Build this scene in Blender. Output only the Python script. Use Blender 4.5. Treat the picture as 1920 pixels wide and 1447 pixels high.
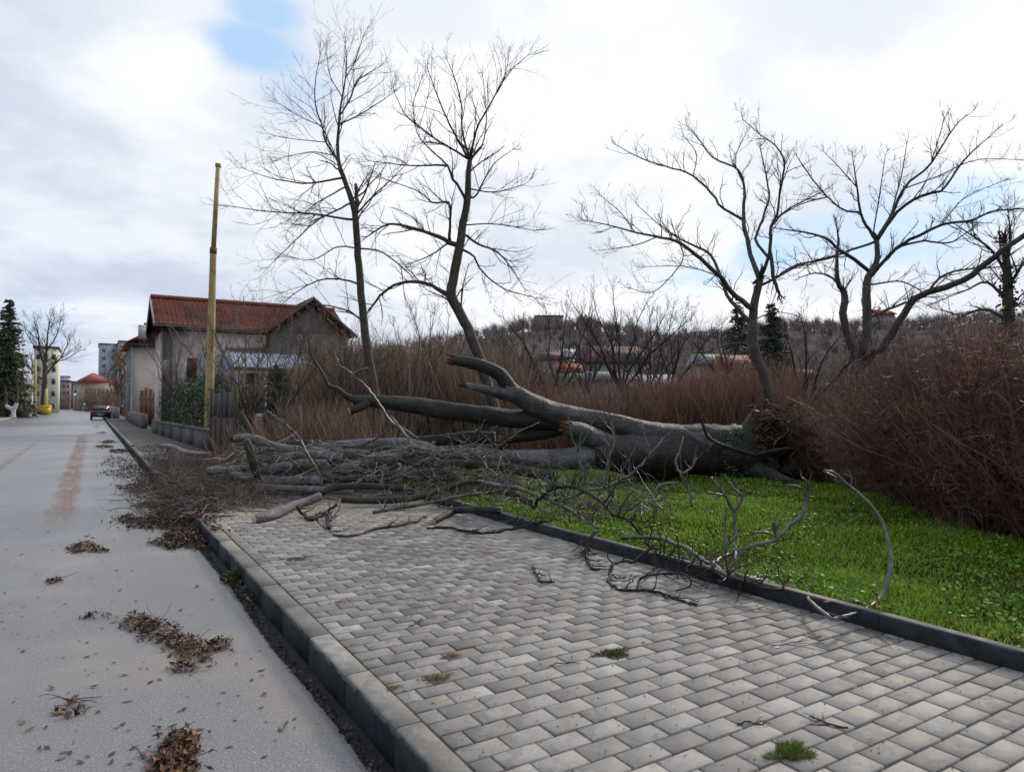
import bpy, math, random
import numpy as np
from mathutils import Vector

random.seed(7)
rng = np.random.default_rng(7)
SC = bpy.context.scene
COL = SC.collection
for o in list(bpy.data.objects):
    bpy.data.objects.remove(o)

# ------------------------------------------------------------------ camera
F, CU, CV = 1280.0, 960.0, 723.5          # focal length and centre, in photo pixels
PHI = math.atan(34.5 / F)                 # slight upward pitch
TH = math.atan(788.0 / F * math.cos(PHI)) # the street runs 31.6 degrees left of the view
CAM = np.array([0.0, 0.0, 1.52])
FW = np.array([math.sin(TH) * math.cos(PHI), math.cos(TH) * math.cos(PHI), math.sin(PHI)])
RT = np.array([math.cos(TH), -math.sin(TH), 0.0])
UP = np.cross(RT, FW)

cam = bpy.data.cameras.new('camera')
cam.sensor_width = 36.0
cam.lens = 24.0
cam.clip_start = 0.05
cam.clip_end = 4000.0
cam.dof.use_dof = True
cam.dof.focus_distance = 6.5
cam.dof.aperture_fstop = 3.2
cam_o = bpy.data.objects.new('camera', cam)
COL.objects.link(cam_o)
cam_o.location = CAM
cam_o.rotation_euler = (math.pi / 2 + PHI, 0.0, -TH)
SC.camera = cam_o

# ------------------------------------------------------------------ sun, sky, exposure
SUN_AZ, SUN_EL = math.radians(66.0), math.radians(30.0)
SUNV = np.array([math.sin(SUN_AZ) * math.cos(SUN_EL), math.cos(SUN_AZ) * math.cos(SUN_EL), math.sin(SUN_EL)])
sun = bpy.data.lights.new('sun', 'SUN')
sun.energy = 2.3
sun.angle = math.radians(9.0)
sun.color = (1.0, 0.90, 0.77)
sun_o = bpy.data.objects.new('sun', sun)
COL.objects.link(sun_o)
sun_o.location = (20, 20, 30)
sun_o.rotation_euler = Vector(-SUNV).to_track_quat('-Z', 'Y').to_euler()

SC.view_settings.view_transform = 'Standard'
SC.view_settings.look = 'None'
SC.view_settings.exposure = 0.1
SC.view_settings.gamma = 1.0
SC.view_settings.use_curve_mapping = False


def pix_dir(u, v):
    d = FW + RT * ((u - CU) / F) + UP * ((CV - v) / F)
    return d / np.linalg.norm(d)


class NT:
    """tiny node-tree helper"""
    def __init__(self, tree):
        self.t = tree
        self.n = tree.nodes
        self.l = tree.links

    def add(self, kind, **kw):
        n = self.n.new(kind)
        for k, v in kw.items():
            setattr(n, k, v)
        return n

    def put(self, sock, val):
        if isinstance(val, bpy.types.NodeSocket):
            self.l.new(val, sock)
        else:
            sock.default_value = val

    def math(self, op, a, b=0.0, c=None, clamp=False):
        n = self.add('ShaderNodeMath', operation=op, use_clamp=clamp)
        self.put(n.inputs[0], a)
        self.put(n.inputs[1], b)
        if c is not None:
            self.put(n.inputs[2], c)
        return n.outputs[0]

    def vmath(self, op, a, b=(0, 0, 0), out=0):
        n = self.add('ShaderNodeVectorMath', operation=op)
        self.put(n.inputs[0], a)
        self.put(n.inputs[1], b)
        return n.outputs[out]

    def mix(self, f, a, b, blend='MIX'):
        n = self.add('ShaderNodeMix', data_type='RGBA', blend_type=blend)
        self.put(n.inputs[0], f)
        self.put(n.inputs[6], a if isinstance(a, bpy.types.NodeSocket) else tuple(a)[:3] + (1,))
        self.put(n.inputs[7], b if isinstance(b, bpy.types.NodeSocket) else tuple(b)[:3] + (1,))
        return n.outputs[2]

    def ramp(self, x, lo, hi):
        n = self.add('ShaderNodeMapRange', interpolation_type='SMOOTHSTEP')
        self.put(n.inputs[0], x)
        n.inputs[1].default_value = lo
        n.inputs[2].default_value = hi
        n.inputs[3].default_value = 0.0
        n.inputs[4].default_value = 1.0
        return n.outputs[0]

    def noise(self, vec, scale, detail=4.0, rough=0.55, dist=0.0):
        n = self.add('ShaderNodeTexNoise')
        self.put(n.inputs['Vector'], vec)
        n.inputs['Scale'].default_value = scale
        n.inputs['Detail'].default_value = detail
        n.inputs['Roughness'].default_value = rough
        n.inputs['Distortion'].default_value = dist
        return n.outputs[0]


def build_world():
    w = bpy.data.worlds.new('World')
    SC.world = w
    w.use_nodes = True
    T = NT(w.node_tree)
    for n in list(T.n):
        T.n.remove(n)
    out = T.add('ShaderNodeOutputWorld')
    bg = T.add('ShaderNodeBackground')
    sky = T.add('ShaderNodeTexSky', sky_type='NISHITA')
    sky.sun_disc = False
    sky.sun_elevation = SUN_EL
    sky.sun_rotation = SUN_AZ
    sky.air_density = 1.0
    sky.dust_density = 0.6
    tc = T.add('ShaderNodeTexCoord')
    d = T.vmath('NORMALIZE', tc.outputs['Generated'])
    sep = T.add('ShaderNodeSeparateXYZ')
    T.put(sep.inputs[0], d)
    z = T.math('MAXIMUM', sep.outputs[2], 0.0)
    # the cloud deck: direction projected on a layer overhead
    k = T.math('DIVIDE', 1.0, T.math('ADD', z, 0.22))
    p = T.vmath('MULTIPLY', d, (1.0, 1.0, 0.25))
    sc = T.add('ShaderNodeVectorMath', operation='SCALE')
    T.put(sc.inputs[0], p)
    T.put(sc.inputs[3], k)
    pv = sc.outputs[0]
    n1 = T.noise(pv, 0.85, 7.0, 0.52, 0.3)
    n2 = T.noise(T.vmath('ADD', pv, (3.7, 1.2, 5.1)), 1.9, 6.0, 0.55, 0.2)
    # gaps in the deck where blue shows through
    gaps = None
    for (u, v, rad, s) in ((462, 85, 0.055, 0.85), (485, 15, 0.045, 0.8), (560, 180, 0.05, 0.35), (1330, 525, 0.06, 0.75), (1430, 478, 0.06, 0.85), (1500, 455, 0.05, 0.6),
                           (1700, 440, 0.09, 0.7), (1850, 370, 0.08, 0.85), (1790, 405, 0.07, 0.6), (60, 590, 0.05, 0.2)):
        c = pix_dir(u, v)
        df = T.vmath('SUBTRACT', d, tuple(c))
        df = T.vmath('MULTIPLY', df, (1.0, 1.0, 1.9))
        ln = T.vmath('LENGTH', df, out=1)
        ln = T.math('ADD', ln, T.math('MULTIPLY', T.math('SUBTRACT', n2, 0.5), 0.16))
        g = T.math('MULTIPLY', T.math('SUBTRACT', 1.0, T.ramp(ln, rad * 0.25, rad * 1.25)), s)
        gaps = g if gaps is None else T.math('MAXIMUM', gaps, g)
    wide = T.math('MULTIPLY', T.ramp(n1, 0.62, 0.80), 0.35)
    gap = T.math('MAXIMUM', gaps, wide)
    # brighter towards the veiled sun
    dot = T.vmath('DOT_PRODUCT', d, tuple(SUNV), out=1)
    toward = T.ramp(dot, -0.1, 0.98)
    shade = T.math('ADD', T.math('MULTIPLY', T.ramp(n2, 0.37, 0.63), 0.62), T.math('MULTIPLY', T.ramp(n1, 0.3, 0.7), 0.38))
    lo = T.mix(toward, (0.33, 0.42, 0.60), (0.72, 0.77, 0.87))
    hi = T.mix(toward, (0.74, 0.81, 0.94), (1.08, 1.08, 1.08))
    cloud = T.mix(shade, lo, hi)
    # the overcast keeps falling off away from the sun
    fall = T.math('ADD', 0.64, T.math('MULTIPLY', T.ramp(dot, -0.95, 0.42), 0.36))
    cs = T.add('ShaderNodeVectorMath', operation='SCALE')
    T.put(cs.inputs[0], cloud)
    T.put(cs.inputs[3], fall)
    cloud = cs.outputs[0]
    nb = T.add('ShaderNodeVectorMath', operation='SCALE')
    T.put(nb.inputs[0], sky.outputs[0])
    nb.inputs[3].default_value = 0.11
    blue = T.mix(0.82, nb.outputs[0], (0.42, 0.68, 1.0))
    col = T.mix(gap, cloud, blue)
    # below the horizon: dull ground light
    below = T.ramp(sep.outputs[2], -0.10, -0.01)
    col = T.mix(below, (0.12, 0.12, 0.11), col)
    T.put(bg.inputs[0], col)
    bg.inputs[1].default_value = 1.0
    T.put(out.inputs[0], bg.outputs[0])


build_world()

# ------------------------------------------------------------------ geometry helpers


def at(u, v, d):
    """the world point d metres in front of the lens plane that shows at photo pixel (u, v)"""
    return CAM + d * (FW + RT * ((u - CU) / F) + UP * ((CV - v) / F))


def gnd(u, v, z):
    r = FW + RT * ((u - CU) / F) + UP * ((CV - v) / F)
    return CAM + r * ((z - CAM[2]) / r[2])


def dg(v, z):
    """depth at which height z shows on pixel row v (near the image centre line)"""
    return float(np.dot(gnd(960, v, z) - CAM, FW))


def onY(u, v, Y):
    """point on the world plane y = Y seen at pixel (u, v)"""
    r = FW + RT * ((u - CU) / F) + UP * ((CV - v) / F)
    return CAM + r * (Y / r[1])


def proj(P):
    q = np.asarray(P, float) - CAM
    d = q @ FW
    return CU + F * (q @ RT) / d, CV - F * (q @ UP) / d, d


def nrm(a):
    return a / np.maximum(np.linalg.norm(a, axis=-1, keepdims=True), 1e-9)


class MB:
    """collects geometry and links it as ONE mesh object"""
    def __init__(self):
        self.v, self.q, self.t, self.n = [], [], [], 0
        self.mq, self.mt = [], []

    def raw(self, v, q=None, t=None, m=0):
        v = np.asarray(v, float).reshape(-1, 3)
        if q is not None and len(q):
            q = np.asarray(q, np.int64).reshape(-1, 4)
            self.q.append(q + self.n)
            self.mq.append(np.full(len(q), m))
        if t is not None and len(t):
            t = np.asarray(t, np.int64).reshape(-1, 3)
            self.t.append(t + self.n)
            self.mt.append(np.full(len(t), m))
        self.v.append(v)
        self.n += len(v)
        return self

    def box(self, lo, hi, m=0, ax=None, org=None, bev=0.0):
        x0, y0, z0 = lo
        x1, y1, z1 = hi
        if bev > 0:
            b = bev
            v = [(x0, y0, z0), (x1, y0, z0), (x1, y1, z0), (x0, y1, z0),
                 (x0, y0, z1 - b), (x1, y0, z1 - b), (x1, y1, z1 - b), (x0, y1, z1 - b),
                 (x0 + b, y0 + b, z1), (x1 - b, y0 + b, z1), (x1 - b, y1 - b, z1), (x0 + b, y1 - b, z1)]
            q = [(0, 3, 2, 1)] + [(i, (i + 1) % 4, 4 + (i + 1) % 4, 4 + i) for i in range(4)] + \
                [(4 + i, 4 + (i + 1) % 4, 8 + (i + 1) % 4, 8 + i) for i in range(4)] + [(8, 9, 10, 11)]
        else:
            v = [(x0, y0, z0), (x1, y0, z0), (x1, y1, z0), (x0, y1, z0), (x0, y0, z1), (x1, y0, z1), (x1, y1, z1), (x0, y1, z1)]
            q = [(0, 3, 2, 1), (4, 5, 6, 7), (0, 1, 5, 4), (1, 2, 6, 5), (2, 3, 7, 6), (3, 0, 4, 7)]
        v = np.array(v, float)
        if ax is not None:
            v = np.asarray(org) + v @ np.asarray(ax)
        return self.raw(v, q, m=m)

    def prism(self, poly, off, m=0):
        """closed solid: polygon (3-D points) extruded by vector off"""
        a = np.asarray(poly, float)
        n = len(a)
        b = a + np.asarray(off, float)
        v = np.vstack([a, b])
        q = [(i, (i + 1) % n, n + (i + 1) % n, n + i) for i in range(n)]
        t = [(0, i + 1, i) for i in range(1, n - 1)] + [(n, n + i, n + i + 1) for i in range(1, n - 1)]
        return self.raw(v, q, t, m)

    def tubes(self, P, R, s=5, cap=False, m=0, lump=0.0):
        """P (N,K,3) polylines, R (N,K) radii"""
        P = np.asarray(P, float)
        R = np.asarray(R, float)
        if P.ndim == 2:
            P, R = P[None], R[None]
        N, K, _ = P.shape
        if N == 0:
            return self
        T = np.empty_like(P)
        T[:, 1:-1] = P[:, 2:] - P[:, :-2]
        T[:, 0] = P[:, 1] - P[:, 0]
        T[:, -1] = P[:, -1] - P[:, -2]
        T = nrm(T)
        ref = np.where(np.abs(T[:, :1, 2:]) < 0.9, np.array([0, 0, 1.0]), np.array([1.0, 0, 0]))[:, 0]
        nv = nrm(np.cross(T[:, 0], ref))
        A = np.empty_like(P)
        for k in range(K):
            nv = nrm(nv - T[:, k] * np.sum(nv * T[:, k], -1, keepdims=True))
            A[:, k] = nv
        B = np.cross(T, A)
        an = np.arange(s) * 2 * np.pi / s
        rr = R[:, :, None]
        if lump > 0:
            rr = rr * (1 + rng.normal(0, lump, (N, K, s)))
        rr = np.broadcast_to(rr, (N, K, s))
        V = P[:, :, None] + (A[:, :, None] * np.cos(an)[:, None] + B[:, :, None] * np.sin(an)[:, None]) * rr[..., None]
        base = (np.arange(N) * K * s)[:, None, None]
        i = (np.arange(K - 1) * s)[None, :, None]
        j = np.arange(s)[None, None, :]
        j2 = (j + 1) % s
        q = np.stack([base + i + j, base + i + j2, base + i + s + j2, base + i + s + j], -1).reshape(-1, 4)
        n0 = self.n
        self.raw(V.reshape(-1, 3), q, m=m)
        if cap:
            C = np.vstack([P[:, 0], P[:, -1]])
            b0 = (np.arange(N) * K * s)[:, None]
            b1 = b0 + (K - 1) * s
            jj = np.arange(s)[None]
            jn = (jj + 1) % s
            cb = N * K * s
            t0 = np.stack([np.broadcast_to(cb + np.arange(N)[:, None], (N, s)), b0 + jn, b0 + jj], -1).reshape(-1, 3)
            t1 = np.stack([np.broadcast_to(cb + N + np.arange(N)[:, None], (N, s)), b1 + jj, b1 + jn], -1).reshape(-1, 3)
            self.v.append(C)
            self.n += len(C)
            tt = np.vstack([t0, t1]) + n0
            self.t.append(tt)
            self.mt.append(np.full(len(tt), m))
        return self

    def leaves(self, C, size, rng_=None, flat=0.5, m=0, asp=0.45, curl=0.25, N=None):
        """bent little leaf blades (two quads each) at points C"""
        C = np.asarray(C, float).reshape(-1, 3)
        n = len(C)
        if n == 0:
            return self
        size = np.broadcast_to(size, (n,))
        if N is None:
            N = nrm(rng.normal(0, 1, (n, 3)) * np.array([1, 1, 1]) * (1 - flat) + np.array([0, 0, flat]))
        X = nrm(np.cross(N, rng.normal(0, 1, (n, 3))))
        Y = np.cross(N, X)
        s = size[:, None]
        c = curl * rng.uniform(0.2, 1.3, (n, 1))
        a = C - X * s * 0.5 + N * s * c * 0.5
        b = C + X * s * 0.5 + N * s * c * 0.6
        l = C + Y * s * asp * 0.5 + N * s * c * 0.4
        r = C - Y * s * asp * 0.5 + N * s * c * 0.4
        mid = C
        V = np.stack([a, l, b, r, mid], 1).reshape(-1, 3)
        o = (np.arange(n) * 5)[:, None]
        t = np.concatenate([o + np.array([[0, 4, 1]]), o + np.array([[1, 4, 2]]), o + np.array([[2, 4, 3]]), o + np.array([[3, 4, 0]])])
        return self.raw(V, None, t, m)

    def build(self, name, mat, parent=None, smooth=False, **props):
        me = bpy.data.meshes.new(name)
        V = np.vstack(self.v) if self.v else np.zeros((0, 3))
        Q = np.vstack(self.q) if self.q else np.zeros((0, 4), np.int64)
        T = np.vstack(self.t) if self.t else np.zeros((0, 3), np.int64)
        me.vertices.add(len(V))
        me.vertices.foreach_set('co', V.astype(np.float32).ravel())
        loops = np.concatenate([Q.ravel(), T.ravel()]).astype(np.int32)
        me.loops.add(len(loops))
        me.loops.foreach_set('vertex_index', loops)
        me.polygons.add(len(Q) + len(T))
        st = np.concatenate([np.arange(len(Q)) * 4, len(Q) * 4 + np.arange(len(T)) * 3]).astype(np.int32)
        me.polygons.foreach_set('loop_start', st)
        try:
            me.polygons.foreach_set('loop_total', np.concatenate([np.full(len(Q), 4), np.full(len(T), 3)]).astype(np.int32))
        except Exception:
            pass
        mi = np.concatenate((self.mq or [np.zeros(0)]) + (self.mt or [np.zeros(0)])).astype(np.int32)
        me.polygons.foreach_set('material_index', mi)
        if smooth:
            me.polygons.foreach_set('use_smooth', np.ones(len(Q) + len(T), bool))
        for mm in (mat if isinstance(mat, (list, tuple)) else [mat]):
            me.materials.append(mm)
        me.update(calc_edges=True)
        me.validate()
        return link(name, me, parent, **props)


def link(name, me, parent=None, **props):
    o = bpy.data.objects.new(name, me)
    COL.objects.link(o)
    if parent is not None:
        o.parent = parent
        o.matrix_parent_inverse = parent.matrix_basis.inverted()
    for k, v in props.items():
        o[k] = v
    return o


def tag(o, label, category, group=None):
    o['label'] = label
    o['category'] = category
    if group:
        o['group'] = group
    return o


def thing(name, loc, label, category, group=None):
    o = bpy.data.objects.new(name, None)
    o.empty_display_size = 0.2
    COL.objects.link(o)
    o.location = loc
    return tag(o, label, category, group)


def copy_tree(o, loc, parent=None):
    c = o.copy()
    COL.objects.link(c)
    if parent is None:
        c.location = loc
    c.parent = parent
    for ch in o.children:
        copy_tree(ch, None, c)
    return c


# ------------------------------------------------------------------ materials
MATS = {}


def mat(name, c1, c2=None, rough=0.8, scale=3.0, bump=0.0, bscale=40.0, island=0.0, spec=0.3, obj_rand=0.0, c3=None, c3scale=0.7, c3lo=0.55, c3hi=0.7, stretch=None, trans=0.0):
    if name in MATS:
        return MATS[name]
    m = bpy.data.materials.new(name)
    m.use_nodes = True
    T = NT(m.node_tree)
    bs = T.n['Principled BSDF']
    geo = T.add('ShaderNodeNewGeometry')
    pos = geo.outputs['Position']
    if stretch:
        pos = T.vmath('MULTIPLY', pos, stretch)
    c2 = c2 or tuple(min(1, x * 0.7) for x in c1)
    n = T.noise(pos, scale, 5.0, 0.6)
    col = T.mix(T.ramp(n, 0.32, 0.68), c1, c2)
    if c3:
        n3 = T.noise(pos, c3scale, 4.0, 0.6)
        col = T.mix(T.ramp(n3, c3lo, c3hi), col, c3)
    if island > 0 or obj_rand > 0:
        if obj_rand > 0:
            oi = T.add('ShaderNodeObjectInfo')
            r, a = oi.outputs['Random'], obj_rand
        else:
            r, a = geo.outputs['Random Per Island'], island
        f = T.math('ADD', T.math('MULTIPLY', T.math('SUBTRACT', r, 0.5), 2 * a), 1.0)
        sc = T.add('ShaderNodeVectorMath', operation='SCALE')
        T.put(sc.inputs[0], col)
        T.put(sc.inputs[3], f)
        col = sc.outputs[0]
    T.put(bs.inputs['Base Color'], col)
    bs.inputs['Roughness'].default_value = rough
    bs.inputs['Specular IOR Level'].default_value = spec
    if bump > 0:
        b = T.add('ShaderNodeBump')
        b.inputs['Strength'].default_value = 1.0
        b.inputs['Distance'].default_value = bump
        T.put(b.inputs['Height'], T.noise(pos, bscale, 5.0, 0.65))
        T.put(bs.inputs['Normal'], b.outputs[0])
    if trans > 0:
        out = T.n['Material Output']
        tr = T.add('ShaderNodeBsdfTranslucent')
        T.put(tr.inputs[0], col)
        ms = T.add('ShaderNodeMixShader')
        ms.inputs[0].default_value = trans
        T.put(ms.inputs[1], bs.outputs[0])
        T.put(ms.inputs[2], tr.outputs[0])
        T.put(out.inputs[0], ms.outputs[0])
    MATS[name] = m
    return m


def emit(name, c, s):
    m = bpy.data.materials.new(name)
    m.use_nodes = True
    bs = m.node_tree.nodes['Principled BSDF']
    bs.inputs['Base Color'].default_value = (*c, 1)
    bs.inputs['Emission Color'].default_value = (*c, 1)
    bs.inputs['Emission Strength'].default_value = s
    return m


def glass_mat(name, c=(0.05, 0.06, 0.07)):
    return mat(name, c, rough=0.12, spec=0.6)


def road_material():
    m = bpy.data.materials.new('asphalt_wet')
    m.use_nodes = True
    T = NT(m.node_tree)
    bs = T.n['Principled BSDF']
    pos = T.add('ShaderNodeNewGeometry').outputs['Position']
    sp = T.add('ShaderNodeSeparateXYZ')
    T.put(sp.inputs[0], pos)
    fine = T.noise(pos, 95.0, 3.0, 0.75)
    big = T.noise(pos, 0.8, 5.0, 0.6)
    vor = T.add('ShaderNodeTexVoronoi')
    T.put(vor.inputs['Vector'], pos)
    vor.inputs['Scale'].default_value = 85.0
    col = T.mix(T.ramp(fine, 0.3, 0.7), (0.105, 0.103, 0.108), (0.270, 0.264, 0.268))
    spk = T.math('MULTIPLY', T.ramp(T.math('SUBTRACT', 1.0, vor.outputs['Distance']), 0.62, 0.9), T.ramp(T.noise(pos, 55.0, 2.0), 0.5, 0.62))
    nearf = T.math('SUBTRACT', 1.0, T.ramp(sp.outputs[1], 4.0, 11.0))
    col = T.mix(T.math('MULTIPLY', spk, T.math('ADD', 0.25, T.math('MULTIPLY', nearf, 0.75))), col, (0.58, 0.57, 0.56))
    col = T.mix(T.math('MULTIPLY', T.ramp(big, 0.35, 0.65), 0.35), col, (0.20, 0.195, 0.20))
    # dried silt in the shallow dip beside the kerb
    silt = T.math('MULTIPLY', T.ramp(T.noise(T.vmath('ADD', pos, (2.0, 7.0, 0)), 0.75, 5.0, 0.6), 0.46, 0.62), T.ramp(sp.outputs[0], -1.2, 0.1))
    col = T.mix(T.math('MULTIPLY', silt, 0.5), col, (0.30, 0.25, 0.21))
    # rusty smears of ground-up leaves along the wheel track
    nz = T.noise(T.vmath('MULTIPLY', pos, (5.0, 0.9, 1.0)), 1.1, 6.0, 0.7)
    x = T.math('ADD', sp.outputs[0], T.math('MULTIPLY', T.math('SUBTRACT', nz, 0.5), 0.30))
    d1 = T.math('ABSOLUTE', T.math('ADD', x, 0.34))
    s1 = T.math('SUBTRACT', 1.0, T.ramp(d1, 0.09, 0.24))
    s1 = T.math('MULTIPLY', s1, T.ramp(sp.outputs[1], 9.5, 12.5))
    s1 = T.math('MULTIPLY', s1, T.math('SUBTRACT', 1.0, T.ramp(sp.outputs[1], 30, 46)))
    s1 = T.math('MULTIPLY', s1, T.ramp(nz, 0.34, 0.5))
    d2 = T.math('ABSOLUTE', T.math('ADD', x, 1.85))
    s2 = T.math('SUBTRACT', 1.0, T.ramp(d2, 0.03, 0.13))
    s2 = T.math('MULTIPLY', s2, T.math('SUBTRACT', 1.0, T.ramp(sp.outputs[1], 26, 38)))
    s2 = T.math('MULTIPLY', s2, T.math('MULTIPLY', T.ramp(nz, 0.36, 0.55), 0.8))
    st = T.math('MAXIMUM', s1, s2)
    st = T.math('MULTIPLY', st, T.math('ADD', 0.50, T.math('MULTIPLY', T.ramp(T.noise(T.vmath('MULTIPLY', pos, (1.0, 0.35, 1.0)), 16.0, 5.0, 0.75), 0.42, 0.56), 0.50)))
    col = T.mix(T.math('MULTIPLY', st, 0.92), col, (0.20, 0.085, 0.042))
    # tar-sealed cracks and an old patch
    wv = T.noise(pos, 1.6, 5.0, 0.6)
    cx = T.math('ABSOLUTE', T.math('ADD', T.math('ADD', sp.outputs[0], 2.9), T.math('MULTIPLY', T.math('SUBTRACT', wv, 0.5), 1.2)))
    ck = T.math('SUBTRACT', 1.0, T.ramp(cx, 0.006, 0.018))
    ck = T.math('MULTIPLY', ck, T.ramp(T.noise(pos, 0.7, 2.0), 0.42, 0.55))
    col = T.mix(T.math('MULTIPLY', ck, 0.6), col, (0.05, 0.05, 0.052))
    lane = T.ramp(T.noise(T.vmath('MULTIPLY', pos, (1.0, 0.05, 1.0)), 1.1, 3.0, 0.5), 0.35, 0.65)
    col = T.mix(T.math('MULTIPLY', lane, 0.22), col, (0.13, 0.13, 0.14))
    T.put(bs.inputs['Base Color'], col)
    wet = T.ramp(T.noise(pos, 0.5, 4.0, 0.55), 0.38, 0.62)
    far = T.ramp(sp.outputs[1], 5.0, 12.0)
    r = T.math('SUBTRACT', 0.54, T.math('MULTIPLY', T.math('ADD', T.math('MULTIPLY', wet, 0.5), T.math('MULTIPLY', far, 0.5)), 0.22))
    r = T.math('ADD', r, T.math('MULTIPLY', st, 0.25))
    T.put(bs.inputs['Roughness'], r)
    bs.inputs['Specular IOR Level'].default_value = 0.6
    b = T.add('ShaderNodeBump')
    b.inputs['Distance'].default_value = 0.004
    b.inputs['Strength'].default_value = 0.8
    T.put(b.inputs['Height'], T.math('ADD', fine, T.math('MULTIPLY', vor.outputs['Distance'], 0.5)))
    T.put(bs.inputs['Normal'], b.outputs[0])
    return m


def concrete_material(name, kind, base=(0.30, 0.295, 0.28), soak_z=0.14):
    """paver / kerb concrete; kind: 'object' or 'island' gives the per-piece tone, kerb faces carry wet stain and painted shade by z"""
    m = bpy.data.materials.new(name)
    m.use_nodes = True
    T = NT(m.node_tree)
    bs = T.n['Principled BSDF']
    geo = T.add('ShaderNodeNewGeometry')
    pos = geo.outputs['Position']
    sp = T.add('ShaderNodeSeparateXYZ')
    T.put(sp.inputs[0], pos)
    if kind in ('object', 'kerb'):
        r = T.add('ShaderNodeObjectInfo').outputs['Random']
    else:
        r = geo.outputs['Random Per Island']
    b1 = base
    tone = T.math('ADD', 0.62, T.math('MULTIPLY', r, 0.42))
    light = T.ramp(r, 0.90, 0.95)
    tone = T.math('ADD', tone, T.math('MULTIPLY', light, 0.16))
    # damp mottling inside each piece, shifted per piece so it does not run across the joints
    shift = T.add('ShaderNodeCombineXYZ')
    T.put(shift.inputs[0], T.math('MULTIPLY', r, 37.0))
    T.put(shift.inputs[1], T.math('MULTIPLY', r, 91.0))
    pp = T.vmath('ADD', pos, shift.outputs[0])
    damp = T.ramp(T.noise(pp, 7.5, 5.0, 0.60, 0.4), 0.45, 0.54)
    zone = T.ramp(T.noise(pos, 0.55, 3.0, 0.5), 0.35, 0.65)
    sc = T.add('ShaderNodeVectorMath', operation='SCALE')
    sc.inputs[0].default_value = b1
    T.put(sc.inputs[3], tone)
    col = sc.outputs[0]
    dk = T.vmath('MULTIPLY', col, (0.53, 0.51, 0.49))
    col = T.mix(T.math('MULTIPLY', damp, T.math('ADD', 0.38, T.math('MULTIPLY', zone, 0.62))), col, dk)
    grit = T.noise(pos, 230.0, 2.0, 0.7)
    col = T.mix(T.math('MULTIPLY', T.ramp(grit, 0.40, 0.66), 0.42), col, (0.105, 0.10, 0.095))
    # silt and moss film
    silt = T.ramp(T.noise(T.vmath('ADD', pos, (11, 3, 0)), 1.3, 5.0, 0.65), 0.56, 0.72)
    col = T.mix(T.math('MULTIPLY', silt, 0.42), col, (0.27, 0.205, 0.165))
    # sawdust where the trunks were cut
    sd = T.math('MULTIPLY', T.ramp(sp.outputs[1], 7.2, 9.0), T.ramp(T.noise(pos, 2.0, 4.0, 0.6), 0.36, 0.6))
    col = T.mix(T.math('MULTIPLY', sd, 0.55), col, (0.42, 0.34, 0.24))
    sn = T.add('ShaderNodeSeparateXYZ')
    T.put(sn.inputs[0], geo.outputs['True Normal'])
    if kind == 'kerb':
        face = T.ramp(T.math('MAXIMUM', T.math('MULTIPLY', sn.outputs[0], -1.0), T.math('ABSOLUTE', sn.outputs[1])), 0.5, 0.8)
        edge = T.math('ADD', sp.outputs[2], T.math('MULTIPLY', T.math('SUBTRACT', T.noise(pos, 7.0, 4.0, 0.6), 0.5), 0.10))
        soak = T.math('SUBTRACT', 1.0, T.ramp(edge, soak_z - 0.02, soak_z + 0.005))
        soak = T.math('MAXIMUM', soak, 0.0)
        wetm = T.math('MULTIPLY', face, T.math('ADD', 0.45, T.math('MULTIPLY', soak, 0.53)))  # wet stain plus the shade of the upright faces, both put into the colour
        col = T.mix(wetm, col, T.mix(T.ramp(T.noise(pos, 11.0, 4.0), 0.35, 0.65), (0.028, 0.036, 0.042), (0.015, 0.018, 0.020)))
    T.put(bs.inputs['Base Color'], col)
    rg = T.math('SUBTRACT', 0.82, T.math('MULTIPLY', damp, 0.22))
    T.put(bs.inputs['Roughness'], rg)
    bs.inputs['Specular IOR Level'].default_value = 0.35
    b = T.add('ShaderNodeBump')
    b.inputs['Distance'].default_value = 0.0015
    T.put(b.inputs['Height'], T.math('ADD', grit, T.math('MULTIPLY', T.noise(pos, 30.0, 3.0), 1.5)))
    T.put(bs.inputs['Normal'], b.outputs[0])
    return m


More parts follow.
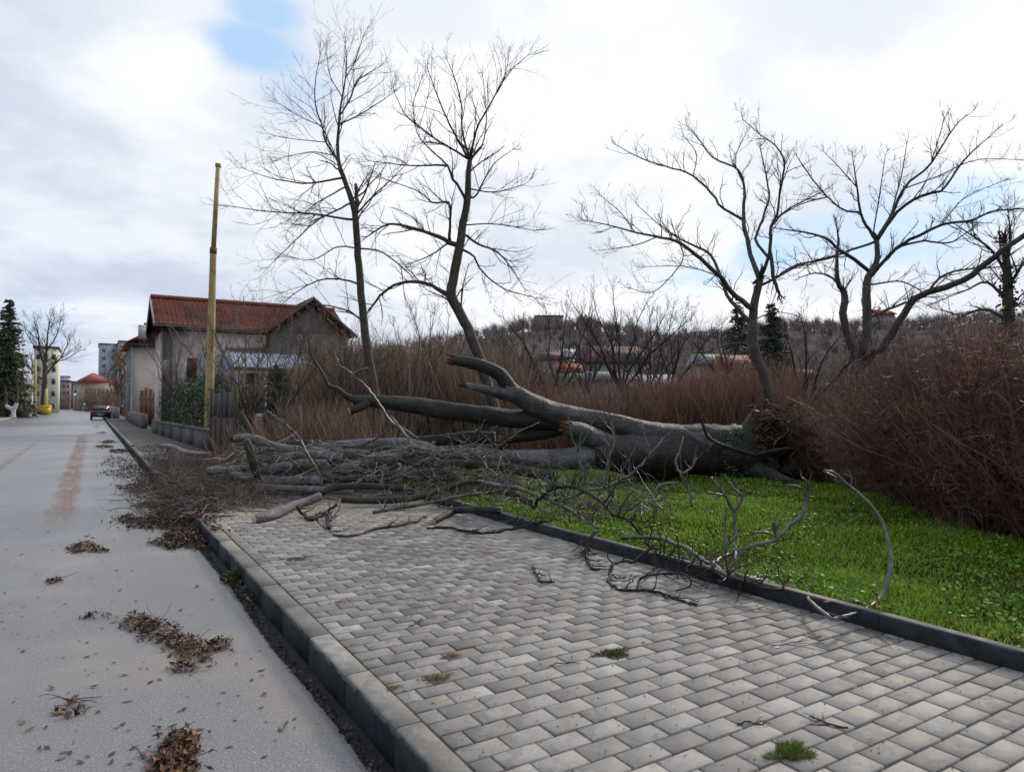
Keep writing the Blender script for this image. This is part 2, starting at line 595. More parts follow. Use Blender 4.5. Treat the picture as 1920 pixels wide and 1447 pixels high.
def bark_material(name, c1, c2, moss=0.0, scale=6.0, rough=0.6, mosscol=(0.05, 0.065, 0.02), bump=0.006, grain='h'):
    m = bpy.data.materials.new(name)
    m.use_nodes = True
    T = NT(m.node_tree)
    bs = T.n['Principled BSDF']
    geo = T.add('ShaderNodeNewGeometry')
    pos = geo.outputs['Position']
    n = T.noise(pos, scale, 6.0, 0.62, 0.4)
    col = T.mix(T.ramp(n, 0.35, 0.65), c1, c2)
    # streaks run along the wood
    cb = T.add('ShaderNodeCombineXYZ')
    sx = T.add('ShaderNodeSeparateXYZ')
    T.put(sx.inputs[0], pos)
    along = T.vmath('DOT_PRODUCT', pos, (math.cos(TH), -math.sin(TH), 0.0), out=1)
    acr = T.vmath('DOT_PRODUCT', pos, (math.sin(TH), math.cos(TH), 0.0), out=1)
    T.put(cb.inputs[0], T.math('MULTIPLY', along, 0.16 if grain == 'h' else 1.0))
    T.put(cb.inputs[1], acr)
    T.put(cb.inputs[2], T.math('MULTIPLY', sx.outputs[2], 1.0 if grain == 'h' else 0.2))
    st = T.noise(cb.outputs[0], scale * 7.0, 5.0, 0.72, 0.6)
    blot = T.ramp(T.noise(T.vmath('ADD', cb.outputs[0], (3, 1, 7)), scale * 0.8, 5.0, 0.65, 0.5), 0.40, 0.62)
    col = T.mix(T.math('MULTIPLY', blot, 0.55), col, tuple(x * y for x, y in zip(c2, (0.95, 0.80, 0.66))))
    col = T.mix(T.math('MULTIPLY', T.ramp(st, 0.47, 0.66), 0.62), col, tuple(x * 0.4 for x in c2))
    lich = T.ramp(T.noise(T.vmath('ADD', pos, (5, 9, 2)), 9.0, 4.0, 0.6), 0.60, 0.68)
    col = T.mix(T.math('MULTIPLY', lich, 0.45), col, tuple(min(0.6, x * 1.7) for x in c1))
    if moss > 0:
        sn = T.add('ShaderNodeSeparateXYZ')
        T.put(sn.inputs[0], geo.outputs['Normal'])
        mk = T.math('MULTIPLY', T.ramp(T.noise(pos, 4.0, 4.0, 0.6), 0.40, 0.6), moss)
        col = T.mix(mk, col, mosscol)
    T.put(bs.inputs['Base Color'], col)
    bs.inputs['Roughness'].default_value = rough
    bs.inputs['Specular IOR Level'].default_value = 0.35
    b = T.add('ShaderNodeBump')
    b.inputs['Distance'].default_value = bump
    vo = T.add('ShaderNodeTexVoronoi', feature='DISTANCE_TO_EDGE')
    warp = T.vmath('ADD', pos, T.vmath('MULTIPLY', (1, 1, 1), (0, 0, 0)))
    T.put(vo.inputs['Vector'], T.vmath('MULTIPLY', warp, (1.0, 1.0, 0.55)))
    vo.inputs['Scale'].default_value = scale * 4.0
    crack = T.ramp(vo.outputs['Distance'], 0.0, 0.10)
    T.put(b.inputs['Height'], T.math('ADD', T.math('ADD', T.math('MULTIPLY', n, 0.9), T.math('MULTIPLY', st, 0.7)), T.math('MULTIPLY', crack, 0.25)))
    T.put(bs.inputs['Normal'], b.outputs[0])
    return m


M_ROAD = road_material()
M_PAV = concrete_material('paver_concrete', 'object', (0.365, 0.345, 0.322))
M_PAV2 = concrete_material('paver_concrete_field', 'island', (0.365, 0.345, 0.322))
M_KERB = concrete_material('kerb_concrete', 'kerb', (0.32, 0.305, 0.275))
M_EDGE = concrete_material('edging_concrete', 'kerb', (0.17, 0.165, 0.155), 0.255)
M_JOINT = mat('joint_sand', (0.028, 0.026, 0.022), (0.045, 0.042, 0.034), scale=9, bump=0.004)
M_GUTTER = mat('gutter_dirt', (0.018, 0.017, 0.015), (0.04, 0.037, 0.033), scale=20, bump=0.02, bscale=60, rough=0.7)
M_SOIL = mat('soil', (0.035, 0.03, 0.018), (0.05, 0.06, 0.02), scale=3, spec=0.0, bump=0.03, bscale=12)
M_EARTH = mat('leafy_earth', (0.06, 0.042, 0.026), (0.035, 0.028, 0.018), scale=2, spec=0.0, bump=0.03, bscale=10)
M_PATH = mat('old_footpath', (0.14, 0.13, 0.12), (0.09, 0.085, 0.08), scale=1.5, bump=0.006, bscale=40, c3=(0.20, 0.17, 0.14), c3scale=0.8)
M_VERGE = mat('verge_grass', (0.075, 0.085, 0.03), (0.12, 0.105, 0.05), scale=2, bump=0.05, bscale=9)
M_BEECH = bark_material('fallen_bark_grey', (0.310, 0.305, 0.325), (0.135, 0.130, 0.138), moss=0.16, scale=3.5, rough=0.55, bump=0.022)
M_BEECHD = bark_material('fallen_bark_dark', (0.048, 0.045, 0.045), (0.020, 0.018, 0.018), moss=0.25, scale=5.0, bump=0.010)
M_BUTT = bark_material('fallen_bark_shaded', (0.075, 0.070, 0.070), (0.026, 0.024, 0.024), moss=0.2, scale=3.0, rough=0.6, bump=0.030)  # darker copy of the bark: the backlit trunk's shade is in its colour
M_BEECHM = bark_material('fallen_bark_mid', (0.155, 0.150, 0.154), (0.060, 0.056, 0.058), moss=0.2, scale=4.0, rough=0.55, bump=0.022)
M_MOSSY = bark_material('mossy_bark', (0.05, 0.046, 0.036), (0.024, 0.022, 0.018), moss=0.6, scale=7.0)
M_TRUNK = bark_material('standing_bark', (0.115, 0.095, 0.078), (0.062, 0.050, 0.042), moss=0.15, scale=7.0, rough=0.75, grain='v')
M_TRUNK2 = bark_material('standing_bark_grey', (0.15, 0.14, 0.128), (0.075, 0.068, 0.06), moss=0.2, scale=7.0, rough=0.75, grain='v')
M_TWIG = mat('twig_bark', (0.085, 0.068, 0.056), (0.045, 0.036, 0.030), scale=4, island=0.25, rough=0.75)
M_TWIGD = mat('dark_twig_bark', (0.042, 0.034, 0.031), (0.022, 0.019, 0.018), scale=4, island=0.25, rough=0.7)
M_TWIGG = mat('grey_twig_bark', (0.150, 0.130, 0.118), (0.050, 0.042, 0.038), scale=11, island=0.5, rough=0.42, spec=0.6)
M_CUT = mat('fresh_cut_wood', (0.62, 0.40, 0.20), (0.48, 0.27, 0.12), scale=14, rough=0.8, bump=0.004, bscale=60)
M_CUTP = mat('pale_cut_wood', (0.62, 0.55, 0.42), (0.5, 0.42, 0.3), scale=14, rough=0.8)
M_TORN = mat('torn_wood', (0.20, 0.10, 0.042), (0.05, 0.026, 0.014), scale=9, rough=0.85, bump=0.02, bscale=30, stretch=(1, 1, 3))

# ================================================================== THE SETTING
PATH_Z, LAWN_Z, EDGE_Z = 0.15, 0.19, 0.25
KX0, KX1, EX0, EX1 = 1.11, 1.235, 4.09, 4.17


def bend(y):
    return np.where(y > 110, -2.3e-4 * (y - 110) ** 2, 0.0)


def strip(x0, x1, ys, z0, z1=None):
    """sheet between two lines along the street, following its bend"""
    ys = np.asarray(ys, float)
    z1 = z0 if z1 is None else z1
    a = np.stack([x0 + bend(ys), ys, np.full_like(ys, z0)], 1)
    b = np.stack([x1 + bend(ys), ys, np.full_like(ys, z1)], 1)
    n = len(ys)
    V = np.empty((2 * n, 3))
    V[0::2], V[1::2] = a, b
    q = [(2 * i, 2 * i + 1, 2 * i + 3, 2 * i + 2) for i in range(n - 1)]
    return V, q


YS = np.concatenate([np.arange(-8, 110, 6.0), np.arange(110, 420, 8.0)])
ey = np.arange(-2.0, 14.0, 0.022)
ex_ = 1.015 + np.cumsum(rng.normal(0, 0.004, len(ey))) * 0.15 + 0.012 * np.sin(ey * 2.3) + rng.normal(0, 0.004, len(ey)) - 0.02 * (rng.random(len(ey)) < 0.02)
ne = len(ey)
rdm = MB().raw(*strip(-7.4, 0.96, YS, 0.0))
rdm.raw(np.vstack([np.column_stack([np.full(ne, 0.96), ey, np.zeros(ne)]), np.column_stack([ex_, ey, np.full(ne, -0.001)]), np.column_stack([ex_ + 0.004, ey, np.full(ne, -0.03)])]),
        [(i, ne + i, ne + i + 1, i + 1) for i in range(ne - 1)] + [(ne + i, 2 * ne + i, 2 * ne + i + 1, ne + i + 1) for i in range(ne - 1)])
rdm.raw(*strip(0.96, 1.02, np.arange(14.0 - 0.022, 420, 8.0), 0.0))
rdm.build('road', M_ROAD, kind='structure')
MB().raw(*strip(0.90, KX0 + 0.01, YS, -0.025)).build('gutter', M_GUTTER, kind='structure')
# the gutter's ragged edge of asphalt crumbs and grit
mb = MB()
n = 1500
gy = rng.uniform(0.2, 12, n)
gp = np.stack([1.02 + np.abs(rng.normal(0, 0.03, n)) - 0.012, gy, np.full(n, -0.012)], 1)
mb.leaves(gp, rng.uniform(0.008, 0.03, n), flat=0.5, asp=0.8, curl=0.6)
mb.build('grit', mat('grit', (0.09, 0.088, 0.085), (0.04, 0.04, 0.04), island=0.5), kind='stuff', label='dark grit and crumbs along the kerb gutter')

g = 900.0
MB().raw([(-g, -60, -0.06), (g, -60, -0.06), (g, 1400, -0.06), (-g, 1400, -0.06)], [(0, 1, 2, 3)]).build('ground', M_EARTH, kind='structure')
MB().raw(*strip(-9.6, -7.52, YS, 0.11)).build('far_footpath', mat('far_path', (0.26, 0.25, 0.23), (0.19, 0.18, 0.17), scale=1.2), kind='structure')
MB().raw(*strip(-60, -9.6, YS, 0.10, 0.08)).build('grass_verge', M_VERGE, kind='structure')
fk = MB()
for i in range(len(YS) - 1):
    y0, y1 = YS[i], YS[i + 1]
    b0, b1 = float(bend(y0)), float(bend(y1))
    fk.raw([(-7.52 + b0, y0, -0.02), (-7.38 + b0, y0, -0.02), (-7.38 + b0, y0, 0.13), (-7.52 + b0, y0, 0.13),
            (-7.52 + b1, y1, -0.02), (-7.38 + b1, y1, -0.02), (-7.38 + b1, y1, 0.13), (-7.52 + b1, y1, 0.13)],
           [(1, 5, 6, 2), (2, 6, 7, 3), (3, 7, 4, 0)])
fk.build('far_kerb', mat('far_kerb_concrete', (0.32, 0.31, 0.29), scale=2), kind='structure')

# ---- brick pavement: joint bed + every paver a raised block
PY0, PY1 = 0.15, 11.6
bed = MB()
bed.box((KX1 + 0.002, -8, -0.05), (EX0 - 0.002, PY1, PATH_Z - 0.02))
pavement = bed.build('pavement', M_JOINT, kind='structure')
PL, PW, GAP = 0.207, 0.122, 0.0105


def paver_mesh(L, W, b=0.0028):
    m = MB().box((-L / 2, -W / 2, -0.05), (L / 2, W / 2, 0.0), bev=b)
    me_o = m.build('paver', M_PAV)
    me = me_o.data
    bpy.data.objects.remove(me_o)
    return me


pav_me = {}
pieces = []
row = 0
y = PY0
X0, X1 = KX1 + 0.006, EX0 - 0.004
while y < PY1:
    x = X0 - (PL * 0.5 if row % 2 else 0.0)
    while x < X1 - 0.02:
        a, b_ = max(x, X0), min(x + PL, X1)
        if b_ - a > 0.03:
            pieces.append(((a + b_) / 2, y + PW / 2, round(b_ - a - GAP, 3), PW - GAP))
        x += PL
    y += PW
    row += 1
scored = []
for i, (cx, cy, L, W) in enumerate(pieces):
    us, vs, ds = proj(np.array([(cx - L / 2, cy - W / 2, PATH_Z), (cx + L / 2, cy - W / 2, PATH_Z), (cx + L / 2, cy + W / 2, PATH_Z), (cx - L / 2, cy + W / 2, PATH_Z)]))
    inside = ((us > 0) & (us < 1920) & (vs < 1447) & (ds > 0.2)).mean()
    ar = 0.5 * abs(np.dot(us, np.roll(vs, 1)) - np.dot(vs, np.roll(us, 1))) if ds.min() > 0.2 else 0
    scored.append((ar * inside, i))
scored.sort(reverse=True)
near = {i for s, i in scored[:300] if s > 0}
field = MB()
for i, (cx, cy, L, W) in enumerate(pieces):
    dz = float(rng.normal(0, 0.0013))
    rx, ry, rz = rng.normal(0, 0.006), rng.normal(0, 0.005), rng.normal(0, 0.007)
    if i in near:
        key = L
        if key not in pav_me:
            pav_me[key] = paver_mesh(L, W)
        o = link('paver', pav_me[key], pavement)
        o.location = (cx, cy, PATH_Z + dz)
        o.rotation_euler = (rx, ry, rz)
    else:
        a = np.array([[math.cos(rz), math.sin(rz), ry], [-math.sin(rz), math.cos(rz), rx], [-ry, -rx, 1]])
        field.box((-L / 2, -W / 2, -0.05), (L / 2, W / 2, 0), ax=a, org=(cx, cy, PATH_Z + dz), bev=0.0028)
field.build('paver_field', M_PAV2, pavement, kind='stuff')

# grit, sand and crumbs lying on the bricks and in the joints
n = 2600
gx = rng.uniform(X0, X1, n)
gy = 0.6 + rng.gamma(1.6, 2.4, n)
kp = gy < PY1
MB().leaves(np.column_stack([gx, gy, np.full(n, PATH_Z + 0.001)])[kp], rng.uniform(0.003, 0.013, kp.sum()), flat=0.8, asp=0.7, curl=0.5).build('path_grit', mat('path_grit', (0.16, 0.12, 0.085), (0.06, 0.05, 0.04), scale=3, island=0.8), kind='stuff', label='fine grit and crumbs strewn over the brick paving')

# ---- kerb stones
kerb = MB().box((KX0 + 0.02, -8, -0.2), (KX1 - 0.006, 150, 0.11)).build('kerb', M_JOINT, kind='structure')
KL = 0.665


def kerb_mesh():
    w = KX1 - KX0
    prof = [(0, -0.15), (0, 0.128), (0.006, 0.143), (0.02, 0.15), (w - 0.004, 0.15), (w, 0.146), (w, -0.15)]
    a = [(x, 0.006, z) for x, z in prof]
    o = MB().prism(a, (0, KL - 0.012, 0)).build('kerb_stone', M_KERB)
    me = o.data
    bpy.data.objects.remove(o)
    return me


kme = kerb_mesh()
# a joint shows where the photo has one (pixel 747, 1363)
yj = gnd(747, 1363, 0.15)[1]
k0 = yj - 3 * KL
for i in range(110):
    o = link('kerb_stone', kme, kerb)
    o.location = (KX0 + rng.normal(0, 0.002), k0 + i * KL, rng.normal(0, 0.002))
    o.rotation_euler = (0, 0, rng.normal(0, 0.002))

# ---- concrete edging of the lawn
edging = MB().box((EX0 + 0.012, -8, -0.2), (EX1 - 0.01, 13, 0.22)).build('lawn_edging', M_JOINT, kind='structure')
w = EX1 - EX0
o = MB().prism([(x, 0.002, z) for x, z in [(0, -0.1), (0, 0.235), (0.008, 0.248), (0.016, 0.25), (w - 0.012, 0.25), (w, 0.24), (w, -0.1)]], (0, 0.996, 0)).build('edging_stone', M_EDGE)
eme = o.data
bpy.data.objects.remove(o)
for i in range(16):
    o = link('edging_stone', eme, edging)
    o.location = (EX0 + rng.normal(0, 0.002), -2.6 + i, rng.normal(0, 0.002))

# ---- lawn ground and the earth behind, one uneven sheet each


def hmap(x, y):
    return 0.025 * np.sin(x * 1.7 + 0.6 * y) + 0.02 * np.sin(y * 2.3 - x) + 0.012 * np.sin(5.1 * x + 3 * y)


def sheet(name, xs, ys, zf, m, **props):
    gx, gy = np.meshgrid(xs, ys, indexing='ij')
    V = np.stack([gx, gy, zf(gx, gy)], -1).reshape(-1, 3)
    ny = len(ys)
    q = [(i * ny + j, (i + 1) * ny + j, (i + 1) * ny + j + 1, i * ny + j + 1) for i in range(len(xs) - 1) for j in range(ny - 1)]
    return MB().raw(V, q).build(name, m, smooth=True, **props)


sheet('lawn', np.arange(EX1 - 0.005, 16, 0.16), np.arange(-6, 13.2, 0.16), lambda x, y: LAWN_Z + hmap(x, y) * np.clip((x - EX1) * 2, 0, 1), M_SOIL, kind='structure')
MB().raw(*strip(KX1, 3.1, np.arange(11.6, 160, 6.0), 0.13)).build('old_footpath', M_PATH, kind='structure')
sheet('garden_earth', np.arange(3.1, 62, 2.0), np.arange(13.0, 120, 2.0), lambda x, y: 0.14 + 0.05 * np.sin(x) * np.sin(y * .7), M_EARTH, kind='structure')

# ---- the wooded hill behind (heights follow the skyline)
HU = np.array([-200, 300, 560, 700, 800, 900, 1000, 1100, 1180, 1250, 1330, 1400, 1470, 1600, 1750, 1920, 2300, 2800])
HV = np.array([745, 735, 700, 655, 632, 615, 603, 603, 615, 628, 618, 603, 590, 592, 592, 585, 580, 600])


def hill_top(az):
    u = CU + F * np.tan(np.clip(az, -1.2, 1.2))
    return np.interp(u, HU, HV)


def hill_z(x, y):
    q = np.stack([x, y, np.zeros_like(x)], -1)
    d = np.maximum(q @ np.array([FW[0], FW[1], 0]), 1.0)
    l = q @ RT
    az = np.arctan2(l, d)
    vtop = hill_top(az)
    D = 185.0
    H = (758 - vtop) / F * D + 1.5 - 3.2
    s = np.clip((d - 70) / (D - 70), 0, 1)
    s = s * s * (3 - 2 * s)
    t = np.clip((d - D) / 300, 0, 1)
    return np.maximum(H, 0.3) * s * (1 - 0.35 * t) + 1.5 * np.sin(x * 0.05) * np.sin(y * 0.043) * s - 0.1


hl = np.concatenate([np.arange(60, 200, 7.0), np.arange(200, 520, 25.0)])
ha = np.linspace(-0.36, 0.86, 110)
gd, ga = np.meshgrid(hl, ha, indexing='ij')
gl = gd * np.tan(ga)
HX = gd * math.sin(TH) + gl * math.cos(TH)
HY = gd * math.cos(TH) - gl * math.sin(TH)
V = np.stack([HX, HY, hill_z(HX, HY)], -1).reshape(-1, 3)
na = len(ha)
q = [(i * na + j, i * na + j + 1, (i + 1) * na + j + 1, (i + 1) * na + j) for i in range(len(hl) - 1) for j in range(na - 1)]
MB().raw(V, q).build('hill', mat('hill_earth', (0.17, 0.14, 0.125), (0.115, 0.098, 0.088), scale=0.06, spec=0.0), smooth=True, kind='structure')

# ================================================================== GROWING THINGS


def polyline(pts, K):
    """resample a polyline with a Catmull-Rom flow to K points; columns beyond xyz ride along"""
    p = np.asarray(pts, float)
    if len(p) == 2:
        t = np.linspace(0, 1, K)[:, None]
        return p[0] * (1 - t) + p[1] * t
    ext = np.vstack([2 * p[0] - p[1], p, 2 * p[-1] - p[-2]])
    seg = np.linalg.norm(np.diff(p[:, :3], axis=0), axis=1)
    cum = np.concatenate([[0], np.cumsum(seg)])
    out = []
    for s in np.linspace(0, cum[-1], K):
        i = min(np.searchsorted(cum, s, side='right') - 1, len(p) - 2)
        t = (s - cum[i]) / max(seg[i], 1e-9)
        a, b, c, d = ext[i], ext[i + 1], ext[i + 2], ext[i + 3]
        out.append(0.5 * ((2 * b) + (-a + c) * t + (2 * a - 5 * b + 4 * c - d) * t * t + (-a + 3 * b - 3 * c + d) * t ** 3))
    return np.array(out)


def grow(P, D, L, R, K=5, wig=0.15, trop=0.0, tip=0.25, pull=None):
    """grow one level of branches: start P, direction D, length L, radius R"""
    N = len(P)
    pts = np.empty((N, K, 3))
    pts[:, 0] = P
    d = nrm(D)
    st = (L / (K - 1))[:, None]
    for k in range(1, K):
        d = nrm(d + rng.normal(0, wig, (N, 3)) + np.array([0, 0, trop]))
        pts[:, k] = pts[:, k - 1] + d * st
    rad = R[:, None] * np.linspace(1, tip, K)[None]
    return pts, rad


def spawn(pts, rad, per, lo=0.2, hi=1.0, ang=0.8, lr=(0.35, 0.65), rr=0.6, up=0.0, length=None, rmin=0.0):
    """children of each branch: returns start, direction, length, radius"""
    N, K, _ = pts.shape
    idx = np.repeat(np.arange(N), per)
    t = rng.uniform(lo, hi, len(idx)) * (K - 1)
    i = np.minimum(t.astype(int), K - 2)
    f = (t - i)[:, None]
    P = pts[idx, i] * (1 - f) + pts[idx, i + 1] * f
    T = nrm(pts[idx, i + 1] - pts[idx, i])
    r = rad[idx, i] * (1 - f[:, 0]) + rad[idx, i + 1] * f[:, 0]
    s = nrm(np.cross(T, rng.normal(0, 1, (len(idx), 3))))
    a = ang * rng.uniform(0.6, 1.3, len(idx))[:, None]
    D = nrm(T * np.cos(a) + s * np.sin(a) + np.array([0, 0, up]))
    if length is None:
        bl = np.linalg.norm(np.diff(pts, axis=1), axis=2).sum(1)[idx]
        L = bl * rng.uniform(lr[0], lr[1], len(idx)) * (1.15 - 0.6 * t / (K - 1))
    else:
        L = rng.uniform(length[0], length[1], len(idx))
    return P, D, L, np.maximum(r * rr, rmin)


class Tree:
    """a bare tree from limbs traced at a real depth, with twigs grown in three dimensions"""
    def __init__(self, name, base_d, label, material, twig_mat, category='tree', group=None, spread=0.5, k=1.0):
        self.d = base_d
        self.k = k
        self.limbs = []
        self.known = []
        self.name, self.label, self.m, self.tm, self.cat, self.group = name, label, material, twig_mat, category, group
        self.spread = spread

    def limb(self, px, part='limb', dd=None, K=None):
        """px: (u, v, radius px); dd: change of depth along the limb"""
        px = np.asarray(px, float)
        if self.known:
            kn = np.array(self.known)
            i = np.argmin((kn[:, 0] - px[0, 0]) ** 2 + (kn[:, 1] - px[0, 1]) ** 2)
            d0 = kn[i, 2]
            px = px.copy()
            px[0, :2] = kn[i, :2]
        else:
            d0 = self.d
        ext = np.hypot(px[-1, 0] - px[0, 0], px[-1, 1] - px[0, 1]) * self.d / F
        if dd is None:
            dd = rng.uniform(-self.spread, self.spread) * ext
        seg = np.concatenate([[0], np.cumsum(np.hypot(np.diff(px[:, 0]), np.diff(px[:, 1])))])
        ds = d0 + dd * seg / seg[-1]
        pts = np.array([np.append(at(u, v, d), self.k * (r if r > 8 else r * (0.66 + 0.0425 * r)) * d / F) for (u, v, r), d in zip(px, ds)])
        K = K or max(6, int(len(px) * 3))
        pl = polyline(pts, K)
        pl[1:-1, :3] += rng.normal(0, 0.06 if pl[:, 3].max() > 0.09 else 0.2, (K - 2, 3)) * pl[1:-1, 3:4]
        self.limbs.append((part, pl))
        dl = polyline(np.column_stack([px[:, 0], px[:, 1], ds, ds]), K)
        self.known += [tuple(r[:3]) for r in dl]
        return self

    def finish(self, dens=5.0, levels=3, length=(0.4, 1.3), up=0.25, trop=0.05, wig=0.16, rtw=0.006, ang=0.8, per=(3, 3), bare_below=0.0, tipb=True):
        base = self.limbs[0][1][0, :3]
        root = thing(self.name, base, self.label, self.cat, self.group)
        tw = MB()
        for i, (part, pl) in enumerate(self.limbs):
            s = 12 if pl[:, 3].max() > 0.06 else 7
            MB().tubes(pl[:, :3], pl[:, 3], s, cap=True, lump=0.012 if s > 8 else 0.0).build(part, self.m, root, smooth=True)
        # level-1 shoots on all limbs
        Ps, Ds, Ls, Rs = [], [], [], []
        for i, (part, pl) in enumerate(self.limbs):
            P = pl[:, :3]
            ln = np.linalg.norm(np.diff(P, axis=0), axis=1).sum()
            n = max(1, int(ln * dens))
            if part in ('trunk', 'broken_stub', 'stem'):
                n = int(n * 0.45)
            lo = 0.15 if part != 'trunk' else 0.45
            if n == 0:
                continue
            a = spawn(P[None], pl[None, :, 3], n, lo, 1.0, ang, length=length, rr=0.5, up=up, rmin=rtw)
            k = np.clip(1.25 - 0.5 * rng.random(n), 0.3, 1.3)
            if bare_below:
                keep = a[0][:, 2] > bare_below
                a = tuple(x[keep] for x in a)
                k = k[keep]
            Ps.append(a[0]); Ds.append(a[1]); Ls.append(a[2] * k); Rs.append(np.minimum(a[3], a[2] * 0.016 + rtw))
            if tipb and part not in ('broken_stub',):
                e = P[-1][None].repeat(4, 0)
                dirn = nrm(nrm((P[-1] - P[-3])[None]) + rng.normal(0, 0.35, (4, 3)))
                Ps.append(e); Ds.append(dirn); Ls.append(rng.uniform(length[0], length[1], 4) * 0.5); Rs.append(np.full(4, max(rtw, pl[-1, 3] * 0.7)))
        P, D, L, R = map(np.concatenate, (Ps, Ds, Ls, Rs))
        a, r = grow(P, D, L, R, 6, wig, trop, 0.4)
        tw.tubes(a, r, 4)
        for lv in range(levels - 1):
            c = spawn(a, r, per[min(lv, len(per) - 1)], 0.2, 1.0, ang * 0.85, (0.3, 0.62), 0.62, up * 0.6, rmin=rtw * (0.6 if lv else 0.75))
            a, r = grow(*c, 4 if lv else 5, wig, trop, 0.45)
            tw.tubes(a, r, 3)
        tw.build('twigs', self.tm, root, kind='stuff')
        return root


# ---- lawn grass: bent blades and small broad leaves, thinner under the trunk
def lawn_points(n, x0, x1, y0, y1, near_bias=True):
    P = np.column_stack([rng.uniform(x0, x1, n), rng.uniform(y0, y1, n)])
    d = P[:, 0] * math.sin(TH) + P[:, 1] * math.cos(TH)
    l = P[:, 0] * math.cos(TH) - P[:, 1] * math.sin(TH)
    u = CU + F * l / np.maximum(d, .1)
    keep = (d > 2.0) & (u > 700) & (u < 2080) & (d < 14)
    if near_bias:
        keep &= rng.random(n) < np.clip(5.2 / np.maximum(d, .1), 0.22, 1) ** 1.3
    return P[keep]


def patch(P, s=1.0, o=0.0):
    x, y = P[:, 0] * s + o, P[:, 1] * s
    return 0.5 + 0.25 * np.sin(2.1 * x + 1.3 * np.sin(1.7 * y)) + 0.25 * np.sin(2.7 * y - 1.1 * x + 1.5 * np.sin(0.9 * x))


def grass():
    mb = MB()
    P = lawn_points(560000, EX1 + 0.02, 14, -2, 12.5)
    pt = patch(P)
    P = P[rng.random(len(P)) < 0.35 + 0.65 * pt]
    pt = patch(P)
    n = len(P)
    z = LAWN_Z + hmap(P[:, 0], P[:, 1]) * np.clip((P[:, 0] - EX1) * 2, 0, 1) - 0.01
    h = rng.uniform(0.025, 0.075, n) * (0.6 + 0.9 * pt)
    w = rng.uniform(0.0020, 0.0042, n) * (1 + 0.10 * np.hypot(P[:, 0], P[:, 1]))
    az = rng.uniform(0, 2 * np.pi, n)
    lean = rng.uniform(0.2, 1.1, n)
    side = np.stack([np.cos(az), np.sin(az), np.zeros(n)], 1)
    fw = np.stack([-np.sin(az), np.cos(az), np.zeros(n)], 1)
    B = np.column_stack([P, z])
    up = np.array([0, 0, 1.0])
    m1 = B + up * (h * 0.6)[:, None] + fw * (h * lean * 0.35)[:, None]
    tp = B + up * (h * (1.0 - 0.25 * lean))[:, None] + fw * (h * lean)[:, None]
    sw = side * w[:, None]
    V = np.stack([B - sw, B + sw, m1 + sw * 0.8, m1 - sw * 0.8, tp], 1).reshape(-1, 3)
    o = (np.arange(n) * 5)[:, None]
    mb.raw(V, o + np.array([[0, 1, 2, 3]]), o + np.array([[3, 2, 4]]))
    m = mat('grass_blades', (0.145, 0.305, 0.016), (0.250, 0.400, 0.030), scale=1.6, island=0.5, rough=0.45, spec=0.35, c3=(0.36, 0.40, 0.06), c3scale=1.9, c3lo=0.56, c3hi=0.74, trans=0.45)
    mb.build('grass', m, kind='stuff', label='bright green lawn grass behind the concrete edging')
    # clover and weeds
    P = lawn_points(110000, EX1 + 0.02, 13, -2, 12)
    pt = patch(P, 1.3, 4.0)
    P = P[rng.random(len(P)) < np.clip(pt * 1.6 - 0.5, 0, 1)]
    n = len(P)
    z = LAWN_Z + hmap(P[:, 0], P[:, 1]) + rng.uniform(0.01, 0.065, n)
    mb = MB()
    mb.leaves(np.column_stack([P, z]), rng.uniform(0.018, 0.045, n), flat=0.62, asp=0.8, curl=0.3)
    m = mat('weed_leaves', (0.11, 0.24, 0.024), (0.19, 0.34, 0.038), scale=2.0, island=0.5, rough=0.45, c3=(0.42, 0.43, 0.07), c3scale=3.0, c3lo=0.6, c3hi=0.72, trans=0.3)
    mb.build('lawn_weeds', m, kind='stuff', label='small broad weed leaves growing through the lawn')


grass()

# ================================================================== THE FALLEN TREE, LOGS AND BRANCHES


def ground_z(P):
    x, y = P[0], P[1]
    if x < KX0:
        return 0.0
    if x < EX0 - 0.02 or y > 12.9:
        return PATH_Z
    if x < EX1 + 0.03:
        return EDGE_Z
    return LAWN_Z + 0.02


def atz(u, v, d, r):
    """the point at pixel (u, v): at depth d, or nearer where it rests on the ground"""
    P = at(u, v, d)
    for _ in range(3):
        zmin = ground_z(P) + r * 0.92
        if P[2] < zmin:
            P = gnd(u, v, zmin)
    return P


def path3(px, d0, d1=None, K=None):
    """(u, v, r px) list and depths -> resampled x y z r"""
    n = len(px)
    ds = np.linspace(d0, d1 if d1 is not None else d0, n) if np.isscalar(d0) else np.asarray(d0, float)
    pts = []
    for (u, v, r), d in zip(px, ds):
        rr = r * d / F
        pts.append(np.append(atz(u, v, d, rr), rr))
    return polyline(pts, K or max(8, n * 3))


def end_disc(pl, end, k=14, bulge=0.03):
    """a sawn face: a shallow disc that closes the end of a tube"""
    i, j = (0, 1) if end == 0 else (-1, -2)
    c, t = pl[i, :3], nrm(pl[i, :3] - pl[j, :3])
    r = pl[i, 3]
    a = nrm(np.cross(t, np.array([0.3, 0.1, 0.9])))
    b = np.cross(t, a)
    an = np.arange(k) * 2 * np.pi / k
    ring = lambda rr, off: c + t * off + (np.outer(np.cos(an), a) + np.outer(np.sin(an), b)) * rr
    V = np.vstack([ring(r * 1.0, -0.004), ring(r * 0.97, 0.004), ring(r * 0.5, 0.004 + bulge * r), (c + t * (0.004 + bulge * r * 1.3))[None]])
    q = [(m * k + i, m * k + (i + 1) % k, (m + 1) * k + (i + 1) % k, (m + 1) * k + i) for m in range(2) for i in range(k)]
    tr = [(2 * k + i, 2 * k + (i + 1) % k, 3 * k) for i in range(k)]
    return MB().raw(V, q, tr)


